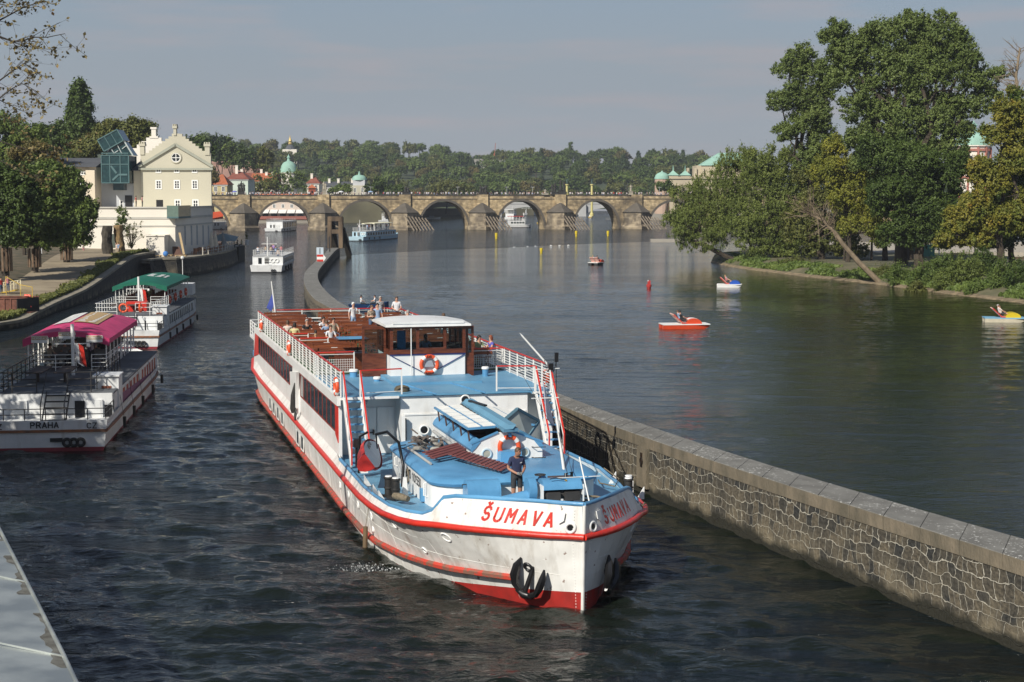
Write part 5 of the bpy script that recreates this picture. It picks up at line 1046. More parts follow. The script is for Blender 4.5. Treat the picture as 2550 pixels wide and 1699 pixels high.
tree('giant spreading poplar towering over the island', 225, (2240, 655), [(2080, 90, 34, 36), (2125, 130, 50, 55), (2100, 200, 50, 50), (2200, 100, 60, 55), (2270, 75, 45, 40), (2340, 80, 55, 45), (2390, 130, 50, 50), (2440, 200, 50, 40), (2220, 190, 75, 70), (2330, 190, 80, 75), (2150, 270, 60, 55), (2240, 300, 75, 65), (2340, 300, 70, 60), (2420, 270, 55, 45), (2150, 350, 40, 45), (2120, 145, 40, 40), (2460, 240, 34, 25), (2390, 330, 40, 30), (2250, 375, 85, 45), (2345, 370, 65, 45), (2180, 400, 50, 40), (2400, 160, 40, 40), (2310, 125, 50, 45), (2270, 150, 50, 40)], 'poplar', 230000, .33, 1.1, 64, G, z0=1.6, dy=.85, inner=.3)
tree('dark green shady tree under the giant poplar', 215, (2290, 655), [(2190, 400, 60, 60), (2260, 420, 75, 70), (2330, 440, 70, 70), (2220, 500, 60, 70), (2290, 530, 70, 80), (2350, 540, 55, 70), (2240, 590, 55, 50), (2390, 420, 35, 45), (2310, 600, 60, 40)], 'dark', 130000, .34, .8, 65, G, z0=1.7, dy=.9, inner=.3)
tree('tree with yellowing leaves left of the dark one', 235, (2110, 660), [(2075, 370, 32, 30), (2095, 420, 52, 50), (2060, 440, 40, 50), (2150, 460, 55, 55), (2180, 510, 40, 50), (2110, 500, 50, 60), (2140, 560, 60, 50), (2190, 590, 30, 40)], 'yellow', 70000, .30, .4, 66, G, z0=1.4, dy=.9)
tree('olive green tree between the willow and the yellowing one', 245, (2050, 655), [(2040, 520, 60, 70), (2010, 440, 40, 40), (2070, 590, 70, 45), (1990, 580, 40, 50), (2060, 625, 60, 28), (2120, 625, 50, 26)], 'olive', 36000, .38, .4, 67, G, z0=1.3, dy=.9)
tree('autumn coloured chestnut at the right edge', 200, (2500, 660), [(2520, 280, 50, 45), (2490, 340, 40, 40), (2540, 400, 60, 60), (2470, 450, 50, 50), (2430, 520, 55, 45), (2380, 560, 36, 40), (2490, 560, 60, 55), (2550, 540, 50, 80), (2430, 600, 50, 28), (2560, 320, 50, 60), (2350, 600, 26, 30)], 'autumn', 100000, .36, .6, 68, G, z0=1.7, dy=.9)
tree('green chestnut standing right behind the autumn one', 212, (2520, 650), [(2520, 480, 60, 60), (2480, 520, 40, 50), (2530, 590, 60, 40), (2560, 440, 60, 50), (2480, 610, 50, 26)], 'dark', 32000, .42, .5, 69, G, z0=1.7, dy=.9)
def bare(label, Y, base, mains, seed, z0, r0=.35, cat='tree', n=34, spread=2.6, group=None):
 b = at_y(base[0], base[1], Y); b.z = z0; t = thing('bare_tree', label, cat, b, 0, group); rg = random.Random(seed); mb = MB()
 V = [at_y(x, y, Y) - b for x, y in mains]; V[0] = Vector((0, 0, -.3)); mb.tube(V, [r0 * (1 - .6 * i / (len(V) - 1)) for i in range(len(V))], 8); mb.build('trunk', wm('pale_dead_bark', (0.26, 0.20, 0.13), 2, .6), t); mb = MB()
 for k in range(n):
  i = rg.randint(max(0, len(V) - 3), len(V) - 2); q = V[i].lerp(V[i + 1], rg.random()); d = Vector((rg.gauss(-.5, .6), rg.gauss(0, .4), rg.gauss(.7, .5))).normalized(); L_ = rg.uniform(.4, 1) * spread; e = q + d * L_
  m_ = q.lerp(e, .5) + Vector((0, 0, rg.gauss(0, .15))); mb.tube([q, m_, e], [r0 * .16, r0 * .1, r0 * .03], 5)
  for _ in range(5):
   u = q.lerp(e, rg.uniform(.3, 1)); mb.tube([u, u + (d + Vector((rg.gauss(0, .5), rg.gauss(0, .4), rg.gauss(0, .5)))).normalized() * rg.uniform(.3, .9)], [r0 * .06, r0 * .02], 4)
 mb.build('branches', wm('pale_dead_bark', (0.26, 0.20, 0.13), 2, .6), t)
bare('bare leaning dead tree at the island shore', 206, (2190, 700), [(2190, 700), (2140, 655), (2100, 610), (2080, 580), (2050, 550), (2010, 530)], 4, .5, .38, n=60, spread=4.2)
bare('bare crowned tree top at the right edge, above the chestnut', 215, (2560, 640), [(2560, 640), (2550, 400), (2535, 240), (2530, 190), (2540, 120)], 9, 1.7, .35, n=50, spread=3.4)
for i, (px, py, w_, ln) in enumerate(((1880, 655, .28, -2.0), (1905, 652, .3, -1.2), (1945, 652, .26, .3), (1985, 655, .35, .2), (2100, 672, .2, .4), (2170, 658, .22, 0), (2265, 662, .6, .3), (2205, 655, .5, -.3))):
 b = at_y(px, py, 268 if px < 2000 else 240); b.z = 1.2; mb = MB(); mb.tube([(b.x, b.y, .4), (b.x + ln * .4, b.y, 3.2), (b.x + ln * 1.3, b.y, 7)], [w_, w_ * .8, w_ * .6], 8)
 tag(mb.build('bare_trunk_tree', BARK, smooth=50), ['thin dark leaning trunk behind the willow', 'second leaning trunk behind the willow', 'upright trunk right of the leaning ones', 'stout trunk below the olive tree', 'thin trunk close behind the dead tree', 'slim pale trunk below the yellowing leaves', 'thickest dark trunk in the island shade', 'dark trunk left of the thickest one'][i], 'tree trunk', 'trunks in the shade of the island')
rs = np.random.RandomState(9)
def bush(px, py, rx, ry, Y, key, n, lab, seed):
 tree(lab, Y, (px, py), [(px, py - ry * .6, rx * .55, ry * .7), (px - rx * .5, py - ry * .4, rx * .45, ry * .5), (px + rx * .5, py - ry * .45, rx * .45, ry * .55), (px, py - ry * .2, rx * .8, ry * .35)], key, n, .3, .06, seed, 'bushes on the island shore', z0=max(.3, at_y(px, py, Y).z), name='bush', clump=.5, inner=.4, twigs=1, asp=.4, cat='bush')
for i, (px, py, rx, ry, Y, key, lab) in enumerate(((2240, 712, 45, 45, 200, 'mid', 'low leafy bush right of the dead tree foot'), (2300, 722, 45, 55, 194, 'mid', 'green bush above the shore left of the lamp post foot'), (2360, 728, 45, 50, 188, 'willow', 'feathery pale bush below the lamp post'), (2350, 690, 50, 50, 200, 'mid', 'taller bush round the foot of the lamp post'),
  (2410, 715, 50, 75, 188, 'willow', 'tall feathery bush in the middle of the shore'), (2450, 690, 40, 60, 194, 'dark', 'dark green bush behind the tall feathery one'), (2500, 735, 45, 75, 180, 'mid', 'big green bush near the right edge'), (2550, 735, 50, 80, 178, 'dark', 'big dark bush cut by the right edge'), (2200, 700, 40, 30, 208, 'olive', 'small olive bush behind the foot of the dead tree'),
  (1980, 668, 50, 22, 240, 'olive', 'low olive bush on the bank under the willows'), (1890, 660, 30, 18, 252, 'mid', 'small bush on the island tip'), (2040, 675, 40, 18, 232, 'dark', 'dark low bush on the shaded bank'), (2430, 738, 30, 30, 181, 'mid', 'small bright bush at the water line, right half'), (2280, 732, 30, 24, 190, 'olive', 'tiny yellow green bush at the water line'))): bush(px, py, rx, ry, Y, key, 5200 if rx > 35 else 2500, lab, 80 + i)
P = []
for a, b in zip(IS[:-1], IS[1:]):
 L_ = (b - a).length; n_ = int(L_ * 150); t_ = rs.rand(n_); e = 1.2 + rs.rand(n_) * 5.5; z = np.interp(e, [1.2, 3, 6, 7], [.3, .8, 1.3, 1.4])
 P.append(np.stack([a.x + (b.x - a.x) * t_ + e * .55, a.y + (b.y - a.y) * t_ + e * .84, z + rs.rand(n_) * .3], -1))
P = np.concatenate(P); P = P[np.sin(P[:, 0] * .5) * np.cos(P[:, 1] * .37) > -.45]
o = add_mesh('weeds', leaf_mesh('weeds', P, rs.randn(len(P), 3) * .5 + np.array([0, -.6, .3]), .1 + rs.rand(len(P)) * .22, LG['mid'], seed=6)); tag(o, 'weeds and grass covering the island slope', 'weeds', kind='stuff')
b = at_z(2338, 645, 1.7); t = thing('lamp_post', 'white tall slim lamp post on the island shore', 'lamp post', b); h = at_y(2338, 530, b.y).z - 1.7; MB().tube([(0, 0, 0), (0, 0, 2.4), (0, 0, h)], [.11, .09, .06], 8).build('post', TRIM, t); MB().lathe([(.06, 0), (.1, .1), (.1, .35), (.02, .5)], (0, 0, h), 8).build('lamp', GREYW, t)
for i, (px, py, lab) in enumerate(((2382, 645, 'wooden park bench seen against the pale square'), (2540, 655, 'park bench at the right edge beside the seated bather'))):
 b = at_z(px, py, 1.75); t = thing('park_bench', lab, 'bench', (b.x, b.y, 1.7), R(175), 'park benches on the island'); WD = wm('brown_slats', (0.14, 0.085, 0.05), 3); mb = MB()
 for k in range(3): mb.bx(-.95, .95, -.2 + k * .16, -.08 + k * .16, .44, .48)
 mb.build('seat', WD, t); mb = MB()
 for k in range(2): mb.bx(-.95, .95, .3, .34, .62 + k * .18, .74 + k * .18)
 mb.build('backrest', WD, t)
 for x in (-.7, .7): mb = MB(); mb.bx(x - .05, x + .05, -.2, .36, 0, .44); mb.bx(x - .05, x + .05, .34, .4, .44, .95); mb.build('leg', DSTEEL, t)
a, b = at_z(2240, 640, 1.75), at_z(2340, 640, 1.75); tag(MB().bx(a.x, b.x, a.y + 3, a.y + 3.2, 1.7, 3.6).build('hoarding', wm('green_hoarding', (0.09, 0.26, 0.20), .8)), 'sea green hoarding glimpsed behind the island trunks', 'hoarding')
b = at_z(2427, 640, 1.75); t = tag(MB().tube([(b.x, b.y, 1.6), (b.x, b.y, 4.6)], .08, 6).build('post', BLACK), 'thin black post standing on the pale square', 'post')
a = at_z(1640, 602.5); tag(MB().box((a.x + 4, a.y, .25), (12, 3, .9)).build('landing_stage', wm('worn_concrete', (0.35, 0.32, 0.27), 1)), 'low grey concrete landing stage beyond the willow tip', 'landing stage')
struct(MB().prism([(-22, 20), (-23, 50), (-26.5, 66), (-33, 84), (-42, 108), (-46, 128), (-120, 150), (-140, 20)], -1, 1.2).build('near_shore_ground', SOIL))
def shade_tree(x, y, h, r, lab, seed):  # unseen trees, added left of view to shade the pink canopied boat
 t = thing('shade_tree', lab, 'tree', (x, y, 1.2), 0, 'unseen trees added for shade on the near left shore'); lb = [(0, 0, h - r, r * .8, r * .8, r * .8), (r * .5, 0, h - r * 1.4, r * .6, r * .7, r * .6), (-r * .5, r * .2, h - r * 1.3, r * .6, r * .7, r * .6), (0, -r * .5, h - r * 1.6, r * .6, r * .6, r * .5), (r * .1, r * .6, h - r * 1.5, r * .6, r * .6, r * .5)]
 add_mesh('crown', crown_mesh('crown', lb, 16000, .42, LG['mid'], seed, .2, .3, sub=3), t); m2 = MB(); m2.tube([(0, 0, -1), (0, 0, h * .4), (.3, 0, h - r)], [.5, .4, .2], 8); m2.build('trunk', BARK, t)
shade_tree(-28.5, 56, 16, 6.5, 'unseen tall green tree added for shade on the near left shore, nearest the bridge', 1); shade_tree(-32, 69, 17, 7, 'second unseen tall green tree added for shade on the near left shore', 2); shade_tree(-37.5, 84, 17, 7, 'third unseen tall green tree added for shade on the near left shore', 3); shade_tree(-25, 38, 13, 5, 'smaller unseen green tree added for shade beside the metal topped abutment', 4)
# ================================================================ people
def pm(name, c, r=.8): return mat('cloth_' + name, c, r, tuple(x * .8 for x in c), 9, bump=.15, bscale=30)
CL = {'white': pm('white', (.72, .73, .75)), 'blue': pm('light_blue', (.30, .42, .60)), 'navy': pm('navy', (.028, .035, .085)), 'jeans': pm('jeans', (.075, .12, .21)), 'plaid': mat('cloth_plaid', (.55, .46, .34), .8, (.20, .15, .11), 16, lo=.45, hi=.55),
  'greyplaid': mat('cloth_grey_plaid', (.60, .58, .55), .8, (.25, .25, .27), 16, lo=.45, hi=.55), 'black': pm('black', (.02, .02, .022)), 'dark': pm('dark_grey', (.035, .037, .04)), 'yellow': pm('yellow', (.66, .60, .30)), 'pink': pm('pink', (.62, .24, .26)), 'red': pm('red', (.55, .04, .04)),
  'cream': pm('cream', (.70, .60, .52)), 'violet': pm('violet', (.12, .12, .50)), 'lilac': pm('lilac', (.45, .28, .60)), 'green': pm('green', (.30, .40, .20)), 'beige': pm('beige', (.45, .38, .28)), 'stripe': mat('cloth_striped', (.62, .56, .56), .8, (.16, .10, .18), 14, stretch=(1, .1, .1), lo=.45, hi=.55), 'grey': pm('grey', (.25, .26, .27))}
SK = {'fair': mat('skin_fair', (.58, .33, .23), .55, (.50, .27, .19), 8), 'tan': mat('skin_tan', (.40, .20, .12), .5, (.34, .16, .10), 8), 'glove': mat('grey_glove', (.30, .30, .28), .9, (.2, .2, .19), 20)}
HR = {'dark': mat('hair_dark', (.02, .014, .01), .6, scale=30), 'brown': mat('hair_brown', (.10, .055, .03), .6, scale=30), 'grey': mat('hair_grey', (.32, .30, .28), .7, scale=30), 'red': mat('hair_auburn', (.25, .07, .03), .6, scale=30), 'blond': mat('hair_blond', (.42, .28, .12), .6, scale=30), 'cap': pm('cap_white', (.7, .7, .68))}
def skel(pose):
 J = {'pel': (0, 0, .95, .15, .11), 'sp': (0, .01, 1.14, .135, .095), 'ch': (0, .01, 1.34, .165, .11), 'nk': (0, .005, 1.49, .055, .055), 'hb': (0, -.012, 1.565, .072, .078), 'hd': (0, -.02, 1.645, .082, .098), 'ht': (0, -.008, 1.715, .062, .075)}
 for s, k in ((-1, 'l'), (1, 'r')):
  J['sh' + k] = (s * .185, .01, 1.425, .062, .062); J['el' + k] = (s * .25, .04, 1.15, .045, .045); J['wr' + k] = (s * .26, -.04, .92, .030, .030); J['ha' + k] = (s * .26, -.06, .84, .026, .04)
  J['hp' + k] = (s * .095, 0, .90, .095, .095); J['kn' + k] = (s * .105, -.015, .50, .062, .062); J['an' + k] = (s * .11, .02, .09, .040, .040); J['to' + k] = (s * .125, -.14, .035, .042, .03)
 def mv(k, x, y, z): J[k] = (x, y, z) + J[k][3:]
 if pose in ('front', 'cross'):
  z = 1.02 if pose == 'front' else 1.18
  for s, k in ((-1, 'l'), (1, 'r')): mv('el' + k, s * .265, .03, 1.14); mv('wr' + k, s * .10, -.22, z); mv('ha' + k, s * .035, -.25, z - .01)
 if pose == 'phone': mv('elr', .25, -.12, 1.2); mv('wrr', .12, -.28, 1.3); mv('har', .06, -.30, 1.34)
 if pose == 'lean':
  for k in J:
   x, y, z = J[k][:3]
   if z > .95: mv(k, x, y - (z - .95) * .35, z - (z - .95) * .06)
  for s, k in ((-1, 'l'), (1, 'r')): mv('el' + k, s * .24, -.28, 1.12); mv('wr' + k, s * .15, -.45, 1.04); mv('ha' + k, s * .1, -.52, 1.04)
 if pose.startswith('sit'):
  for k in list(J):
   x, y, z = J[k][:3]
   if k[:2] in ('kn', 'an', 'to'): continue
   mv(k, x, y + (.16 if pose == 'sitback' and z > 1.0 else 0) * (z - .95) * 2, z - .40)
  for s, k in ((-1, 'l'), (1, 'r')):
   mv('hp' + k, s * .1, -.02, .53); mv('kn' + k, s * .13, -.44, .53); mv('an' + k, s * .13, -.44, .10); mv('to' + k, s * .14, -.60, .04)
   if pose == 'sitback': mv('kn' + k, s * .13, -.42, .60); mv('an' + k, s * .13, -.78, .38); mv('to' + k, s * .13, -.86, .50)
   mv('el' + k, s * .25, -.10, .80); mv('wr' + k, s * .16, -.32, .74); mv('ha' + k, s * .12, -.39, .73)
 if pose == 'stride': mv('knl', -.1, -.17, .52); mv('anl', -.1, -.25, .10); mv('tol', -.11, -.40, .06); mv('anr', .11, .26, .12); mv('tor', .12, .12, .04); mv('wrl', -.25, .08, .93); mv('wrr', .25, -.18, .95)
 return J
BON = [('pel', 'sp', 't'), ('sp', 'ch', 't'), ('ch', 'nk', 'n'), ('nk', 'hb', 'h'), ('hb', 'hd', 'h'), ('hd', 'ht', 'h')]
for k_ in 'lr': BON += [('ch', 'sh' + k_, 't'), ('sh' + k_, 'el' + k_, 'ua'), ('el' + k_, 'wr' + k_, 'fa'), ('wr' + k_, 'ha' + k_, 'hn'), ('pel', 'hp' + k_, 'b'), ('hp' + k_, 'kn' + k_, 'th'), ('kn' + k_, 'an' + k_, 'sn'), ('an' + k_, 'to' + k_, 'ft')]
BODY = {}
def body_mesh(pose, sleeve, leg, gloves=False, fine=False, wide=1.0, turn=0.0, fl=True):
 key = (pose, sleeve, leg, gloves, fine, wide, turn)
 if key in BODY: return BODY[key]
 J = skel(pose); names = list(J); V = [Vector(J[k][:3]) for k in names]; Rr = [(J[k][3] * wide, J[k][4] * wide) for k in names]; E = [(names.index(a), names.index(b)) for a, b, _ in BON]; kind = [c for *_, c in BON]
 if turn:
  for i, k in enumerate(names):
   if k in ('hb', 'hd', 'ht'): p = V[i] - Vector((0, 0, 0)); c, s_ = math.cos(turn), math.sin(turn); V[i] = Vector((p.x * c - p.y * s_ + .02 * turn, p.x * s_ + p.y * c - .03, p.z - .008))
 def br(a, pts, rs, c):
  i0 = names.index(a)
  for p, r in zip(pts, rs): V.append(Vector(p)); Rr.append((r, r)); E.append((i0, len(V) - 1)); kind.append(c); names.append('x'); i0 = len(V) - 1
 if fine:       # nose, ears, five fingers each
  h = V[names.index('hd')]; d = Vector((math.sin(turn), -math.cos(turn), 0)); sd = Vector((math.cos(turn), math.sin(turn), 0))
  br('hd', [h + d * .085 + Vector((0, 0, -.01)), h + d * .112 + Vector((0, 0, -.025))], [.016, .012], 'h')
  for s in (-1, 1): br('hd', [h + sd * s * .085 + Vector((0, 0, -.01)), h + sd * s * .098 + Vector((0, 0, .0))], [.02, .012], 'h')
  for s, k in ((-1, 'l'), (1, 'r')):
   w_, ha = V[names.index('wr' + k)], V[names.index('ha' + k)]; f = (ha - w_).normalized(); u = f.cross(Vector((0, 0, 1))).normalized(); up = u.cross(f)
   for j, L_ in enumerate((.055, .065, .062, .05)): o = up * (.03 - j * .02); br('ha' + k, [ha + o + f * .03, ha + o + f * (.03 + L_ * .6) - u * s * .012, ha + o + f * (.03 + L_) * .95 - u * s * .03], [.0095, .009, .008], 'hn')
   br('wr' + k, [w_ + f * .04 + up * .03, w_ + f * .075 + up * .055], [.011, .009], 'hn')
 me = bpy.data.meshes.new('person_skeleton'); me.from_pydata(V, E, []); o = bpy.data.objects.new('tmp', me); COL.objects.link(o)
 sk = o.modifiers.new('s', 'SKIN'); sk.use_smooth_shade = True
 if not me.skin_vertices: me.attributes  # created with the modifier below
 try: sv = me.skin_vertices[0].data
 except Exception: sv = None
 if sv is None:
  import bmesh as _b
  bm = _b.new(); bm.from_mesh(me); lay = bm.verts.layers.skin.verify()
  for i, v in enumerate(bm.verts): v[lay].radius = Rr[i]; v[lay].use_root = (i == 0)
  bm.to_mesh(me); bm.free()
 else:
  for i in range(len(V)): sv[i].radius = Rr[i]; sv[i].use_root = (i == 0)
 ss = o.modifiers.new('u', 'SUBSURF'); ss.levels = 2 if fine else 1; ss.render_levels = ss.levels
 dg = bpy.context.evaluated_depsgraph_get(); out = bpy.data.meshes.new_from_object(o.evaluated_get(dg)); bpy.data.objects.remove(o)
 out.name = 'body'; A = [V[a] for a, b in E]; B = [V[b] for a, b in E]; idx = []
 An = np.array([tuple(a) for a in A]); Dn = np.array([tuple(b - a) for a, b in zip(A, B)]); L2 = (Dn ** 2).sum(1)
 for p in out.polygons:
  c = np.array(p.center); t = np.clip(((c - An) * Dn).sum(1) / L2, 0, 1); dd = (((An + Dn * t[:, None]) - c) ** 2).sum(1); rr_ = np.array([Rr[a][0] for a, b in E]); i = int(np.argmin(dd / (rr_ ** 2 + .001))); k = kind[i]; t_ = t[i]; m = 1
  if k in 'h': m = 0
  elif k == 'n': m = 0 if t_ > .62 else 1
  elif k == 'ua': m = 1 if (sleeve > 0 and t_ < sleeve * 2) else 0
  elif k == 'fa': m = 1 if sleeve >= 1 else 0
  elif k == 'hn': m = 4 if gloves else 0
  elif k == 'b': m = 2
  elif k == 't': m = 2 if E[i][0] == 0 and t_ < .12 else 1
  elif k == 'th': m = 2 if t_ < leg * 2 else 0
  elif k == 'sn': m = 2 if leg >= 1 else 0
  elif k == 'ft': m = 3
  idx.append(m)
 out.polygons.foreach_set('material_index', idx); out.polygons.foreach_set('use_smooth', [True] * len(idx)); BODY[key] = out
 return out
def person(label, loc, rz=0.0, pose='stand', top='white', bot='jeans', skin='fair', hair='brown', sleeve=.35, leg=1.0, gloves=False, fine=False, wide=1.0, h=1.75, turn=0.0, shoes='black', group=None, hair_len=.0, name='person'):
 base = body_mesh(pose, sleeve, leg, gloves, fine, wide, turn); me = base.copy(); mi_ = [0] * len(me.polygons); base.polygons.foreach_get('material_index', mi_); me.materials.clear()
 for m in (SK[skin], CL[top], CL[bot], CL[shoes], SK['glove']): me.materials.append(m)
 me.polygons.foreach_set('material_index', mi_)
 t = bpy.data.objects.new(name, me); COL.objects.link(t); t.location = loc; t.rotation_euler = (0, 0, rz); t.scale = (h / 1.75,) * 3; tag(t, label, 'person', group)
 J = skel(pose); x, y, z = J['hd'][:3]
 if turn: c, s_ = math.cos(turn), math.sin(turn); x, y = x * c - y * s_ + .02 * turn, x * s_ + y * c - .03
 mb = MB(); rings = []; n = 14; fw = Vector((math.sin(turn), -math.cos(turn)))
 for i in range(7):
  a = math.pi * (.03 + .52 * i / 6);
  ring = []
  for k in range(n):
   b = 2 * math.pi * k / n; dx, dy = math.cos(b), math.sin(b); f_ = dx * fw.x + dy * fw.y
   zz = .118 * math.cos(a); rr = math.sin(a); drop = 0
   if f_ > .45 and i >= 4: rr *= .86; zz = max(zz, .045)
   if f_ < .2: zz -= hair_len * max(0, (i - 3) / 3.0) + (.02 if i == 6 else 0)
   ring.append((x + dx * rr * .093, y + .006 + dy * rr * .112, z + .012 + zz))
  rings.append(ring)
 mb.loft(rings[::-1]); mb.build('hair', HR[hair], t, smooth=70)
 if fine:
  mb = MB(); sd = Vector((math.cos(turn), math.sin(turn), 0)); fd = Vector((fw.x, fw.y, 0))
  for s in (-1, 1): mb.ball(Vector((x, y, z + .008)) + fd * .088 + sd * s * .032, .012, 8, 6)
  mb.build('eyes', HR['dark'], t); mb = MB(); mb.ball(Vector((x, y, z - .062)) + fd * .083, (.025, .012, .007), 8, 5); mb.build('mouth', mat('lips', (.32, .12, .10), .5), t)
  mb = MB(); mb.slab([(.05, -.135, 1.30), (.12, -.118, 1.31), (.12, -.118, 1.335), (.05, -.135, 1.325)], (0, -.006, 0)); mb.build('shirt_logo', TRIM, t)
 return t
# ================================================================ the big passenger ship, built in its own frame: x to its port side, y from stem to stern, z up from the water
SANG = R(14.5); SP0 = at_z(1450, 1530, 0); SM = Matrix.Translation(SP0) @ Matrix.Rotation(SANG, 4, 'Z')
SH = thing('passenger_ship', 'big white passenger ship with blue decks and red strake heading towards the camera', 'ship', SP0, SANG)
def weather(n, b, mp, c, col=(0.78, 0.78, 0.75), dirt=(0.34, 0.29, 0.22), amt=(.50, .76), rust=True):
 L = n.links.new; t = n.nodes.new('ShaderNodeTexCoord'); m2 = n.nodes.new('ShaderNodeMapping'); m2.inputs['Scale'].default_value = (1.6, 1.6, .28); L(t.outputs['Object'], m2.inputs[0])
 z = n.nodes.new('ShaderNodeTexNoise'); z.inputs['Scale'].default_value = 1.3; z.inputs['Detail'].default_value = 7; z.inputs['Roughness'].default_value = .66; L(m2.outputs[0], z.inputs[0])
 r = n.nodes.new('ShaderNodeMapRange'); r.inputs['From Min'].default_value = amt[0]; r.inputs['From Max'].default_value = amt[1]; r.inputs['To Max'].default_value = .75; L(z.outputs[0], r.inputs[0])
 g = n.nodes.new('ShaderNodeMix'); g.data_type = 'RGBA'; g.inputs['B'].default_value = (*dirt, 1); L(r.outputs[0], g.inputs['Factor']); L(c.outputs[0], g.inputs['A'])
 s = n.nodes.new('ShaderNodeTexNoise'); s.inputs['Scale'].default_value = 5; s.inputs['Detail'].default_value = 6; L(t.outputs['Object'], s.inputs[0])
 r2 = n.nodes.new('ShaderNodeMapRange'); r2.inputs['From Min'].default_value = .675; r2.inputs['From Max'].default_value = .71; r2.inputs['To Max'].default_value = .8 if rust else 0; L(s.outputs[0], r2.inputs[0])
 g2 = n.nodes.new('ShaderNodeMix'); g2.data_type = 'RGBA'; g2.inputs['B'].default_value = (.16, .07, .035, 1); L(r2.outputs[0], g2.inputs['Factor']); L(g.outputs['Result'], g2.inputs['A']); L(g2.outputs['Result'], b.inputs['Base Color'])
 d = n.nodes.new('ShaderNodeTexNoise'); d.inputs['Scale'].default_value = .9; d.inputs['Detail'].default_value = 2; L(t.outputs['Object'], d.inputs[0])
 bp = n.nodes.new('ShaderNodeBump'); bp.inputs['Distance'].default_value = .12; bp.inputs['Strength'].default_value = .6; L(d.outputs[0], bp.inputs['Height']); L(bp.outputs[0], b.inputs['Normal'])
HWH = mat('hull_white', (.80, .79, .75), .38, (.72, .71, .67), .8, extra=weather)
HRD = mat('boot_red', (.42, .028, .022), .45, (.28, .025, .02), 2.2, extra=lambda n, b, mp, c: weather(n, b, mp, c, dirt=(.45, .32, .26), amt=(.64, .78)))
SWH = mat('ship_white', (.82, .82, .80), .35, (.76, .76, .73), .7, extra=lambda n, b, mp, c: weather(n, b, mp, c, dirt=(.60, .57, .50), amt=(.55, .85), rust=False))
SRD = mat('signal_red', (.62, .035, .02), .38, (.50, .03, .018), 2.5, bump=.15, bscale=6)
SBL = mat('deck_blue', (.115, .33, .56), .38, (.085, .25, .44), .9, bump=.12, bscale=8); DBL = mat('deck_blue_worn', (.145, .34, .50), .45, (.10, .27, .43), .5, detail=7, lo=.4, hi=.6, bump=.15, bscale=5)
NVY = mat('navy_paint', (.03, .04, .16), .4); MAHO = mat('mahogany', (.16, .045, .02), .35, (.08, .022, .011), 3, stretch=(1, 5, 5), bump=.1); BENCH = mat('bench_wood', (.27, .083, .033), .4, (.13, .036, .016), 1.1, stretch=(1, 6, 6)); GRN = mat('deck_green', (.055, .12, .045), .8, (.04, .085, .035), 1)
RUB = mat('black_rubber', (.014, .014, .014), .6, (.03, .028, .025), 5); ROPE = mat('rope', (.22, .18, .12), .9, (.12, .10, .07), 12); ORNG = mat('lifering_orange', (.75, .10, .03), .45, (.66, .085, .025), 4); CGL = mat('cabin_glass', (.035, .05, .055), .06, (.02, .03, .035), .8, spec=.6)
REDF = mat('maroon_frame', (.26, .035, .025), .45); GRILLE = mat('rusted_brown', (.20, .055, .045), .6, (.14, .04, .035), 4)
def lerp_t(T, y, k):
 if y <= T[0][0]: return T[0][k]
 for a, b in zip(T[:-1], T[1:]):
  if a[0] <= y <= b[0]: return a[k] + (b[k] - a[k]) * (y - a[0]) / (b[0] - a[0])
 return T[-1][k]
ST = [(0, .03, .04, 2.18, .05, 3.08, 2.1), (.4, .36, .80, 2.17, .58, 3.07, 2.1), (.9, .78, 1.50, 2.16, 1.12, 3.05, 2.1), (1.5, 1.24, 2.22, 2.14, 1.85, 3.02, 2.1), (2.1, 1.66, 2.85, 2.12, 2.48, 2.98, 2.1), (2.7, 2.05, 3.32, 2.1, 2.98, 2.93, 2.1), (3.05, 2.30, 3.58, 2.08, 3.26, 2.84, 2.1),
  (3.35, 2.48, 3.78, 2.05, 3.52, 2.42, 2.06), (3.7, 2.66, 3.93, 2.01, 3.74, 2.26, 2.02), (4.6, 3.10, 4.24, 1.95, 4.06, 2.18, 1.97), (6.2, 3.66, 4.46, 1.84, 4.28, 2.05, 1.87), (8.4, 4.13, 4.50, 1.68, 4.36, 1.94, 1.77), (10.5, 4.27, 4.50, 1.58, 4.38, 1.87, 1.70), (13, 4.28, 4.46, 1.52, 4.36, 1.86, 1.66), (16.5, 4.26, 4.42, 1.48, 4.30, 1.80, 1.62), (18, 4.25, 4.40, 1.47, 4.16, 1.78, 1.6), (32, 4.22, 4.38, 1.47, 4.15, 1.78, 1.6), (46, 4.18, 4.38, 1.5, 4.15, 1.8, 1.6), (50, 4.0, 4.36, 1.6, 4.12, 2.1, 1.7), (53.5, 3.1, 4.0, 1.8, 3.8, 2.3, 1.8), (56, 1.7, 3.0, 1.95, 2.9, 2.4, 1.85), (57.5, .3, 1.3, 2.0, 1.3, 2.42, 1.85)]
SY = sorted(set([0, .15, .4, .65, .9, 1.2, 1.5, 1.8, 2.1, 2.4, 2.7, 2.9, 3.05, 3.2, 3.35, 3.5, 3.7, 3.9, 4.2, 4.6, 5.3, 6.2, 7.3, 8.4, 9.5, 10.5, 12, 13, 15, 16.5, 18] + [20 + 2 * k for k in range(16)] + [51, 52, 53.5, 54.5, 56, 57, 57.5]))
def hx(y, z, s=-1):
 w0, ws, zs, wt, zt = [lerp_t(ST, y, k) for k in (1, 2, 3, 4, 5)]
 if z <= 0: w_ = w0 * (1 + z * .25)
 elif z <= zs: t = z / zs; w_ = w0 + (ws - w0) * (t ** 1.25)
 else: t = min(1, (z - zs) / max(.05, zt - zs)); w_ = ws + (wt - ws) * t
 return w_ - (lerp_t([(0, 0), (.9, .22), (2, .62), (3, .85), (5, .88), (7, .72), (9, .38), (12, 0)], y, 1) * min(1, .55 + .22 * max(z, 0)) if s > 0 else 0)
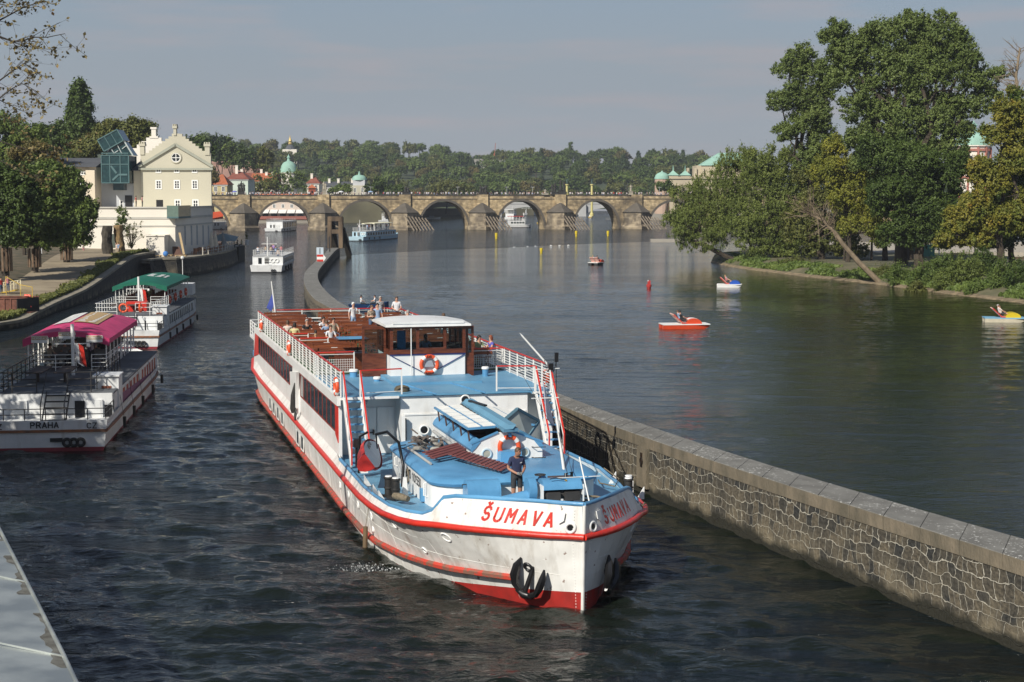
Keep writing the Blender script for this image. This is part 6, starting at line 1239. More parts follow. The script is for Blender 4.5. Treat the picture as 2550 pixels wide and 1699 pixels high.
def stem(y, z):   # slight rake of the stem
 return y - .12 * max(0, z) / 3 * max(0, 1 - y / 2)
rings = []; mats = []
for y in SY:
 zs, zt = lerp_t(ST, y, 3), lerp_t(ST, y, 5); zb = max(.02, .62 * (1 - y / 5.5)) if y < 5.4 else .02
 rings.append([-.6, -.05, zb, zb + .02, .55 + zb * .3, 1.05, zs - .02, zs + .12, zt])
mb = MB()
for s in (-1, 1):
 for i in range(len(SY) - 1):
  for j in range(8):
   q = [(s * hx(SY[i], rings[i][j], s), stem(SY[i], rings[i][j]), rings[i][j]), (s * hx(SY[i + 1], rings[i + 1][j], s), stem(SY[i + 1], rings[i + 1][j]), rings[i + 1][j]), (s * hx(SY[i + 1], rings[i + 1][j + 1], s), stem(SY[i + 1], rings[i + 1][j + 1]), rings[i + 1][j + 1]), (s * hx(SY[i], rings[i][j + 1], s), stem(SY[i], rings[i][j + 1]), rings[i][j + 1])]
   mb.mi = 1 if j < 2 else 0; mb.add(q if s < 0 else q[::-1], [(0, 1, 2, 3)])
mb.mi = 0; y = 57.5; mb.add([(-hx(y, 0), y, -.5), (hx(y, 0), y, -.5), (hx(y, 2.4), y, 2.42), (-hx(y, 2.4), y, 2.42)], [(0, 1, 2, 3)])
hull = mb.build('hull', [HWH, HRD], SH, smooth=28, fix=False)
mb = MB(); mb.tube([(0, -.02, -.5), (0, -.04, .8), (0, -.10, 2.2), (0, -.16, 3.06)], .05, 8); mb.build('stem_bar', HWH, hull)
for s, lab in ((-1, ''), (1, '')):
 def side(zf, off=.0, ys=SY, y0=0, y1=99): return [(s * (hx(y, zf(y), s) + off), stem(y, zf(y)), zf(y)) for y in ys if y0 <= y <= y1]
 zs_ = lambda y: lerp_t(ST, y, 3)
 mb = MB(); P = side(zs_, .03); P = [(0, -.16, 2.18)] + P[1:]; mb.tube(P, .095, 8); mb.build('rubbing_strake', SRD, hull, smooth=60)
 lz_ = lambda y: lerp_t([(1.2, .80), (3.5, .66), (6, .56), (9, .45), (15, .30), (57, .30)], y, 1)
 mb = MB(); P = side(lz_, .10, [1.35, 1.5, 1.8, 2.1, 2.4, 2.7, 3.1, 3.5, 3.9, 4.6, 5.3, 6.2, 7.3, 8.4, 9.5, 10.5, 12, 13, 15, 17, 20, 23, 26, 30, 34, 38, 42, 46, 50, 53]); mb.tube(P, [.06] + [.10] * (len(P) - 1), 6); mb.build('lower_strake', mat('worn_red_wood', (.48, .05, .03), .6, (.20, .10, .07), 3.5, detail=7, lo=.42, hi=.55), hull)
 zt_ = lambda y: lerp_t(ST, y, 5) + .01
 mb = MB(); P = side(zt_, -.04, y1=17); P[0] = (0, -.12, 3.09); mb.tube(P, .065, 6); mb.build('cap_rail', SBL, hull, smooth=60)
 mb = MB()
 ys = [y for y in SY if .15 < y <= 18]
 for a, b in zip(ys[:-1], ys[1:]):
  f = lambda y, z: (s * (hx(y, z, s) - .09), stem(y, z) + .05, z); da, db = lerp_t(ST, a, 6) - .05, lerp_t(ST, b, 6) - .05; mb.add([f(a, da), f(b, db), f(b, zt_(b)), f(a, zt_(a))], [(0, 1, 2, 3)])
 mb.build('bulwark_lining', SWH, hull)
mb = MB()
ys = [y for y in SY if y > .1]
for a, b in zip(ys[:-1], ys[1:]):
 da, db = lerp_t(ST, a, 6), lerp_t(ST, b, 6); wa, wb, va, vb = hx(a, da) - .05, hx(b, db) - .05, hx(a, da, 1) - .05, hx(b, db, 1) - .05; mb.add([(-wa, a, da), (va, a, da), (vb, b, db), (-wb, b, db)], [(0, 1, 2, 3)])
mb.build('main_deck', DBL, SH)
mb = MB()
for s in (-1, 1):
 for zz, y0, y1 in ((1.45, .3, 9), (1.05, .2, 14)):
  ys = [y for y in SY if y0 <= y <= y1]; mb.tube([(s * (hx(y, zz, s) + .002), stem(y, zz), zz) for y in ys], .009, 4)
 for yy in (1.6, 3.8, 6.6, 9.6, 12.8, 16, 19, 22, 25): mb.tube([(s * (hx(yy, z, s) + .002), stem(yy, z), z) for z in (.1, .5, 1, 1.5, 1.8)], .008, 4)
 for k in range(34): z = .1 + k * .085; mb.ball((s * (hx(.12, z, s) + .01), stem(.12, z), z), .018, 5, 4)
mb.build('plate_seam', HWH, hull)
def hull_frame(s, y, z):
 """point, outward normal and along direction of the hull side at y, z"""
 P = Vector((s * hx(y, z, s), stem(y, z), z)); e = .2; Q = Vector((s * hx(y + e, z, s), stem(y + e, z), z)); U = Vector((s * hx(y, z + e, s), stem(y, z + e), z + e)); al = (Q - P).normalized(); up = (U - P).normalized(); n = al.cross(up).normalized(); n = n if n.x * s > 0 else -n
 return P, n, al, up
def arc_y(s, d, z):
 y = 0.0; L_ = 0; P = Vector((0, 0, 0));
 while L_ < d and y < 20: y += .006; Q = Vector((hx(y, z, s), stem(y, z), 0)); L_ += (Q - Vector((P.x, P.y, 0))).length; P = Q
 return y
def put_left(u, v):
 z = 2.42 + v; y = arc_y(-1, max(.05, 3.10 - u), 2.6); P, n, al, up = hull_frame(-1, y, z); return P, n
def put_right(u, v):
 z = 2.40 + v; y = arc_y(1, 1.02 + u * .93, 2.6); P, n, al, up = hull_frame(1, y, z); return P, n
for pf, nm in ((put_left, 'name_lettering'), (put_right, 'name_lettering')):
 mb = MB(); mb.mi = 0
 letters(mb, 'S^UMAVA', pf, .36, .070, 1.52, .010, .82); mb.build(nm, SRD, hull)
for s in (-1, 1):        # hawse holes, lozenge plates, portholes, anchors
 y = arc_y(s, .42, 2.45); P, n, al, up = hull_frame(s, y, 2.42); T = Matrix.Translation(P + n * .01) @ Matrix([[al.x, n.x, up.x, 0], [al.y, n.y, up.y, 0], [al.z, n.z, up.z, 0], [0, 0, 0, 1]])
 mb = MB(); mb.torus((0, 0, 0), .13, .045, n=18); mb.xf(T).build('hawse_ring', SWH, hull, smooth=60); mb = MB(); mb.lathe([(.11, 0), (.11, .02)], n=14); mb.xf(T @ Matrix.Rotation(R(90), 4, 'X')); mb.build('hawse_hole', BLACK, hull)
 y = arc_y(s, .72, 2.6); P, n, al, up = hull_frame(s, y, 2.70); mb = MB(); q = [P + n * .02 + al * a + up * b for a, b in ((-.12, .13), (.12, .13), (.12, -.10), (0, -.19), (-.12, -.10))]; mb.slab(q, n * .03); mb.build('shield_plate', SWH, hull)
 for yy, zz, rr in ((2.9, 1.72, .15), (4.4, .95 + .08, .09), (5.6, 1.62, .15), (8.7, 1.25, .13), (9.0, .75, .08), (11.3, 1.12, .12), (13.6, 1.05, .12), (15.8, .98, .12)):
  P, n, al, up = hull_frame(s, yy, zz); T = Matrix.Translation(P + n * .008) @ Matrix([[al.x, n.x, up.x, 0], [al.y, n.y, up.y, 0], [al.z, n.z, up.z, 0], [0, 0, 0, 1]])
  mb = MB(); mb.torus((0, 0, 0), rr, .028, n=16, m=6); o = mb.xf(T).build('porthole', SWH, hull, smooth=60); mb = MB(); mb.lathe([(rr - .01, 0), (rr - .01, .015)], n=14); mb.xf(T @ Matrix.Rotation(R(90), 4, 'X')); mb.build('porthole_glass', DARKGL, o)
 y = 1.05; P, n, al, up = hull_frame(s, y, .92); nn_ = (n + Vector((0, 0, -.15))).normalized(); al = al if s < 0 else -al
 an = thing('anchor', 'black stockless anchor hanging on the ship bow, left of the stem' if s < 0 else 'black stockless anchor hanging on the ship bow, right of the stem', 'anchor', SM @ P, SANG, 'anchors on the ship bow')
 mb = MB(); n = nn_; c = n * .16; side_ = (al * .95 + Vector((0, 0, .31))).normalized(); up_a = (Vector((0, 0, .95)) - al * .31).normalized()
 mb.tube([n * .02 + up_a * .30, c + up_a * -.4], .075, 8); mb.build('shank', BLACK, an, smooth=50)
 for k in (-1, 1):
  mb = MB(); pts = [c + up_a * -.48 + side_ * .12 * k, c + side_ * .36 * k + up_a * -.30 + n * .05, c + side_ * .44 * k + up_a * .0 + n * .12, c + side_ * .45 * k + up_a * .28 + n * .10, c + side_ * .40 * k + up_a * .50 + n * .05]; mb.tube(pts, [.07, .09, .125, .11, .03], 6); mb.build('fluke', BLACK, an, smooth=35)
 mb = MB(); mb.tube([c + up_a * -.46 - side_ * .28, c + up_a * -.50, c + up_a * -.46 + side_ * .28], [.06, .12, .06], 8); mb.build('crown', BLACK, an, smooth=50)
 P, n, al, up = hull_frame(s, y, 1.16); T = Matrix.Translation(P + n * .01) @ Matrix([[al.x, n.x, up.x, 0], [al.y, n.y, up.y, 0], [al.z, n.z, up.z, 0], [0, 0, 0, 1]]); mb = MB(); mb.torus((0, 0, 0), .11, .05, n=16); mb.xf(T).build('anchor_pipe', BLACK, hull, smooth=60)
ZD = 4.0
mb = MB()
for s in (-1, 1): mb.bx(s * 4.15, s * 4.03, 17.55, 51.5, 1.5, ZD - .06)
mb.bx(-4.02, 4.02, 51.2, 51.35, 1.6, ZD - .06); mb.bx(-4.02, -1.77, 18.75, 18.87, 1.55, ZD - .06); mb.bx(3.2, 4.02, 18.75, 18.87, 1.55, ZD - .06)
mb.bx(-1.77, 3.2, 17.72, 17.84, 1.55, ZD - .06); mb.bx(-1.77, -1.65, 17.841, 18.749, 1.55, ZD - .06); mb.bx(3.08, 3.2, 17.841, 18.749, 1.55, ZD - .06)
sup = mb.build('side_wall', SWH, SH)
mb = MB()
for s in (-1, 1): mb.bx(s * 4.24, s * 4.1, 17.35, 49.6, 3.68, 4.02); mb.bx(s * 4.2, s * 4.151, 29.6, 31.9, 1.7, 3.679)
mb.bx(-4.1, -1.9, 17.3, 17.36, 3.9, 3.99); mb.bx(3.3, 4.1, 17.3, 17.36, 3.9, 3.99); mb.build('deck_fascia', SWH, SH)
mb = MB(); mb.bx(-4.1, 4.1, 17.68, 24.9, 3.9, 4.0); mb.bx(-4.1, -1.9, 17.361, 17.679, 3.9, 4.0); mb.bx(3.3, 4.1, 17.361, 17.679, 3.9, 4.0); mb.bx(-1.9, 3.3, 17.62, 17.679, 3.93, 4.0); mb.bx(-1.5, 2.1, 20.6, 26.4, 4.0, 4.09); mb.build('upper_deck', DBL, SH)
mb = MB(); mb.bx(-4.1, 4.1, 24.9, 50.9, 3.9, 4.0); mb.build('sun_deck', GRN, SH)
mb = MB()
for x in (-.5, 1.4): mb.beam((x, 17.2, 4.03), (x - .6, 20.6, 4.03), .05, .05)
mb.build('deck_seam', SBL, SH)
mb = MB(); mb.bx(-1.70, 3.13, 17.69, 17.72, 3.18, 3.24); mb.build('ledge', SWH, sup)
def fwin(s, y0, y1, z0, z1, frame=REDF, x=4.15, fw=.055):
 mb = MB(); d = s * .018
 for y in (y0 + fw / 2, y1 - fw / 2): mb.bx(s * x - s * .01, s * x + d, y - fw / 2, y + fw / 2, z0, z1)
 for z in (z0 + .03, z1 - .03): mb.bx(s * x - s * .01, s * x + d, y0 + fw, y1 - fw, z - .03, z + .03)
 o = mb.build('window', frame, SH); mb = MB(); mb.bx(s * x - s * .01, s * x + d * .4, y0 + fw, y1 - fw, z0 + .06, z1 - .06); mb.build('pane', CGL, o)
for s in (-1, 1):
 for k in range(9): fwin(s, 18.35 + k * 1.22, 18.35 + (k + 1) * 1.22, 2.56, 3.62)
 for k in range(13): fwin(s, 32.2 + k * 1.27, 32.2 + (k + 1) * 1.27, 2.60, 3.60)
 mb = MB(); mb.slab([(s * 4.151, 17.6, 2.25), (s * 4.151, 18.33, 2.5), (s * 4.151, 18.33, 3.66), (s * 4.151, 17.6, 3.66)], (s * .03, 0, 0)); mb.build('red_panel', SRD, sup); mb = MB(); mb.slab([(s * 4.151, 48.75, 2.55), (s * 4.151, 51.3, 2.2), (s * 4.151, 50.4, 3.62), (s * 4.151, 48.75, 3.62)], (s * .03, 0, 0)); mb.build('red_panel', SRD, sup)
 for y0 in (27.0, 28.6, 35.0, 36.9, 38.8, 40.7): fwin(s, y0, y0 + .95, .42, 1.15, TRIM, hx(y0 + .5, .8) + .02, .06)
 mb = MB(); mb.slab([(s * 4.2, 31.95, 3.4), (s * 4.2, 29.3, 3.66), (s * 4.2, 29.9, 1.95), (s * 4.2, 31.6, 1.6)], (s * .12, 0, 0)); mb.build('side_gate', SWH, sup)
mb = MB(); mb.bx(-4.0, 4.0, 51.4, 55.8, 2.95, 3.1); mb.build('aft_balcony', SWH, SH)
mb = MB(); mb.tube([(-4.0, 51.4, 4.0), (-4.0, 55.2, 4.0), (-3.0, 55.8, 4.0), (3.0, 55.8, 4.0), (4.0, 51.4, 4.0)], .03, 6)
for P in ((-4, 52.6), (-4, 54), (-4, 55.2), (-3, 55.8), (-1, 55.8), (1, 55.8), (3, 55.8)): mb.tube([(P[0], P[1], 3.1), (P[0], P[1], 4)], .03, 5)
for z in (3.35, 3.6, 3.8): mb.tube([(-4.0, 51.4, z), (-4.0, 55.2, z), (-3.0, 55.8, z), (3.0, 55.8, z)], .018, 5)
mb.build('aft_railing', TRIM, SH); mb = MB(); mb.bx(-3.9, 3.9, 51.36, 55, 1.9, 2.2); mb.build('aft_counter', SBL, SH)
def rail(pts, zb, h=.97, post=1.25, bars=4, name='railing', top=SRD, red=True, mesh=False):
 P = [Vector((x, y, zb)) for x, y in pts]; n = max(1, int(sum((b - a).length for a, b in zip(P[:-1], P[1:])) / post)); Q = resample(P, 0, n); mb = MB(); up = Vector((0, 0, 1))
 for q in Q: mb.beam(q, q + up * h, .05)
 for k in range(bars):
  z = .12 + (h - .22) * k / max(1, bars - 1)
  for a, b in zip(P[:-1], P[1:]): mb.beam(a + up * z, b + up * z, .022)
 if mesh:
  for a, b in zip(P[:-1], P[1:]):
   m_ = int((b - a).length / .09)
   for k in range(m_): c = a.lerp(b, k / m_); mb.beam(c + up * .15, c + up * .68, .012)
   for k in range(6): mb.beam(a + up * (.15 + k * .1), b + up * (.15 + k * .1), .012)
 o = mb.build(name, TRIM, SH); mb = MB()
 for a, b in zip(P[:-1], P[1:]): mb.beam(a + up * h, b + up * h, .055 if red else .04, .045)
 mb.build('top_rail', top if red else TRIM, o); return o
rail([(-4.08, 17.45), (-4.08, 49.3)], ZD, bars=8); rail([(4.06, 17.45), (4.06, 49.3)], ZD, bars=8); rail([(-3.2, 49.8), (3.4, 49.8)], ZD, post=1.6, bars=3); rail([(3.4, 49.8), (4.06, 47.5)], ZD)
rail([(-3.35, 17.45), (-1.72, 17.75)], ZD, post=1.7, bars=1); rail([(1.98, 17.75), (3.42, 17.45)], ZD, post=1.5, bars=1)
rail([(-4.05, 24.7), (-2.45, 24.7)], ZD, post=1.5, bars=2, mesh=True); rail([(2.35, 24.7), (4.05, 24.7)], ZD, post=1.6, bars=2, mesh=True)
rail([(-4.05, 34.0), (-3.2, 34.0)], ZD, post=.9, bars=2); rail([(-3.9, 31.5), (-2.6, 31.5)], ZD, post=.9, bars=2)
for s, x0, x1 in ((-1, -4.0, -3.36), (1, 3.42, 4.0)):
 yt, yb, zb = 17.3, 15.5, 1.66; mb = MB()
 for k in range(9): t = (k + .6) / 9.2; mb.bx(x0 + .03, x1 - .03, yt + (yb - yt) * t - .13, yt + (yb - yt) * t + .13, ZD + (zb - ZD) * t - .02, ZD + (zb - ZD) * t + .015)
 o = mb.build('stair_tread', SBL, SH); mb = MB()
 for x in (x0, x1): mb.beam((x, yt, ZD - .05), (x, yb, zb), .05, .2, (0, 1, 0)); mb.beam((x, yt, ZD + .75), (x, yb - .05, zb + .85), .045)
 for x in (x0, x1):
  for t in (.0, .33, .66, 1): p = Vector((x, yt, ZD)).lerp(Vector((x, yb, zb)), t); mb.beam(p, p + Vector((0, 0, .9)), .04)
 mb.build('stair_side', SWH, o); mb = MB()
 for x in (x0, x1): mb.beam((x, yt, ZD + .97), (x, yb - .1, zb + .97), .055); mb.beam((x, yb - .1, zb + .97), (x, yb - .1, zb + .1), .05)
 mb.build('stair_handrail', SRD, o)
mb = MB(); mb.bx(-3.25, -2.55, 18.70, 18.75, 1.62, 3.4); mb.bx(-2.5, -1.85, 18.70, 18.75, 1.62, 3.4); o = mb.build('door', SWH, SH); mb = MB(); mb.bx(-2.68, -2.62, 18.62, 18.70, 2.35, 2.55); mb.bx(-2.80, -2.62, 18.62, 18.66, 2.42, 2.46); mb.build('handle', DSTEEL, o)
mb = MB(); mb.ball((-2.95, 18.72, 3.68), (.10, .07, .17), 10, 8); mb.build('bulkhead_lamp', GREYW, SH)
for x, z in ((-.88, 2.62), (.72, 3.72)):
 mb = MB(); mb.torus((x, 17.64, z), .17, .035, n=18); o = mb.build('vent_pipe', SWH, SH, smooth=60); mb = MB(); mb.lathe([(.15, 0), (.15, .03)], n=14); mb.xf(Matrix.Translation((x, 17.66, z)) @ Matrix.Rotation(R(90), 4, 'X')); mb.build('vent_hole', BLACK, o)
mb = MB(); mb.beam((-1.72, 17.5, 1.65), (-1.72, 17.5, 3.2), .14); mb.build('door_leaf', SWH, SH)
mb = MB(); mb.beam((-1.62, 17.55, 1.7), (-1.62, 17.55, 3.1), .07); mb.build('dark_gap', BLACK, SH)
wx0, wx1, wy0, wy1 = -1.22, 1.92, 22.95, 25.9
WH = MB(); WH.bx(wx0, wx1, wy0, wy1, 4.09, 4.95); wh = WH.build('wheelhouse', SWH, SH)
mb = MB(); mb.bx(wx0 - .02, wx1 + .02, wy0 - .03, wy0, 4.93, 4.99)
mb.beam((wx0 + .05, wy0 - .015, 4.92), (.33, wy0 - .015, 4.12), .03, .06, (0, 1, 0)); mb.beam((wx1 - .03, wy0 - .015, 4.92), (.37, wy0 - .015, 4.12), .03, .06, (0, 1, 0)); mb.build('navy_trim', NVY, wh)
mb = MB(); mb.bx(wx0 - .03, wx1 + .03, wy0 - .05, wy0 + .05, 4.99, 5.17); mb.bx(wx0 - .03, wx1 + .03, wy0 - .05, wy0 + .05, 6.02, 6.12)
for x in (wx0 + .05, -.08, 1.06, wx1 - .05): mb.bx(x - .06, x + .06, wy0 - .055, wy0 + .055, 5.17, 6.02)
mb.bx(-.02, 1.0, wy0 - .05, wy0 + .04, 5.17, 5.23)
for s, x in ((-1, wx0), (1, wx1)):
 mb.bx(x - .05, x + .05, wy0 + .06, wy1, 4.96, 5.17); mb.bx(x - .05, x + .05, wy0 + .06, wy1, 6.0, 6.12)
 for y in (wy0 + .9, wy0 + 1.8, wy1 - .05): mb.bx(x - .05, x + .05, y - .06, y + .06, 5.17, 6.0)
mb.bx(wx0, wx1, wy1 - .08, wy1, 4.96, 5.2); mb.bx(wx0, wx1, wy1 - .08, wy1, 6.0, 6.12)
wf = mb.build('window_frame', MAHO, wh)
WGL = bpy.data.materials.new('wheelhouse_glass'); WGL.use_nodes = True; n_ = WGL.node_tree; n_.nodes.clear(); g1 = n_.nodes.new('ShaderNodeBsdfGlossy'); g1.inputs['Roughness'].default_value = .03; t1 = n_.nodes.new('ShaderNodeBsdfTransparent'); t1.inputs['Color'].default_value = (.62, .72, .74, 1); fr = n_.nodes.new('ShaderNodeFresnel'); fr.inputs['IOR'].default_value = 1.5; m1 = n_.nodes.new('ShaderNodeMixShader'); ou = n_.nodes.new('ShaderNodeOutputMaterial')
n_.links.new(fr.outputs[0], m1.inputs[0]); n_.links.new(t1.outputs[0], m1.inputs[1]); n_.links.new(g1.outputs[0], m1.inputs[2]); n_.links.new(m1.outputs[0], ou.inputs[0])
for x0, x1 in ((wx0 + .11, -.14), (-.02, 1.0), (1.12, wx1 - .11)): mb = MB(); mb.bx(x0, x1, wy0 - .01, wy0 + .01, 5.17, 6.02); mb.build('pane', WGL, wh)
for x in (wx0, wx1):
 for k in range(3): mb = MB(); mb.bx(x - .01, x + .01, wy0 + .08 + k * .9, wy0 + .85 + k * .9, 5.17, 6.0); mb.build('pane', WGL, wh)
mb = MB(); mb.bx(-.9, -.55, wy0 + .15, wy0 + .2, 5.15, 5.95); mb.build('blue_curtain', mat('sky_blue_cloth', (.03, .35, .70), .8, (.02, .25, .5), 12), wh)
mb = MB(); mb.bx(-.2, 1.0, wy0 + .3, wy0 + .7, 4.95, 5.15); mb.build('console', DSTEEL, wh)
prf = [(-.28, 0), (-.28, .05), (0, .10), (1, .17)]; mb = MB(); X0, X1, Y0, Y1 = wx0 - .22, wx1 + .22, wy0 - .2, wy1 + .25
ringsR = []
for k in range(9):
 t = k / 8; x = X0 + (X1 - X0) * t; c = .14 * math.sin(math.pi * t) ** .6; ringsR.append([(x, Y0, 6.12), (x, Y1, 6.12), (x, Y1 - .02, 6.2 + c), (x, (Y0 + Y1) / 2, 6.26 + c), (x, Y0 + .02, 6.2 + c)])
mb.loft(ringsR); mb.bx(X0 + .3, X1 - .3, Y0 - .01, Y0 + .06, 6.24, 6.34); mb.build('wheelhouse_roof', SWH, wh, smooth=30)
for s, x, a in ((-1, wx0 - .04, -1.0), (1, wx1 + .06, .27)):      # open side doors
 M_ = Matrix.Translation((x, wy0 + .75 if s < 0 else wy0 + .1, 4.02)); mb = MB(); w_ = 1.0 if s < 0 else .34
 x0, x1 = (-w_, 0) if s < 0 else (0, w_); mb.bx(x0, x1, 0, .05, 0, .95); mb.bx(x0, x1, 0, .05, 1.95, 2.08)
 for q in (x0 + .05, x1 - .05): mb.bx(q - .05, q + .05, 0, .05, .95, 1.95)
 d_ = mb.xf(M_).build('open_door', MAHO, wh); mb = MB(); mb.bx(x0 + .1, x1 - .1, .02, .03, .95, 1.95); mb.xf(M_).build('pane', WGL, d_)
mb = MB(); mb.tube([(wx0 + .85, wy0 - .12, 4.1), (wx0 + .85, wy0 - .12, 6.05)], .022, 6); mb.build('signal_pole', TRIM, SH)
mb = MB(); mb.lathe([(.3, 0), (.3, .12), (.22, .2), (.08, .24)], (-1.55, 18.6, 4.0), 12); mb.build('mushroom_vent', wm('tarnished_brass', (.16, .13, .08), 5, .5), SH, smooth=40)
for x, y, r, h, m in ((-2.6, 23.9, .2, .22, SBL), (2.75, 22.8, .16, .3, SBL), (-1.9, 22.2, .16, .08, SBL)): mb = MB(); mb.lathe([(r * .8, 0), (r * .8, h)], (x, y, 4.0), 14); o = mb.build('deck_vent', m, SH, smooth=40); mb = MB(); mb.lathe([(r, 0), (r, .07), (r * .8, .1)], (x, y, 4 + h), 14); mb.build('vent_lid', SWH, o, smooth=40)
mb = MB(); mb.bx(-2.9, -1.6, 26.2, 27.4, 4, 4.75); mb.bx(-2.95, -1.55, 26.1, 27.5, 5.3, 5.36); mb.build('deck_locker', MAHO, SH); mb = MB(); mb.bx(-3.0, -1.9, 25.2, 26.0, 5.45, 5.5); mb.build('blue_shelf', SBL, SH)
def rbox(x0, x1, y0, y1, z0, z1, r, n=5):
 pts = []
 for cx, cy, a0 in ((x1 - r, y1 - r, 0), (x0 + r, y1 - r, 90), (x0 + r, y0 + r, 180), (x1 - r, y0 + r, 270)):
  for k in range(n + 1): a = R(a0 + 90 * k / n); pts.append((cx + r * math.cos(a), cy + r * math.sin(a)))
 return pts
mb = MB(); P = rbox(-2.88, 2.45, 6.05, 14.2, 0, 0, .9); mb.prism(P, 1.6, 2.62); tr = mb.build('trunk_wall', SWH, SH, smooth=40)
mb = MB(); c = (-.2, 10.1)
def sh_(P, k, z): return [(c[0] + (x - c[0]) * k[0], c[1] + (y - c[1]) * k[1], z) for x, y in P]
mb.loft([sh_(P, (1.02, 1.02), 2.58), sh_(P, (1.03, 1.03), 2.66), sh_(P, (1.0, 1.0), 2.76), sh_(P, (.93, .94), 2.83)]); mb.build('trunk_top', SBL, SH, smooth=50)
mb = MB(); letters(mb, 'EVD 101550', lambda u, v: (Vector((-2.885, 10.6 - u, 2.18 + v)), Vector((-1, 0, 0))), .26, .045, 1.3, .006); mb.build('registration', BLACK, tr)
for y, h in ((12.3, .3), (11.4, .42), (7.2, .42)): mb = MB(); mb.tube([(-2.89, y, 2.55), (-2.99, y, 2.5), (-2.99, y, 2.55 - h), (-2.89, y, 2.5 - h)], .025, 6); mb.build('grab_handle', TRIM, tr)
mb = MB(); mb.bx(-3.0, -2.8, 7.6, 7.85, 1.85, 2.25); mb.build('tank_vent', SBL, SH)
gx0, gx1, gy0, gy1 = -1.0, 1.42, 9.2, 15.3; gm = .05
mb = MB(); gb = [(gx0, 2.8), (gx0, 3.2), (gx0 + .06, 3.38), (gm - .15, 3.72), (gm + .35, 3.72), (gx1 - .03, 3.36), (gx1, 3.2), (gx1, 2.8)]
mb.slab([(x, gy0, z) for x, z in gb], (0, .08, 0)); mb.bx(gx0, gx0 + .06, gy0 + .081, gy1, 2.8, 3.12); mb.bx(gx1 - .06, gx1, gy0 + .081, gy1, 2.8, 3.12); mb.slab([(x, gy1, z) for x, z in gb], (0, .08, 0)); sk_ = mb.build('skylight_house', SWH, SH, smooth=20)
mb = MB();
for x, s in ((gx0, -1), (gx1, 1)): mb.loft([[(x + .0 * s, y, 3.1), (x + .04 * s, y, 3.2), (x - .03 * s, y, 3.33), (x - .12 * s, y, 3.42), (x - .3 * s, y, 3.5), (x - .3 * s, y, 3.42), (x - .12 * s, y, 3.2)] for y in (gy0 - .03, gy1)])
mb.beam((gx0 - .02, gy0 - .02, 3.38), (gm - .15, gy0 - .02, 3.74), .06, .05, (0, 1, 0)); mb.beam((gm + .35, gy0 - .02, 3.74), (gx1 + .02, gy0 - .02, 3.36), .06, .05, (0, 1, 0)); mb.build('skylight_shoulder', SBL, SH, smooth=40)
mb = MB(); mb.bx(gx0 + .1, gx1 - .1, gy0 + .1, gy1 - .1, 3.02, 3.08); mb.build('engine_hatch', DSTEEL, SH)
mb = MB()
for k in range(7): y = gy0 + .8 + k * .85; mb.bx(gx0 + .15, gm, y - .06, y + .06, 3.1, 3.4)
mb.build('engine_ribs', mat('brown_iron', (.09, .045, .03), .6), SH)
def lid(x0, z0, x1, z1, nm, y0=9.55, y1=15.0):   # raised glazed lids
 mb = MB(); A0, A1, B1, B0 = Vector((x0, y0, z0)), Vector((x0, y1, z0)), Vector((x1, y1, z1)), Vector((x1, y0, z1)); n = (B0 - A0).cross(A1 - A0).normalized(); n = n if n.z > 0 else -n
 mb.slab([A0, A1, B1, B0], n * .07); o = mb.build(nm, SBL, SH); mb = MB()
 for i in range(6):
  for j in range(2):
   q = [A0.lerp(A1, (i + a) / 6).lerp(B0.lerp(B1, (i + a) / 6), (j + b) / 2) for a, b in ((.08, .1), (.92, .1), (.92, .9), (.08, .9))]; mb.slab([p + n * .071 for p in q], n * .012)
 g_ = mb.build('lid_glazing', mat('frosted_pane', (.62, .63, .60), .3, (.5, .51, .5), 3), o); mb = MB()
 for i in range(6):
  for j in range(14): a = A0.lerp(A1, (i + .1 + .8 * (j / 13)) / 6) + n * .088; b = B0.lerp(B1, (i + .1 + .8 * (j / 13)) / 6) + n * .088; mb.beam(a.lerp(b, .06), a.lerp(b, .46), .012); mb.beam(a.lerp(b, .55), a.lerp(b, .95), .012)
 mb.build('lid_bars', TRIM, o)
lid(gx0 - .05, 3.78, -.02, 3.82, 'skylight_lid'); lid(1.75, 3.55, .62, 3.80, 'skylight_lid', 11.4, 15.3)
mb = MB()
for y in (9.8, 11, 12.2, 13.4, 14.6): mb.beam((gx0 + .12, y, 3.1), (gx0 + .02, y, 3.78), .05)
mb.build('lid_strut', mat('brown_iron', (.09, .045, .03), .6), SH)
mb = MB(); mb.slab([(-.05, 14.9, 3.9), (.42, 15.0, 3.9), (.52, 8.9, 3.78), (-.02, 8.75, 3.78)], (0, 0, .10)); mb.slab([(.0, 14.9, 4.0), (.12, 14.9, 4.12), (.2, 8.9, 4.0), (.06, 8.8, 3.88)], (.25, 0, 0)); o = mb.build('ridge_beam', wm('faded_blue', (.12, .28, .40), 1.5), SH); mb = MB(); mb.tube([(-.08, 14.9 - k * .25, 3.93 - k * .005 + .03 * (k % 2)) for k in range(25)], .022, 5); mb.build('lashing', DSTEEL, o); mb = MB(); mb.beam((.12, 14.3, 4.12), (.38, 12.9, 4.12), .12, .06); mb.build('grip', BLACK, o)
mb = MB(); q = [Vector(p) for p in ((1.0, 10.9, 4.25), (.35, 10.95, 3.72), (1.45, 11.2, 3.2), (2.0, 11.7, 3.68))]
for i in range(4): mb.beam(q[i], q[(i + 1) % 4], .07, .09)
for t in (.33, .66): mb.beam(q[0].lerp(q[3], t), q[1].lerp(q[2], t), .02)
for t in (.15, .3, .45, .6, .75, .9): mb.beam(q[0].lerp(q[1], t), q[3].lerp(q[2], t), .015)
o = mb.build('framed_lid', wm('steel_blue', (.10, .20, .26), 2), SH); mb = MB(); mb.slab(q, (0, .01, 0)); mb.build('wired_glass', mat('grey_wired_glass', (.42, .45, .42), .15, (.34, .37, .35), 2), o)
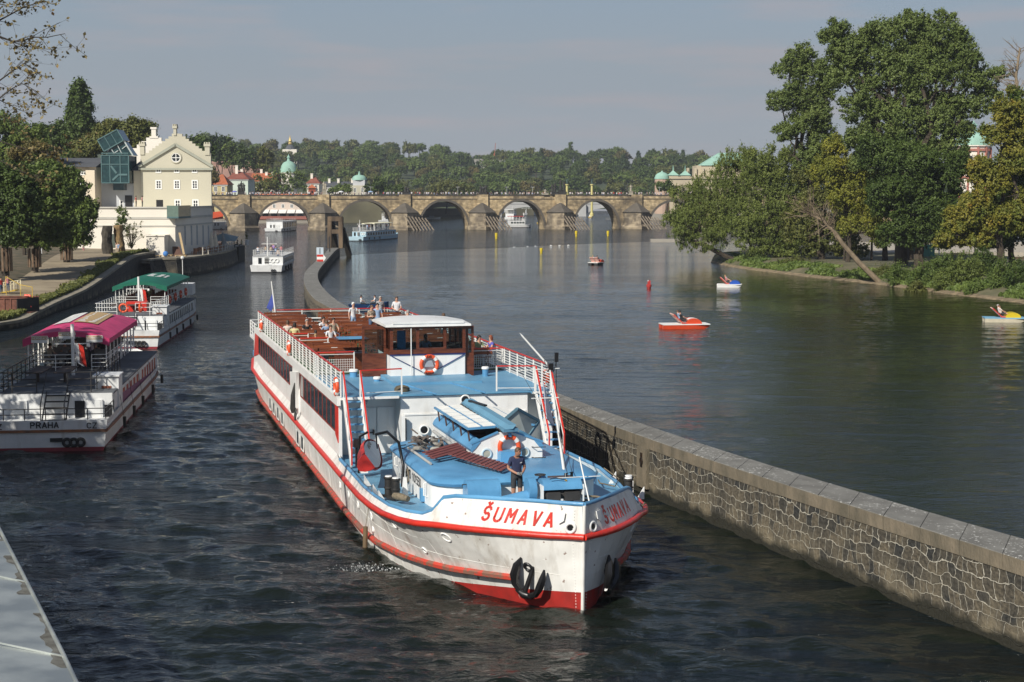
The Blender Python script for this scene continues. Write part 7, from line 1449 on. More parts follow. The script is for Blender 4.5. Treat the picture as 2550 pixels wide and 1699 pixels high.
for x in (-.48, .80): mb = MB(); mb.torus((x, gy0 - .02, 3.03), .15, .035, n=18); o = mb.build('porthole', wm('pale_blue_ring', (.45, .58, .66), 3), sk_, smooth=60); mb = MB(); mb.lathe([(.14, 0), (.14, .02)], n=14); mb.xf(Matrix.Translation((x, gy0 - .01, 3.03)) @ Matrix.Rotation(R(90), 4, 'X')); mb.build('porthole_glass', mat('beige_reflecting_glass', (.45, .43, .35), .1, (.3, .3, .25), 3), o)
mb = MB(); mb.bx(-.12, .58, 8.7, gy0 - .001, 2.7, 3.15); mb.build('ring_box', SBL, SH)
for z in (2.85, 3.2): mb = MB(); mb.tube([(1.05, gy0 - .02, z), (1.1, gy0 - .15, z), (1.5, gy0 - .15, z)], .015, 5); mb.build('hand_loop', DSTEEL, sk_)
mb = MB(); mb.tube([(-2.6, 11.8, 2.9), (-2.48, 8.6, 2.88)], .045, 8); mb.build('pipe', wm('grey_pipe', (.42, .42, .40), 3), SH)
mb = MB(); mb.tube([(gx0 - .14, 14.6, 3.02), (gx0 - .14, 9.5, 2.98)], .06, 8); mb.build('pipe', wm('grey_pipe', (.42, .42, .40), 3), SH)
def sthing(name, lab, cat, p, rz=0, group=None): return thing(name, lab, cat, SM @ Vector(p), SANG + rz, group)
def grate(p0, u, v, n, lab, w=.9, tilt=.0):
 t = sthing('grating', lab, 'grating', p0, 0, 'red gratings on the blue trunk'); u, v = Vector(u), Vector(v); mb = MB()
 for k in range(n): a = u * (k / (n - 1)); mb.beam(a, a + v, u.length / n * .72, .025)
 mb.build('slats', GRILLE, t); mb = MB()
 for q in (.12, .88): mb.beam(v * q - Vector((0, 0, .03)), u + v * q - Vector((0, 0, .03)), .05, .03)
 mb.build('battens', GRILLE, t)
grate((-2.35, 8.95, 3.0), (-.05, 1.1, .0), (1.5, 1.2, .10), 4, 'solid looking red brown grating lying crosswise on top'); grate((-1.75, 9.0, 3.08), (1.0, -2.6, -.12), (.55, .75, .02), 13, 'narrow slatted red grating sticking out to the front')
t = sthing('scrap_pile', 'heap of grey rods, boards and tools on the blue trunk', 'pile', (-1.9, 12.2, 2.84)); mb = MB(); rg = random.Random(14)
for k in range(26): x, y = rg.uniform(-.5, .5), rg.uniform(-1.5, 1.2); a = rg.gauss(1.4, .35); L_ = rg.uniform(.3, 1.1); mb.beam((x, y, .05 + rg.random() * .3), (x + math.cos(a) * L_, y + math.sin(a) * L_, .05 + rg.random() * .3), rg.uniform(.03, .12), .04)
mb.build('rods', wm('scrap_metal', (.22, .18, .15), 3, .4), t); mb = MB()
for k in range(9): mb.ball((rg.uniform(-.5, .4), rg.uniform(-1.2, .8), .12), (rg.uniform(.08, .2), rg.uniform(.08, .16), .09), 8, 5)
mb.build('rags', wm('dirty_cloth', (.40, .38, .33), 4, .5), t)
t = sthing('cable', 'thin black cable looping down the blue trunk corner', 'cable', (0, 0, 0)); MB().tube([(-2.5, 12.8, 2.86), (-2.75, 12.6, 2.86), (-2.9, 12.0, 2.8), (-2.6, 12.1, 2.9), (-2.3, 12.6, 2.88)], .015, 5).build('loop', BLACK, t)
t = sthing('windlass', 'blue bow windlass with drum, hood and hand wheel', 'windlass', (0, 0, 2.36)); mb = MB()
pr_ = [(0, 0), (.06, .28), (.16, .46), (.34, .54), (.54, .46), (.62, .2), (.62, .1)]; ringsW = []
for x in (-.02, 1.25): ringsW.append([(x, 4.0 + a, .28 + b) for a, b in pr_] + [(x, 4.62, .05), (x, 4.0, .05)])
mb = MB(); hood = [[(x, 4.3 + .38 * math.cos(R(a)), .38 + .30 * math.sin(R(a))) for a in range(0, 181, 20)] for x in (.0, 1.2)]; mb.loft(hood, caps=True); mb.build('hood', SBL, t, smooth=50)
mb = MB(); mb.bx(-.06, 0, 3.95, 4.7, 0, .5); mb.bx(1.2, 1.26, 3.95, 4.7, 0, .5); mb.build('side_plate', SWH, t); mb = MB()
for k in range(4): mb.lathe([(.16, 0), (.16, .18), (.24, .2), (.24, .24), (.16, .26)], n=14); mb.xf(Matrix.Translation((.28, 0, 0))) if k < 3 else None
mb.xf(Matrix.Translation((-.75, 4.28, .2)) @ Matrix.Rotation(R(90), 4, 'Y') @ Matrix.Identity(4));
mb = MB(); mb.tube([(.05, 4.15, .2), (1.15, 4.15, .2)], .14, 12); mb.bx(.1, .5, 3.85, 4.1, .05, .3); mb.bx(.65, 1.1, 3.85, 4.1, .05, .3); mb.build('gypsy', DSTEEL, t)
mb = MB(); mb.tube([(-.18, 4.35, .35), (-.42, 4.35, .35)], .36, 18); mb.build('gear_disc', SBL, t, smooth=40); mb = MB(); mb.tube([(-.42, 4.3, .12), (-1.35, 4.2, .05)], [.22, .14], 14); mb.build('warping_cone', SBL, t, smooth=50)
mb = MB(); mb.torus((.15, 4.9, .68), .16, .018, axis='z', n=18, m=6); mb.tube([(.15, 4.9, .3), (.15, 4.9, .68)], .02, 6); mb.beam((0, 4.9, .68), (.3, 4.9, .68), .015); mb.build('hand_wheel', DSTEEL, t); mb = MB(); mb.bx(.55, 1.3, 5.0, 5.5, .45, .52); mb.build('canopy_plate', mat('brown_plate', (.10, .06, .045), .5), t); mb = MB(); mb.tube([(.2 + .1 * k, 4.0, .70 + .03 * math.sin(k)) for k in range(6)], .015, 5); mb.build('cable', BLACK, t)
t = sthing('storage_drum', 'blue half round storage drum before the white trunk front', 'drum', (-1.5, 5.6, 2.25)); mb = MB(); mb.loft([[(x, .36 * math.cos(R(a)), .26 + .34 * math.sin(R(a))) for a in range(0, 181, 18)] + [(x, -.36, 0), (x, .36, 0)] for x in (-.52, .52)]); mb.build('shell', SBL, t, smooth=50); mb = MB(); mb.tube([(-.53, -.2, .5), (-.66, -.2, .5), (-.66, -.2, .45)], .018, 5); mb.build('latch', DSTEEL, t)
def bollards(x, y, z, rz, lab):
 t = sthing('mooring_bollard', lab, 'bollard', (x, y, z), rz, 'twin mooring bollards on the foredeck'); mb = MB(); mb.box((0, 0, .03), (.42, .75, .06)); mb.build('base_plate', RUB, t)
 for dy in (-.2, .2): mb = MB(); mb.lathe([(.13, 0), (.13, .2), (.15, .22), (.15, .26), (.13, .28), (.13, .52), (.16, .54), (.16, .58), (.10, .6)], (0, dy, .05), 14); o = mb.build('post', RUB, t, smooth=40); mb = MB(); mb.lathe([(.12, 0), (.11, .03)], (0, dy, .65), 12); mb.build('cap', SWH, o)
bollards(-3.75, 8.55, 1.85, R(25), 'black twin bollard with white caps on the dinghy side of the foredeck'); bollards(3.35, 6.0, 1.98, R(-20), 'black twin bollard with white caps on the stone wall side of the foredeck')
t = sthing('rope_coil', 'weathered fender sack lying by the twin bollard near the dinghy', 'fender', (-3.7, 7.6, 1.95)); MB().tube([(-.1, .3, .08), (0, 0, .1), (.22, -.35, .08)], [.10, .13, .09], 9).build('sack', ROPE, t, smooth=60)
t = sthing('mooring_rope', 'long grey rope snaking over the blue bow deck', 'rope', (0, 0, 0)); mb = MB(); mb.tube([(1.6, 5.0, 2.12), (1.75, 5.9, 2.12), (2.2, 5.7, 2.12), (2.6, 4.6, 2.12), (3.1, 3.9, 2.13), (3.3, 4.3, 2.13)], .035, 6); mb.tube([(1.4, 4.0, 2.12), (1.8, 4.9, 2.14), (1.5, 5.6, 2.15)], .035, 6); mb.tube([(1.9, 3.1, 2.13), (2.3, 3.3, 2.13), (2.2, 2.9, 2.13), (2.7, 2.8, 2.14)], .035, 6)
mb.tube([(3.5, 9.6, 1.9), (3.3, 8.8, 1.95), (3.6, 8.1, 1.95), (3.9, 8.6, 2.1), (3.7, 9.6, 2.3)], .025, 6); mb.build('strands', ROPE, t, smooth=60)
for y in (9.8, 8.0, 6.9): mb = MB(); mb.slab([(4.2, y, 1.72), (3.95, y, 1.72), (4.2, y, 2.12)], (0, .06, 0)); mb.build('bulwark_bracket', SWH, hull); mb = MB(); mb.slab([(-4.2, y + 1.6, 1.72), (-3.95, y + 1.6, 1.72), (-4.2, y + 1.6, 2.12)], (0, .06, 0)); mb.build('bulwark_bracket', SWH, hull)
t = sthing('signal_mast', 'white signal mast lowered aft over the foredeck with blue foot', 'mast', (.78, 3.9, 2.15)); TOP = Vector((3.72 - .78, 16.4 - 3.9, 2.8)); MID = Vector((.95, 4.6, 1.55)); A0 = Vector((0, 0, 0))
a_, b_ = Vector((0, 0, 0)), TOP * 1.0
mb = MB(); mb.tube([a_, a_.lerp(b_, .16)], [.085, .06], 10); mb.build('foot', NVY, t, smooth=60)
mb = MB(); mb.tube([a_.lerp(b_, .16), a_.lerp(b_, .6), a_.lerp(b_, 1)], [.05, .04, .028], 10); s_o = mb.build('spar', TRIM, t, smooth=60)
tip = b_ + Vector((-1.0, .3, 1.25)); mb = MB(); mb.tube([b_ + Vector((.15, 0, -.1)), tip], [.04, .03], 8); mb.tube([tip, tip + (tip - b_).normalized() * .15], [.03, .005], 6); mb.build('boom', TRIM, t); mb = MB()
c = b_ + Vector((0, -.1, .1)); mb.box(c, (.18, .18, .26))
for dx in (-.24, .24): mb.beam(c + Vector((dx, 0, .25)), c + Vector((dx * .5, 0, -.2)), .02); mb.beam(c + Vector((dx, 0, .25)), c + Vector((0, 0, .25)), .02); mb.beam(c + Vector((dx * .5, 0, -.2)), c, .02)
mb.build('lamp_cage', BLACK, t); mb = MB(); mb.beam(b_ + Vector((-1.35, -.1, -.02)), b_ + Vector((.35, -.1, .03)), .03); mb.beam(a_.lerp(b_, .62) + Vector((-.9, 0, .6)), a_.lerp(b_, .62) + Vector((.1, 0, .6)), .03); mb.build('yard', TRIM, t)
mb = MB(); mb.tube([b_ + Vector((-1.2, -.1, 0)), a_.lerp(b_, .35) + Vector((.2, 0, 0)), Vector((.3, .2, .3))], .008, 4); mb.tube([a_.lerp(b_, .5), (.05, .3, .9), (.1, .2, .1)], .012, 4); mb.build('stay', DSTEEL, t)
mb = MB(); mb.slab([a_.lerp(b_, .86) + Vector((-.35, 0, .1)), a_.lerp(b_, .80) + Vector((-.15, 0, -.5)), a_.lerp(b_, .74) + Vector((.0, 0, -.95)), a_.lerp(b_, .72) + Vector((-.3, 0, -.6))], (.03, 0, 0)); mb.build('flag', pm('pale_flag', (.42, .44, .52)), t)
mb = MB(); mb.tube([(-.15, 0, -.05), (.0, .4, 1.0), (.25, .6, 1.0), (.3, .7, -.1)], .045, 8); mb.build('crutch', BLACK, t, smooth=60); mb = MB(); mb.ball((-.05, .2, .75), (.07, .07, .12), 8, 6); mb.build('bell', wm('brass', (.45, .33, .12), 3), t)
t = sthing('jack_staff', 'thin white jack staff standing at the very bow', 'flagpole', (1.3, 3.3, 2.1)); mb = MB(); mb.tube([(0, 0, 0), (-.12, .9, 1.55)], .022, 6); mb.beam((-.95, .9, .95), (.55, .9, .95), .02); mb.build('staff', TRIM, t)
t = sthing('flagpole', 'white stern flagpole with a small blue flag above the benches', 'flagpole', (-3.0, 49.6, 4.0)); MB().tube([(0, 0, 0), (-.25, .4, 2.6)], [.05, .03], 7).build('pole', TRIM, t); MB().slab([(-.22, .3, 1.9), (-.55, .35, 1.1), (-.3, .3, .9), (-.1, .2, 1.3)], (0, .02, 0)).build('flag', pm('blue_flag', (.05, .08, .35)), t)
for p, lab in (((-3.55, 25.3, 4.2), 'black loudspeaker box on the railing by the left mesh gate'), ((3.95, 16.3, 5.0), 'tall black mirror on an arm beyond the right stairs')):
 t = sthing('speaker_box' if p[0] < 0 else 'wing_mirror', lab, 'speaker' if p[0] < 0 else 'mirror', p); MB().box((0, 0, .4), (.22, .1, .42) if p[0] < 0 else (.14, .07, .36)).build('housing', BLACK, t); MB().tube([(0, .03, .3), (0, .03, -.2 if p[0] < 0 else -.95)], .015, 5).build('arm', BLACK, t)
def ring(lab, p, ax='y', r=.30, tube=.075, rz=0, group='orange lifebuoys on the passenger ship'):
 t = sthing('lifebuoy', lab, 'lifebuoy', p, rz, group); mb = MB(); mb.torus((0, 0, 0), r, tube, ax, 28, 10); mb.build('ring', ORNG, t, smooth=60); mb = MB()
 for a in (45, 135, 225, 315):
  c_ = Vector((math.cos(R(a)) * r, 0, math.sin(R(a)) * r)); q = MB(); q.torus((0, 0, 0), r, tube * 1.05, 'y', 60, 10);
  n0 = int(60 * a / 360); vs = []; fs = []
  for i in range(-2, 3):
   for k in range(10): vs.append(q.v[((n0 + i) % 60) * 10 + k])
  for i in range(4):
   for k in range(10): fs.append((i * 10 + k, i * 10 + (k + 1) % 10, (i + 1) * 10 + (k + 1) % 10, (i + 1) * 10 + k))
  if ax == 'x': vs = [(v[1], v[0], v[2]) for v in vs]
  mb.add(vs, fs)
 mb.build('white_band', TRIM, t, smooth=60); return t
t = ring('orange lifebuoy hung on the white wheelhouse front', (.38, 22.8, 4.55), r=.34, tube=.08)
mb = MB(); mb.slab([(-.2, .03, -.1), (.2, .03, -.1), (.12, .03, .16), (-.12, .03, .16)], (0, .02, 0)); mb.build('emblem_plate', mat('silver_grey', (.35, .38, .42), .3), t)
mb = MB(); letters(mb, 'EVD', lambda u, v: (Vector((-.12 + u, -.085, .31 + v)), Vector((0, -1, 0))), .07, .014, 1.5, .004); letters(mb, 'SUMAVA', lambda u, v: (Vector((-.17 + u, -.085, -.375 + v)), Vector((0, -1, 0))), .06, .014, 1.4, .004); mb.build('ring_lettering', BLACK, t)
t = ring('orange lifebuoy hung on the skylight front above the deckhand', (.24, 9.02, 3.26), r=.32, tube=.08)
mb = MB(); letters(mb, 'EVD', lambda u, v: (Vector((-.12 + u, -.085, .29 + v)), Vector((0, -1, 0))), .07, .014, 1.5, .004); letters(mb, 'SUMAVA', lambda u, v: (Vector((-.17 + u, -.085, -.355 + v)), Vector((0, -1, 0))), .06, .014, 1.4, .004); mb.build('ring_lettering', BLACK, t); mb = MB(); mb.box((0, -.02, .40), (.1, .16, .12)); mb.build('hook', SBL, t)
ring('orange lifebuoy on the outer railing at the head of the left stairs', (-4.2, 17.8, 4.35), 'x'); ring('orange lifebuoy on the outer railing halfway along the side', (-4.2, 33.3, 4.35), 'x'); ring('orange lifebuoy on the outer railing nearest the stern', (-4.2, 46.5, 4.35), 'x'); ring('orange lifebuoy seen through the right railing at the stair head', (4.18, 18.6, 4.35), 'x')
t = sthing('dinghy', 'red and white dinghy slung on edge on a davit beside the left stairs', 'dinghy', (-3.72, 12.3, 2.75)); R_ = Matrix.Rotation(R(-13), 4, 'Z') @ Matrix.Rotation(R(54), 4, 'Y'); ringsD = []
Ld = 1.9
for k in range(11):
 y = -Ld + 2 * Ld * k / 10; t_ = (y + Ld) / (2 * Ld); w_ = .46 * (1 - max(0, t_ - .35) ** 2 * 2.3) * (1 - max(0, .3 - t_) ** 2 * 4) ; w_ = max(.03, w_); h = .5 + .12 * t_ * t_
 ringsD.append([(w_ * math.sin(R(a)), y, -h * math.cos(R(a)) * (1 if abs(a) < 90 else 0)) for a in (-90, -70, -45, -20, 0, 20, 45, 70, 90)])
mb = MB(); mb.loft(ringsD, closed=False, caps=False); mb.add(ringsD[0], [tuple(range(9))]); mb.xf(R_).build('hull', mat('dinghy_red', (.45, .025, .02), .4, (.3, .02, .02), 2), t, smooth=50)
mb = MB(); up_ = [[(p[0] * 1.02, p[1], p[2]) for p in r_] for r_ in ringsD]
for i in range(10):
 a, b = up_[i], up_[i + 1]
 for j in (0, 8):
  s = -1 if j == 0 else 1; mb.add([Vector(a[j]) + Vector((s * .02, 0, -.12)), Vector(b[j]) + Vector((s * .02, 0, -.12)), Vector(b[j]) + Vector((s * .03, 0, .03)), Vector(a[j]) + Vector((s * .03, 0, .03))], [(0, 1, 2, 3)])
mb.xf(R_).build('gunwale', SRD, t); mb = MB(); mb.add([(p[0] * .94, p[1], .0) for r_ in ringsD for p in (r_[0], r_[8])], [(2 * i, 2 * i + 1, 2 * i + 3, 2 * i + 2) for i in range(10)]); mb.xf(R_).build('cover', mat('white_cover', (.78, .78, .76), .5), t)
mb = MB(); letters(mb, 'EVD SUMAVA', lambda u, v: (R_ @ Vector((-.30 + v * -1 + .1, .55 - u, .012)), R_.to_3x3() @ Vector((0, 0, 1))), .13, .026, 1.25, .004); mb.build('dinghy_lettering', BLACK, t)
t = sthing('davit', 'black curved davit holding the dinghy', 'davit', (-3.55, 11.2, 1.75)); mb = MB(); mb.tube([(.45, -.9, .1), (.5, -.85, .8), (.45, -.3, 1.5), (.2, .5, 1.75), (-.1, 1.0, 1.6)], .05, 8); mb.tube([(-.1, 1.0, 1.6), (-.05, 1.05, 1.1)], .025, 6); mb.tube([(-.45, 2.6, 0), (-.4, 2.6, 1.3), (-.2, 2.2, 1.5)], .045, 8); mb.build('arm', BLACK, t, smooth=60); mb = MB(); mb.box((.35, -1.9, .3), (.2, .2, .6), top=.5); mb.box((-.3, 2.4, .35), (.25, .3, .6), top=.6); mb.build('foot', SWH, t); mb = MB()
for k in range(3): mb.torus((.62, -.9, .5 - .03 * k), .2, .02, 'x', 18, 6)
mb.build('rope', ROPE, t)
t = sthing('outboard_motor', 'black outboard motor clamped behind the left stairs', 'motor', (-3.9, 14.9, 2.3)); mb = MB(); mb.box((0, 0, .35), (.22, .3, .3), top=.8); mb.build('cowl', BLACK, t); mb = MB(); mb.beam((0, 0, .2), (0, .05, -.5), .08, .12); mb.beam((0, -.1, .35), (.3, -.3, .3), .04); mb.build('leg', BLACK, t)
for y, z0, z1, lab in ((29.9, 3.1, 1.75, 'long black plaited rope fender hanging at the side gate'), (55.5, 2.1, 1.0, 'dark rope fender at the ship stern corner')):
 t = sthing('rope_fender', lab, 'fender', (-4.42 if y < 40 else -hx(y, 1.7) - .12, y, z1), 0, 'rope fenders on the ship side'); MB().tube([(.1, 0, z0 - z1), (.0, .05, (z0 - z1) * .6), (-.03, 0, .2), (-.02, 0, 0)], [.04, .09, .11, .06], 8).build('plait', RUB, t, smooth=60)
 if y < 40: mb = MB(); mb.torus((.02, -.7, .1), .2, .035, 'x', 16, 6); mb.torus((-.02, -.9, -.05), .16, .035, 'x', 16, 6); mb.build('coils', RUB, t)
t = sthing('pole_fender', 'short timber fender hanging on a line down the bow side', 'fender', (-4.45, 9.0, .15)); MB().tube([(-.12, 0, 0), (-.1, 0, .7)], .08, 8).build('log', mat('wet_wood', (.16, .11, .06), .8), t); MB().tube([(-.1, 0, .7), (.12, 0, 2.0)], .012, 4).build('line', ROPE, t)
t = thing('splash', 'small white splash beside the ship hull', 'splash', SM @ Vector((-4.7, 6.6, 0))); t['kind'] = 'stuff'
P = np.random.RandomState(3).randn(600, 3) * np.array([.55, .4, .035]); P[:, 2] = np.abs(P[:, 2]) * np.exp(-(P[:, 0] ** 2 + P[:, 1] ** 2) * 2) * 2; add_mesh('spray', leaf_mesh('spray', P, np.random.RandomState(4).randn(600, 3) * .3 + np.array([0, 0, 1.]), .008 + np.random.RandomState(5).rand(600) ** 3 * .035, mat('white_spray', (.6, .62, .62), .6)), t)
def mk_bench(p, rz, first={}):
 k = 'b'
 if k not in first:
  t = sthing('deck_bench', '', 'bench', (0, 0, 0), 0); mb = MB()
  for q in range(3): mb.bx(-1.05, 1.05, -.2 + q * .15, -.08 + q * .15, .43, .46)
  mb.build('seat', BENCH, t); mb = MB()
  for q in range(2): mb.bx(-1.05, 1.05, .26, .29, .60 + q * .17, .73 + q * .17)
  mb.build('backrest', BENCH, t)
  for x in (-.85, .85): mb = MB(); mb.bx(x - .03, x + .03, -.18, .25, .38, .43); mb.bx(x - .03, x + .03, .24, .29, .0, .92); mb.bx(x - .03, x + .03, -.18, -.12, 0, .38); mb.build('leg', BENCH, t)
  first[k] = t; o = t
 else: o = copy_tree(first[k])
 o.location = SM @ Vector(p); o.rotation_euler = (0, 0, SANG + rz); return o
def mk_table(p, first={}):
 if 't' not in first:
  t = sthing('deck_table', '', 'table', (0, 0, 0), 0); mb = MB()
  for q in range(4): mb.bx(-1.05, 1.05, -.27 + q * .14, -.14 + q * .14, .73, .76)
  mb.build('tabletop', BENCH, t)
  for x in (-.8, .8): mb = MB(); mb.bx(x - .03, x + .03, -.03, .03, 0, .73); mb.bx(x - .03, x + .03, -.22, .22, 0, .05); mb.build('leg', BENCH, t)
  mb = MB(); mb.bx(-.14, .12, -.07, .07, .761, .82); mb.build('table_sign', TRIM, t); first['t'] = t; o = t
 else: o = copy_tree(first['t'])
 o.location = SM @ Vector(p); o.rotation_euler = (0, 0, SANG); return o
ordn = ['first', 'second', 'third', 'fourth', 'fifth', 'sixth', 'seventh', 'eighth', 'ninth', 'tenth']
for bx_, nm, y0, nn in ((-2.75, 'left', 28.3, 9), (.25, 'middle', 27.9, 9), (2.75, 'right', 26.9, 9)):
 for k in range(nn):
  y = y0 + k * 2.45
  if y > 48.4: continue
  for rz, dy, fc in ((R(180), -.74, 'near'), (0, .74, 'far')):
   o = mk_bench((bx_, y + dy, 4.0), rz); o['label'] = f'brown slatted bench on the {fc} side of the {ordn[k]} table from the wheelhouse, {nm} row'; o['category'] = 'bench'; o['group'] = 'slatted benches on the sun deck'
  o = mk_table((bx_, y, 4.0)); o['label'] = f'brown slatted table, {ordn[k]} from the wheelhouse in the {nm} row'; o['category'] = 'table'; o['group'] = 'slatted tables on the sun deck'
def sp(lab, p, rz, **k): return person(lab, SM @ Vector(p), SANG + rz, group='people aboard the passenger ship', **k)
sp('man in navy t-shirt and dark shorts standing on the bow with gloved hands together', (-.52, 5.15, 2.06), R(8), pose='front', top='navy', bot='dark', skin='tan', hair='brown', leg=.42, sleeve=.33, gloves=True, fine=True, wide=1.14, h=1.80, turn=R(28))
sp('man in white shirt standing at the far right corner of the sun deck', (3.55, 47.6, 4), R(-8), pose='front', top='white', bot='jeans', hair='brown', sleeve=.35, wide=1.08)
sp('older man in checked shirt standing left of the man in the white shirt', (2.75, 48.4, 4), R(20), top='greyplaid', bot='black', hair='grey', wide=1.05)
sp('heavy man in tan plaid shirt standing in front of the group of three', (1.05, 41.2, 4), R(30), pose='cross', top='plaid', bot='jeans', hair='brown', wide=1.15)
sp('man in light blue shirt and sunglasses standing behind the plaid shirt', (1.6, 42.6, 4), R(-10), top='blue', bot='jeans', hair='dark')
sp('white haired man in white shirt on the left of the group of three', (.45, 43.6, 4), R(20), pose='phone', top='white', bot='blue', hair='cap', skin='fair')
sp('man in cream shirt standing with his back turned behind the wheelhouse roof', (2.2, 37.5, 4), R(150), top='cream', bot='beige', hair='grey', pose='lean')
sp('man in pale shirt with back turned, right of the cream shirt', (3.5, 34.6, 4), R(180), top='white', bot='dark', hair='brown')
sp('man in light shirt steering inside the wheelhouse', (.45, 23.95, 4.0), R(0), pose='front', top='blue', bot='dark', hair='dark', skin='tan', h=1.7)
sp('bald man in white t-shirt sitting behind the open wheelhouse door', (2.75, 27.2, 4.02), R(20), pose='sit', top='white', bot='beige', hair='grey', wide=1.1)
sp('small blond child in white sitting next to the bald man', (3.05, 27.0, 4.02), R(10), pose='sit', top='white', bot='beige', hair='blond', h=1.4)
sp('dark haired woman in green patterned top at the right railing', (3.35, 26.5, 4.02), R(30), pose='sit', top='green', bot='white', hair='dark', hair_len=.06)
sp('auburn haired woman in violet top seated at the right railing', (3.85, 26.3, 4.02), R(-80), pose='sit', top='violet', bot='white', hair='red', sleeve=0, hair_len=.08)
for i, (x, y, tp, hr, lab, hl) in enumerate(((-3.6, 36.0, 'yellow', 'dark', 'woman in a yellow top seated nearest the left railing', .08), (-3.75, 37.6, 'cream', 'brown', 'woman in pale top seated just behind the yellow one', .06), (-2.1, 34.2, 'white', 'brown', 'bearded man in white t-shirt seated in the left bench row', 0), (-2.9, 33.6, 'white', 'blond', 'child in white vest seated left of the bearded man', .03),
  (-2.6, 35.8, 'pink', 'dark', 'woman in pink top seated behind the child', .06), (-2.75, 38.0, 'black', 'grey', 'bald man in a dark top seated further back in the left row', 0), (-1.9, 37.0, 'blue', 'brown', 'man in blue shirt seated behind the bearded man', 0), (-1.35, 38.5, 'beige', 'dark', 'man in beige shirt seated at the aisle of the left row', 0), (-1.75, 39.3, 'white', 'dark', 'person in white leaning behind the beige shirt', 0))):
 sp(lab, (x, y, 4.0), R((160, 170, 10, 20, 200, 10, 190, 15, 20)[i]), pose='sit', top=tp, bot='jeans', hair=hr, hair_len=hl, h=1.25 if 'child' in lab else 1.72)
# ================================================================ other river boats; own frame: y forward from the stern, x to starboard
def boat_hull(t, L, w, h, m, m2=None, bow=.35, boot=None, strake=None, blunt=.12, z_s=None, sheer=.25):
 mb = MB(); n = 16; S = []
 for k in range(n + 1):
  y = L * k / n; b = max(0, (y - L * (1 - bow)) / (L * bow)); ww = w / 2 * (1 - b ** 2.2 * (1 - blunt)); S.append((y, ww, h + sheer * b))
 for s in (-1, 1):
  for (y0, w0, h0), (y1, w1, h1) in zip(S[:-1], S[1:]):
   a = lambda y, q, z, f: (s * q * f, y, z)
   mb.mi = 1; mb.add([a(y0, w0, -.4, .88), a(y1, w1, -.4, .85), a(y1, w1, .18, .94), a(y0, w0, .18, .94)], [(0, 1, 2, 3)])
   mb.mi = 0; mb.add([a(y0, w0, .18, .94), a(y1, w1, .18, .94), a(y1, w1, h1, 1), a(y0, w0, h0, 1)], [(0, 1, 2, 3)])
 mb.mi = 0; w0 = w / 2; mb.add([(-w0 * .94, 0, .18), (w0 * .94, 0, .18), (w0, -.12, h), (-w0, -.12, h)], [(0, 1, 2, 3)]); mb.mi = 1; mb.add([(-w0 * .88, 0, -.4), (w0 * .88, 0, -.4), (w0 * .94, 0, .18), (-w0 * .94, 0, .18)], [(0, 1, 2, 3)])
 wb = S[-1][1]; mb.mi = 0; mb.add([(-wb, L, -.4), (wb, L, -.4), (wb, L, S[-1][2]), (-wb, L, S[-1][2])], [(0, 1, 2, 3)])
 for (y0, w0, h0), (y1, w1, h1) in zip(S[:-1], S[1:]): mb.add([(-w0, y0, h0 - .3), (w0, y0, h0 - .3), (w1, y1, h1 - .3), (-w1, y1, h1 - .3)], [(0, 1, 2, 3)])
 hl = mb.build('hull', [m, m2 or m], t, fix=False)
 if strake:
  mb = MB(); P = [(-x, y, z_s or h - .25) for y, x, z in S][::-1] + [(x, y, z_s or h - .25) for y, x, z in S]; mb.tube(P, .07, 6); mb.build('rubbing_strake', strake, hl)
 return hl
def side_windows(t, x, y0, y1, z0, z1, n, gap=.25, frame=TRIM, pane=CGL):
 for s in (-1, 1):
  for k in range(n):
   a = y0 + (y1 - y0) * (k + gap / 2) / n; b = y0 + (y1 - y0) * (k + 1 - gap / 2) / n
   mb = MB(); mb.bx(s * x - .005, s * (x + .03), a - .05, a, z0 - .04, z1 + .04); mb.bx(s * x - .005, s * (x + .03), b, b + .05, z0 - .04, z1 + .04); mb.bx(s * x - .005, s * (x + .03), a, b, z0 - .04, z0); mb.bx(s * x - .005, s * (x + .03), a, b, z1, z1 + .04); o = mb.build('window', frame, t); mb = MB(); mb.bx(s * x - .003, s * (x + .012), a, b, z0, z1); mb.build('pane', pane, o)
def brail(t, pts, z, h=.9, m=TRIM, n=None, bars=2, r=.025, closed=False):
 P = [Vector((x, y, z)) for x, y in pts]; L_ = sum((b - a).length for a, b in zip(P[:-1], P[1:])); Q = resample(P, 0, n or max(2, int(L_ / 1.3))); up = Vector((0, 0, 1)); mb = MB()
 for q in Q: mb.tube([q, q + up * h], r, 5)
 for k in range(bars + 1):
  for a, b in zip(P[:-1], P[1:]): mb.tube([a + up * h * (k + 1) / (bars + 1), b + up * h * (k + 1) / (bars + 1)], r * .9, 5)
 return mb.build('railing', m, t)
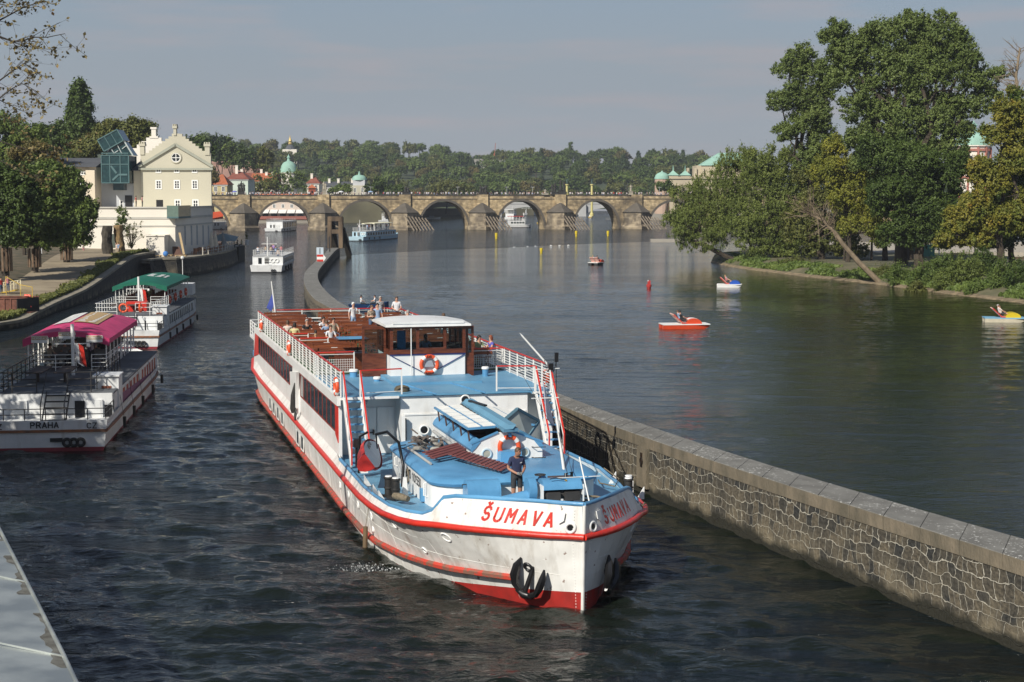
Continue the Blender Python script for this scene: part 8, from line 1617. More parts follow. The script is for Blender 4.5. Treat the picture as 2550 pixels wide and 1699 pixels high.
def canopy(t, x, y0, y1, z, rise, m, valance=.3, over=.25, nseg=10, name='canopy', barrel=True):
 mb = MB(); rs = []
 for j in range(9):
  y = y0 + (y1 - y0) * j / 8; e = 1 - .35 * abs(j / 4 - 1) ** 3
  rs.append([((x + over) * (-1 + 2 * i / nseg), y, z + rise * e * (1 - abs(-1 + 2 * i / nseg) ** 2.2)) for i in range(nseg + 1)])
 mb.loft(rs, caps=False, closed=False); lo = [[(p[0], p[1], p[2] - .06) for p in r_] for r_ in rs]; mb.loft(lo, caps=False, closed=False)
 for s, i in ((-1, 0), (1, nseg)): mb.add([rs[0][i], rs[-1][i], (rs[-1][i][0], rs[-1][i][1], z - valance), (rs[0][i][0], rs[0][i][1], z - valance)], [(0, 1, 2, 3)])
 for r_, yy in ((rs[0], -.02), (rs[-1], .02)):
  for i in range(nseg): a, b = r_[i], r_[i + 1]; v = valance * (1 if .15 < (i + .5) / nseg < .85 else 1.5); mb.add([(a[0], a[1] + yy, a[2]), (b[0], b[1] + yy, b[2]), (b[0], b[1] + yy, b[2] - v), (a[0], a[1] + yy, a[2] - v)], [(0, 1, 2, 3)])
 return mb.build(name, m, t, smooth=35)
def ptube(t, pts, r, m, name, n=6): return MB().tube(pts, r, n).build(name, m, t, smooth=60)
WB = mat('boat_white', (.76, .77, .76), .4, (.66, .67, .66), 1.2, extra=lambda n, b, mp, c: weather(n, b, mp, c, dirt=(.42, .40, .36), amt=(.55, .8), rust=False))
BOOT = mat('dark_boot', (.03, .03, .032), .5); RSTK = mat('rusty_strake', (.30, .12, .05), .7, (.15, .08, .05), 4); PNK = mat('pink_canvas', (.60, .045, .16), .6, (.48, .035, .13), 1.5, bump=.3, bscale=2.5); GCAN = mat('green_canvas', (.0, .135, .08), .6, (.0, .11, .065), 1.2, bump=.2, bscale=2)
CLR = mat('printed_panel', (.70, .68, .62), .6, (.50, .45, .38), 3); OCH = mat('ochre_panel', (.50, .34, .16), .6); ORR = mat('orange_curtain', (.42, .10, .04), .7, (.25, .06, .05), 2)
def tour_boat(label, loc, rz, can, L=31, kind=0):
 t = thing('tour_boat', label, 'tour boat', loc, rz); w = 5.45
 boat_hull(t, L, w, 1.42, WB, mat('red_boot_line', (.25, .03, .04), .5), .35, strake=RSTK, z_s=.95, blunt=.2)
 mb = MB(); mb.bx(-w / 2 + .15, w / 2 - .15, 3.0, 3.1, .9, 2.25); mb.bx(-w / 2 + .12, -w / 2 + .2, 3.1, L - 8, 1.1, 2.2); mb.bx(w / 2 - .2, w / 2 - .12, 3.1, L - 8, 1.1, 2.2); mb.bx(-w / 2 + .12, w / 2 - .12, L - 8, L - 7.9, 1.1, 2.2); mb.build('cabin_wall', WB, t)
 mb = MB(); mb.bx(-w / 2 + .1, w / 2 - .1, 3.05, L - 7.9, 2.2, 2.28); mb.build('cabin_roof', wm('grey_deck_paint', (.13, .14, .15), .8, .6), t)
 mb = MB(); mb.bx(-w / 2 + .15, w / 2 - .15, .1, 3.0, .88, .93); mb.build('stern_deck', DSTEEL, t)
 side_windows(t, w / 2 - .12, 6.2, 13.5 if kind == 0 else 20, 1.35, 2.05, 5 if kind == 0 else 11, .3, TRIM, ORR if kind == 0 else CGL); side_windows(t, w / 2 - .12, 14.5 if kind == 0 else 20.3, 22, 1.35, 2.05, 6 if kind == 0 else 1, .3, TRIM, ORR if kind == 0 else CGL)
 if kind == 0:
  for s in (-1, 1): mb = MB(); mb.slab([(s * (w / 2 - .1), 5, 1.15), (s * (w / 2 - .1), 22, 1.15), (s * (w / 2 - .1), 22, 1.33), (s * (w / 2 - .1), 5, 1.9)], (s * .012, 0, 0)); mb.build('purple_graphic', mat('plum_paint', (.20, .05, .14), .5), t)
 mb = MB(); mb.bx(w / 2 - 1.15, w / 2 - .05, 4.6, 6.0, 1.35, 2.85); o = mb.build('side_cabin', WB, t); mb = MB(); mb.bx(w / 2 - .85, w / 2 - .4, 4.56, 4.6, 1.9, 2.4); mb.build('vent_grille', mat('orange_grille', (.35, .12, .06), .7, (.15, .05, .03), 20, stretch=(.1, 1, 4)), o); mb = MB(); mb.bx(w / 2 - 1.25, w / 2, 4.5, 6.1, 2.85, 2.92); mb.build('cap', WB, o)
 mb = MB()
 for k in range(5): mb.bx(-.4, .6, 1.5 + .32 * k, 1.5 + .32 * k + .25, .95 + .25 * (k + 1) - .04, .95 + .25 * (k + 1))
 o = mb.build('stair_tread', DSTEEL, t); mb = MB()
 for x in (-.43, .63): mb.beam((x, 1.4, 1.0), (x, 3.1, 2.3), .04, .15, (0, 1, 0)); mb.tube([(x, 1.3, .95), (x, 1.3, 1.95), (x, 3.1, 3.2)], .025, 5)
 mb.build('stair_rail', BLACK, o)
 for x in (-1.7, 1.75): mb = MB(); mb.bx(x - .38, x + .38, 2.9, 3.0, 1.0, 1.95); mb.bx(x - .3, x + .3, 2.88, 2.9, 1.1, 1.85); mb.build('aft_locker', WB, t)
 mb = MB(); mb.bx(.85, 1.3, 2.97, 2.99, .95, 1.9); mb.build('recess_shade', BLACK, t); mb = MB(); mb.bx(2.2, 2.55, 2.97, 2.99, .95, 1.7); mb.build('recess_shade', BLACK, t)  # shade of the stern recess put in as flat black sheets
 brail(t, [(-w / 2 + .1, 3), (-w / 2 + .1, .1), (w / 2 - .1, .1), (w / 2 - .1, 3)], 1.42, .5, BLACK, 12, 1); brail(t, [(-w / 2 + .2, 12.8), (-w / 2 + .2, 3.2), (-.9, 3.2)], 2.28, .95, DSTEEL if kind == 0 else TRIM, 10, 2); brail(t, [(.5, 3.2), (w / 2 - 1.0, 3.2), (w / 2 - 1.0, 12.8)], 2.28, .95, DSTEEL if kind == 0 else TRIM, 10, 2)
 cx = 2.0; co = -.95 if kind == 0 else -.55; y0, y1, zc = 12.6, 25.0 if kind == 0 else 28, 3.98
 brail(t, [(co - cx, y1), (co - cx, y0), (-.5, y0)], 2.28, .85, TRIM, 14, 3); brail(t, [(.3, y0), (co + cx, y0), (co + cx, y1)], 2.28, .85, TRIM, 14, 3)
 for s in (-1, 1):
  for k in range(9): y = y0 + .1 + (y1 - y0 - .2) * k / 8; ptube(t, [(co + s * cx, y, 2.28), (co + s * cx, y, zc)], .04, TRIM, 'post')
 cn = canopy(t, cx, y0 - .2, y1, zc, .62, can, .26, .22); cn.location.x = co
 if kind == 0:
  for x in (-1.35, .05, 1.45):
   mb = MB(); z = zc + .18 + .2 * (x == .05); mb.bx(x - .42, x + .42, y0 - .30, y0 - .25, z - .36, z); o = mb.build('printed_sign', TRIM, cn); mb = MB(); mb.bx(x - .40, x + .40, y0 - .31, y0 - .301, z - .2, z - .02); mb.build('ochre_band', OCH, o)
   mb = MB(); letters(mb, 'HORNBACH', lambda u, v, x=x, z=z: (Vector((x - .34 + u, y0 - .312, z - .165 + v)), Vector((0, -1, 0))), .10, .022, 1.42, .004); mb.build('sign_lettering', TRIM, o)
  for xa, xb, m_ in ((-1.25, -.35, TRIM), (-.15, 1.15, OCH)):
   mb = MB(); zf = lambda x: zc + .02 + .62 * (1 - abs(x / (cx + .22)) ** 2.2)
   for i in range(6):
    u, v = xa + (xb - xa) * i / 6, xa + (xb - xa) * (i + 1) / 6; mb.add([(u, y0 + 3.2, zf(u)), (v, y0 + 3.2, zf(v)), (v, y1 - 2.2, zf(v) + .02), (u, y1 - 2.2, zf(u) + .02)], [(0, 1, 2, 3)])
   mb.build('roof_banner', m_, cn)
  mb = MB(); zf = lambda x: zc + .045 + .62 * (1 - abs(x / (cx + .22)) ** 2.2)
  rg = random.Random(4)
  for k in range(9): y = y0 + 3.7 + k * .75; x0 = .0 + rg.random() * .15; mb.add([(x0, y, zf(x0)), (.95, y, zf(.95)), (.95, y + .4, zf(.95)), (x0, y + .4, zf(x0))], [(0, 1, 2, 3)])
  mb.build('banner_bars', TRIM, cn)
  mb = MB()
  for k in range(9): y = y0 + 3.7 + k * .75; x0 = -1.15 + rg.random() * .2; mb.add([(x0, y, zf(x0)), (-.5, y, zf(-.5)), (-.5, y + .12, zf(-.5)), (x0, y + .12, zf(x0))], [(0, 1, 2, 3)])
  mb.build('banner_lettering', CLR, cn)  # thin bars for the printed lettering on the banner
  mb = MB(); letters(mb, 'PRAHA', lambda u, v: (Vector((-.62 + u, -.15, 1.10 + v)), Vector((0, -1, .1))), .24, .05, 1.5, .006); letters(mb, 'CZ', lambda u, v: (Vector((1.85 + u, -.15, 1.06 + v)), Vector((0, -1, .1))), .23, .04, 1.5, .006); letters(mb, 'CZ', lambda u, v: (Vector((-2.3 + u, -.15, 1.06 + v)), Vector((0, -1, .1))), .23, .04, 1.5, .006); mb.build('name_lettering', BLACK, t)
 else:
  mb = MB(); zf = lambda x: zc + .03 + .62 * (1 - abs(x / (cx + .22)) ** 2.2)
  for k in range(6): y = y0 + 5.0 + k * .62; mb.add([(-.2, y, zf(-.2)), (1.0, y, zf(1.0)), (1.0, y + .46, zf(1.0)), (-.2, y + .46, zf(-.2))], [(0, 1, 2, 3)])
  for k in range(4): y = y0 + 5.4 + k * .8; mb.add([(1.15, y, zf(1.15)), (1.35, y, zf(1.35)), (1.35, y + .6, zf(1.35)), (1.15, y + .6, zf(1.15))], [(0, 1, 2, 3)])
  mb.build('roof_lettering', TRIM, cn)
 for k in range(7):
  for x in (co - .95, co + .95): mb = MB(); y = y0 + 1.5 + k * 1.5; mb.bx(x - .6, x + .6, y, y + .4, 2.68, 2.74); mb.bx(x - .6, x + .6, y + .38, y + .42, 2.74, 3.1); mb.bx(x - .5, x - .44, y, y + .4, 2.28, 2.68); mb.bx(x + .44, x + .5, y, y + .4, 2.28, 2.68); mb.build('seat', wm('grey_bench', (.20, .20, .19), 2) if kind == 0 else BENCH, t)
 for x in (-1.6, -.3): mb = MB(); mb.bx(x - .38, x + .38, 6.5, 9.5, 2.82, 2.87); mb.bx(x - .05, x + .05, 7.5, 7.7, 2.28, 2.82); mb.build('deck_table', wm('dark_table', (.08, .06, .05), 2), t)
 m_ = ptube(t, [(-.35, y0 - 2, 2.28), (-.35, y0 - 2, 4.9)], .09, TRIM, 'mast', 8); mb = MB(); mb.beam((-1.3, y0 - 2.05, 3.9), (.5, y0 - 2.05, 3.9), .05); mb.ball((.45, y0 - 2.05, 3.8), .1, 8, 6); mb.build('yard', TRIM, m_)
 for k, (m2, a, b) in enumerate(((TRIM, 0, .5), (SRD, .5, 1))): mb = MB(); mb.slab([(-.3 + .5 * a, y0 - 2.1, 4.0 - .15 * a), (-.3 + .5 * b, y0 - 2.1, 4.0 - .15 * b - .1), (.1 + .25 * b, y0 - 2.1, 2.7), (-.1 + .2 * a, y0 - 2.1, 2.9)] , (0, .02, 0)); mb.build('flag', m2, m_)
 for y in (5, 9, 13, 18, 23): ptube(t, [(w / 2 + .14, y, .35), (w / 2 + .14, y, .85)], [.075, .085], RUB, 'fender', 8); ptube(t, [(w / 2 + .12, y, .85), (w / 2 - .1, y, 2.2)], .012, RUB, 'fender_line', 4)
 for x in (.95, 1.25, 1.55): mb = MB(); mb.torus((x, -.16, .42), .16, .07, n=16); mb.build('stern_tyre', RUB, t, smooth=60)
 mb = MB(); mb.bx(-w / 2, w / 2, -.16, -.02, .88, 1.0); mb.build('transom_strake', RSTK, t); mb = MB(); mb.bx(.2, .75, -.14, -.04, .45, .62); mb.build('exhaust_slot', BLACK, t)
 mb = MB(); mb.bx(-cx + .2, cx - .2, y1 + .6, y1 + 3, 2.28, 3.3); mb.build('wheelhouse', WB, t) if kind == 1 else None
 if kind == 1: mb = MB(); mb.bx(-1.2, 1.2, 2.9, 3.0, 1.0, 2.2); mb.build('aft_panel', WB, t); mb = MB(); mb.bx(-.9, .7, 7.5, 8.6, 2.28, 3.05); mb.build('red_locker', SRD, t)
 return t
PB = at_z(115, 1125, 0); b1 = tour_boat('white tour boat with a pink canopy and PRAHA on its stern', (PB.x, PB.y, 0), R(6.8), PNK, 31, 0)
GB_ = at_z(306, 870, 0); b2 = tour_boat('white tour boat with a green canopy ahead of the pink one', (GB_.x, GB_.y, 0), R(4.6), GCAN, 32, 1)
def bring(lab, M_, p, ax='y', g='lifebuoys on the tour boats'):
 q = M_ @ Vector(p); t = thing('lifebuoy', lab, 'lifebuoy', q, 0, g); MB().torus((0, 0, 0), .30, .075, ax, 22, 8).build('ring', ORNG, t, smooth=60); MB().torus((.3 if ax == 'y' else 0, 0, 0), .04, .06, ax, 8, 6).build('white_band', TRIM, t)
M1 = Matrix.Translation((PB.x, PB.y, 0)) @ Matrix.Rotation(R(6.8), 4, 'Z'); M2 = Matrix.Translation((GB_.x, GB_.y, 0)) @ Matrix.Rotation(R(4.6), 4, 'Z')
bring('orange lifebuoy on the stern rail of the green canopy boat, facing the camera', M2, (-.35, 2.8, 2.9)); bring('orange lifebuoy seen edge on beside the other at the green canopy boat stern', M2, (.9, 3.0, 2.9), 'x')
for k in range(4): bring(['red lifebuoy on the side rail under the green canopy, nearest the stern', 'second red lifebuoy along the rail under the green canopy', 'third red lifebuoy along the rail under the green canopy', 'red lifebuoy at the front end of the green canopy'][k], M2, (1.55, 15 + k * 3.6, 2.75), 'x')
person('man in striped shirt standing with his back turned under the pink canopy', M1 @ Vector((.15, 13.6, 2.3)), R(180), top='stripe', bot='dark', hair='dark', pose='front', wide=1.05)
for i, (x, y, tp, lab) in enumerate(((-2.1, 14.2, 'beige', 'seated passenger in beige at the left under the pink canopy'), (-1.5, 15.4, 'grey', 'seated passenger in grey under the pink canopy'), (-1.2, 17, 'blue', 'seated passenger in blue deeper under the pink canopy'), (.3, 16.8, 'black', 'seated passenger in black deeper under the pink canopy'))): person(lab, M1 @ Vector((x, y, 2.25)), R(180 if i % 2 else 150), pose='sit', top=tp, bot='dark', hair='dark')
for i, (x, y, tp, lab) in enumerate(((-1.0, 14.5, 'white', 'seated passenger in white under the green canopy'), (.9, 17.5, 'red', 'seated passenger in red under the green canopy'), (-.8, 19.2, 'yellow', 'seated passenger in yellow under the green canopy'))): person(lab, M2 @ Vector((x, y, 2.25)), R(180), pose='sit', top=tp, bot='dark', hair='brown')
def cruiser(label, loc, rz, L=24, w=4.7, body=WB, stripe=None, can=None, canz=4.2, posts=True, win=9, top=2.35, nm='cruise_boat', wins=None, mast=True):
 t = thing(nm, label, 'cruise boat', loc, rz); boat_hull(t, L, w, 1.15, body, BOOT, .3, strake=mat('cream_strake', (.62, .58, .48), .6), z_s=1.0)
 x = w / 2 - .12; mb = MB(); mb.bx(-x, x, 2.2, L * .8, .95, top); mb.build('cabin', body, t); mb = MB(); mb.bx(-x - .05, x + .05, 2.1, L * .8 + .1, top, top + .07); mb.build('cabin_roof', wm('pale_deck', (.48, .49, .49), 1), t)
 side_windows(t, x, 3, L * .77, 1.35, top - .3, win, .3)
 for xx, ww in ((-1.15, .5), (-.15, .62)):
  mb = MB(); mb.bx(xx - ww / 2, xx + ww / 2, 2.16, 2.2, 1.25, 2.15); mb.build('aft_door', DARKGL if xx < -1 else BLACK, t)
 for xx in (.75, 1.35): mb = MB(); mb.torus((xx, 2.1, 1.75), .27, .07, n=16); mb.build('white_ring', TRIM, t, smooth=60)
 mb = MB()
 for k in range(6): mb.bx(-.5, .22, 1.2 + .18 * k, 1.3 + .18 * k, 1.1 + .24 * k, 1.14 + .24 * k)
 mb.build('ladder', TRIM, t); brail(t, [(-x, L * .75), (-x, 2.3), (x, 2.3), (x, L * .75)], top + .07, .85, TRIM, 18, 2)
 if mast: m_ = ptube(t, [(-.1, 3, top), (-.1, 3, top + 2.9)], .07, TRIM, 'mast'); MB().beam((-1.0, 3.4, top + 1.85), (1.3, 3.4, top + 1.85), .07).build('yard', TRIM, m_)
 if can:
  canopy(t, x - .2, L * .28, L * .74, canz, .18, can, .14, .1, 6)
  for s in (-1, 1):
   for k in range(6): ptube(t, [(s * (x - .25), L * .29 + k * L * .088, top), (s * (x - .25), L * .29 + k * L * .088, canz)], .05, TRIM, 'post', 5)
 for xx in (.9, 1.25): mb = MB(); mb.torus((xx, -.14, .35), .15, .06, n=12); mb.build('stern_tyre', RUB, t)
 for y in (4, 8, 12): ptube(t, [(w / 2 + .14, y, .3), (w / 2 + .14, y, .9)], .14, RUB, 'fender', 7)
 return t
def crew(M_, lst, grp):
 for lab, x, y, z, tp, ps in lst: person(lab, M_ @ Vector((x, y, z)), R(180), pose=ps, top=tp, bot='jeans', hair='dark', group=grp)
c = at_z(663, 680); cruiser('white cruise boat going away between the quay and the dividing wall', c, R(2.5), 25, 4.75); Mc = Matrix.Translation(c) @ Matrix.Rotation(R(2.5), 4, 'Z')
crew(Mc, [('passenger in lilac shirt standing on the white cruise boat', .55, 5.5, 2.42, 'lilac', 'stand'), ('passenger in white seated left on the white cruise boat', -1.7, 4.5, 2.5, 'white', 'sit'), ('passenger in black standing behind the lilac shirt', .1, 8, 2.42, 'black', 'stand'), ('passenger in pink seated right on the white cruise boat', 1.75, 5, 2.6, 'pink', 'sit'), ('passenger in beige seated near the mast of the white cruise boat', -.7, 6, 2.5, 'beige', 'sit'), ('passenger in cream climbing the right stairs of the white cruise boat', 1.5, 2.6, 1.7, 'cream', 'stand'), ('passenger in light blue seated right of the mast', 1.0, 4.2, 2.5, 'blue', 'sit'), ('passenger in brown plaid seated beside the lilac shirt', .2, 5, 2.5, 'plaid', 'sit')], 'passengers on the white cruise boat')
LBL = wm('pale_blue_hull', (.42, .58, .66), 1); CRC = wm('cream_awning', (.72, .68, .48), 1)
c = at_z(887, 601); cruiser('pale blue and white cruise boat with a cream awning before the stone bridge', c, R(-14.5), 32, 3.9, LBL, None, CRC, 4.3, win=11); Mc = Matrix.Translation(c) @ Matrix.Rotation(R(-14.5), 4, 'Z')
crew(Mc, [(f'passenger in {tp} {wh} on the pale blue cruise boat', x, y, 2.42, tp, 'stand') for x, y, tp, wh in ((-1, 5, 'white', 'near the stern'), (.8, 6, 'blue', 'near the stern'), (-.5, 11, 'red', 'under the awning'), (.9, 13, 'white', 'under the awning'), (-1, 15, 'black', 'under the awning'), (.6, 17, 'yellow', 'under the awning'), (1.1, 20, 'pink', 'under the awning'))], 'passengers on the pale blue cruise boat')
c = at_z(680, 578); cruiser('white cruise boat heading for the first full arch', c, R(-4), 30, 5.4, WB, win=8, mast=False, top=3.2)
c = at_z(543, 572); cruiser('black hulled boat with red and white top left of the first pier', c, R(5), 16, 4.2, WB, None, None, win=4, mast=False); o = tag(MB().slab([(c.x - 2.3, c.y + 3, 3.2), (c.x + 1.2, c.y + 3, 3.6), (c.x + 1.4, c.y + 3, 6.2), (c.x - 2.1, c.y + 3, 5.8)], (0, .1, 0)).build('banner', wm('orange_red_cloth', (.62, .09, .03), .4), None), 'orange red banner above the boat left of the first pier', 'banner')
def two_deck(label, loc, rz, L, w, roof, group=None):
 t = thing('river_boat', label, 'river boat', loc, rz, group); boat_hull(t, L, w, 1.2, WB, BOOT, .3); x = w / 2 - .3; mb = MB(); mb.bx(-x, x, L * .08, L * .72, .9, 2.9); mb.build('cabin', WB, t); side_windows(t, x, L * .12, L * .7, 1.7, 2.4, 5); mb = MB(); mb.bx(-x - .1, x + .1, L * .06, L * .66, 4.6, 4.8); mb.build('upper_roof', roof, t)
 for s in (-1, 1):
  for k in range(5): ptube(t, [(s * x, L * .1 + k * L * .13, 2.9), (s * x, L * .1 + k * L * .13, 4.6)], .07, TRIM, 'post', 5)
 mb = MB(); mb.bx(-x * .6, x * .6, L * .62, L * .74, 2.9, 4.3); mb.build('bridge_cabin', WB, t); brail(t, [(-x, L * .08), (x, L * .08), (x, L * .7)], 2.9, .9, TRIM, 8, 1, .04); ptube(t, [(0, L * .7, 4.3), (0, L * .7, 6.4)], .05, TRIM, 'mast', 5)
 return t
c = at_z(1262, 567); two_deck('white river boat with a dark red roof in the middle arch', c, R(-78), 8.8, 3.8, SRD).scale = (1, 1, .85)
c = at_z(1268, 548, 0); two_deck('small white boat straight beyond the red roofed one', c, R(-10), 12, 4.5, TRIM); c = at_z(1300, 536.5); two_deck('white boat far away in the same arch, to the right', c, R(-60), 14, 5, TRIM); c = at_z(945, 556); two_deck('dark roofed white boat behind the pale blue cruise boat', c, R(-75), 16, 4.5, BOOT)
def lowboat(label, px, py, L, m, cab=None, rz=R(-90), nm='small_boat', h=.5, w=1.8):
 c = at_z(px, py); t = thing(nm, label, 'boat', c, rz); boat_hull(t, L, w, h, m, m, .4, blunt=.1)
 if cab: mb = MB(); mb.box((0, L * .45, h + .4), (w * .7, L * .35, 1.0), top=.75); mb.build('cabin', cab, t)
 mb = MB(); mb.bx(-w * .4, w * .4, L * .2, L * .25, h - .1, h + .12); mb.build('thwart', TRIM, t); return t
lowboat('low white motor boat moored beyond the third arch', 1056, 545, 8, TRIM, wm('boat_grey', (.4, .42, .44), 1)); t = lowboat('grey work boat with a small crane under the right arch', 1508, 548, 14, wm('work_boat_grey', (.16, .17, .18), .6), wm('work_cabin', (.35, .36, .36), 1), h=1.0, w=4); mb = MB(); mb.beam((0, 9, 1), (0, 8, 5.5), .3); mb.beam((0, 8, 5.5), (0, 11, 6.2), .2); mb.build('crane', DSTEEL, t)
lowboat('yellow pedal boat far off beyond the middle arch', 1337, 557, 6.5, YELP, TRIM); lowboat('small yellow and white boat far off in the right arch', 1469, 542, 4, YELP, TRIM, R(-10))
STRP = mat('striped_seat', (.75, .70, .62), .7, (.60, .06, .04), 1);
def stripe_ext(n, b, mp, c):
 L = n.links.new; t = n.nodes.new('ShaderNodeTexCoord'); w_ = n.nodes.new('ShaderNodeTexWave'); w_.inputs['Scale'].default_value = 2.1; w_.inputs['Distortion'].default_value = 0; L(t.outputs['Object'], w_.inputs[0]); r = n.nodes.new('ShaderNodeValToRGB'); r.color_ramp.interpolation = 'CONSTANT'; r.color_ramp.elements[0].color = (.62, .05, .03, 1); r.color_ramp.elements[1].position = .5; r.color_ramp.elements[1].color = (.75, .70, .60, 1); L(w_.outputs[0], r.inputs[0]); L(r.outputs[0], b.inputs['Base Color'])
STR2 = mat('red_striped_cloth', (.6, .1, .1), .8, extra=stripe_ext)
def pedal_boat(label, px, py, rz, hullm, hoodm, L=4.0, deck=TRIM, riders=(), stripe=None):
 c = at_z(px, py); t = thing('pedal_boat', label, 'pedal boat', c, rz, 'pedal boats on the river'); w = 1.75
 for s in (-1, 1):
  mb = MB(); rs = []
  for k in range(9): y = -L / 2 + L * k / 8; b = max(0, (k - 5) / 3); q = .34 * (1 - .6 * b ** 2); z0 = -.12 + .28 * b ** 2; rs.append([(s * .56 + q, y, .36), (s * .56 + q * .8, y, z0), (s * .56 - q * .8, y, z0), (s * .56 - q, y, .36)])
  mb.loft(rs); mb.build('float', hullm, t, smooth=30)
 mb = MB(); mb.bx(-.92, .92, -L / 2 - .02, L / 2 + .02, .362, .44); mb.build('deck', deck, t); mb = MB(); hood = [[(x, .15 + 1.1 * math.cos(R(a)) * .62 + .55, .44 + .46 * math.sin(R(a))) for a in range(0, 181, 20)] for x in (-.75, .75)]; mb.loft(hood); mb.build('hood', hoodm, t, smooth=50)
 if stripe: mb = MB(); mb.loft([[(x, .15 + 1.13 * math.cos(R(a)) * .62 + .55, .44 + .48 * math.sin(R(a))) for a in range(0, 181, 20)] for x in (-.28, .28)]); mb.build('hood_stripe', stripe, t, smooth=50)
 for x in (-.4, .4): mb = MB(); mb.slab([(x - .34, -.35, .5), (x + .34, -.35, .5), (x + .34, -1.15, 1.25), (x - .34, -1.15, 1.25)], (0, .06, .05)); mb.bx(x - .34, x + .34, -.4, .1, .47, .55); mb.build('seat', STR2, t)
 M_ = Matrix.Translation(c) @ Matrix.Rotation(rz, 4, 'Z')
 for i, (x, lab, tp, hr) in enumerate(riders): person(lab, M_ @ Vector((x, -.3, .22)), rz + math.pi, pose='sitback', top=tp, bot='dark', hair=hr, group='pedal boat riders', leg=.4)
 return t
ORH = mat('orange_red_gloss', (.68, .075, .025), .35); BLH = mat('blue_gloss', (.02, .09, .42), .35); YLH = mat('yellow_gloss', (.62, .46, .02), .35); CRH = mat('cream_gloss', (.62, .56, .42), .4); LBH = mat('light_blue_gloss', (.22, .48, .68), .35)
pedal_boat('orange red pedal boat with a white striped hood, nearest of all', 1704, 818, R(-82), ORH, ORH, 4.1, TRIM, ((-.4, 'man in light shirt sitting in the orange red pedal boat', 'blue', 'brown'), (.4, 'dark haired woman in black leaning back in the orange red pedal boat', 'black', 'dark')), TRIM)
pedal_boat('blue and white pedal boat with its back to the willow', 1816, 716, R(-100), TRIM, BLH, 3.0, TRIM, ((-.4, 'rider in white in the blue pedal boat', 'white', 'brown'), (.4, 'rider in pink in the blue pedal boat', 'pink', 'blond')))
pedal_boat('yellow and light blue pedal boat near the right edge', 2500, 802, R(-98), CRH, YLH, 3.6, LBH, ((-.4, 'rider in white shirt lying back in the yellow pedal boat', 'white', 'grey'), (.4, 'bare skinned rider with raised hands in the yellow pedal boat', 'cream', 'brown')))
pedal_boat('small orange and white pedal boat furthest off, mid river', 1485, 660, R(-30), BOOT, ORH, 2.6, TRIM, ((-.4, 'rider in white in the furthest pedal boat', 'white', 'blond'), (.4, 'rider in black in the furthest pedal boat', 'black', 'dark')))
c = at_z(912, 772); t = thing('rowing_boat', 'dark blue rowing boat behind the passenger ship stern', 'rowing boat', c, R(-75)); boat_hull(t, 3.9, 1.4, .55, mat('dark_blue_hull', (.015, .05, .14), .4), None, .35, blunt=.15); t.location.x -= 1.6; mb = MB()
for y in (1.0, 2.3): mb.bx(-.6, .6, y, y + .25, .38, .44)
mb.build('thwart', MAHO, t); mb = MB(); mb.tube([(-.6, 1.9, .5), (-2.2, 1.3, .1)], .03, 6); mb.build('oar', mat('oar_blue', (.1, .35, .5), .5), t); mb = MB(); mb.tube([(.6, 1.9, .5), (2.0, 1.2, .1)], .03, 6); mb.build('oar', mat('oar_blue', (.1, .35, .5), .5), t)
Mr = Matrix.Translation(t.location) @ Matrix.Rotation(R(-75), 4, 'Z'); person('rower in white with dark hair at the left in the dark blue boat', Mr @ Vector((0, 1.1, .1)), R(100), pose='sit', top='white', bot='dark', hair='dark', group='people in the rowing boat'); person('passenger in white with black hair at the right in the dark blue boat', Mr @ Vector((0, 2.5, .1)), R(-80), pose='sit', top='white', bot='black', hair='dark', group='people in the rowing boat')
def buoy(label, px, py, m, h=1.2, r=.45, g='yellow buoys on the river', top=None):
 c = at_z(px, py); t = thing('buoy', label, 'buoy', c, 0, g); mb = MB(); mb.lathe([(r * .7, -.3), (r * .75, 0), (r * .75, h * .35), (r, h * .4), (r, h), (r * .8, h + .05)], n=14); mb.build('float', m, t, smooth=40)
 if top: mb = MB(); mb.box((0, 0, h + .25), (r * 1.1, r * 1.1, .42)); mb.box((.06, 0, h + .5), (r * .5, r * .5, .16)); mb.build('top_mark', m, t); mb = MB(); mb.box((-r * .4, -r * .3, h + .5), (.12, .1, .1)); mb.build('lamp', TRIM, t)
 return t
YB = mat('buoy_yellow', (.66, .50, .02), .5); RB = mat('buoy_red', (.48, .035, .03), .5, (.35, .03, .025), 3)
buoy('yellow buoy nearest the camera in the calm basin', 1348, 629, YB, .85, .32); buoy('yellow buoy in front of the pier left of the middle arch', 1236, 595, YB, 1.5, .38); buoy('yellow buoy in front of the tallest statue pier', 1435, 589, YB, 1.5, .38); buoy('yellow buoy right of the others, before the right arch', 1514, 588, YB, 1.4, .38); buoy('red buoy with a square top mark near the island', 1616, 718, RB, .42, .32, None, 1)
# ================================================================ things on the dividing wall
TB = mat('old_timber_frame', (.17, .12, .075), .9, (.07, .05, .033), 1.0, bump=.5, stretch=(1, 1, .25)); t = thing('timber_frame', 'tall weathered timber frame standing at the end of the dividing wall', 'frame', at_z(836, 617, 1.8), R(-6)); k_ = t.location.y / F_PX; t.location.z = 1.75; t.location.y -= 2; H_ = (616 - 539) * k_
for x0, dx, y0, w_ in ((-12 * k_, 1 * k_, 0, .75), (17 * k_, 1 * k_, 0, .75)): MB().beam((x0, y0, 0), (x0 + dx * (1 if x0 < 0 else -1), y0 + .3, H_), w_, 1.0, (0, 1, 0)).build('front_post', TB, t)
for x0, x1 in ((-6 * k_, -8 * k_), (26 * k_, 18 * k_)): MB().beam((x0, 4.0, -1.6), (x1, .8, H_ * .62 if x0 > 0 else H_ - 1), .9, .9, (0, 1, 0)).build('raking_strut', mat('tarred_timber', (.035, .028, .02), .9), t)
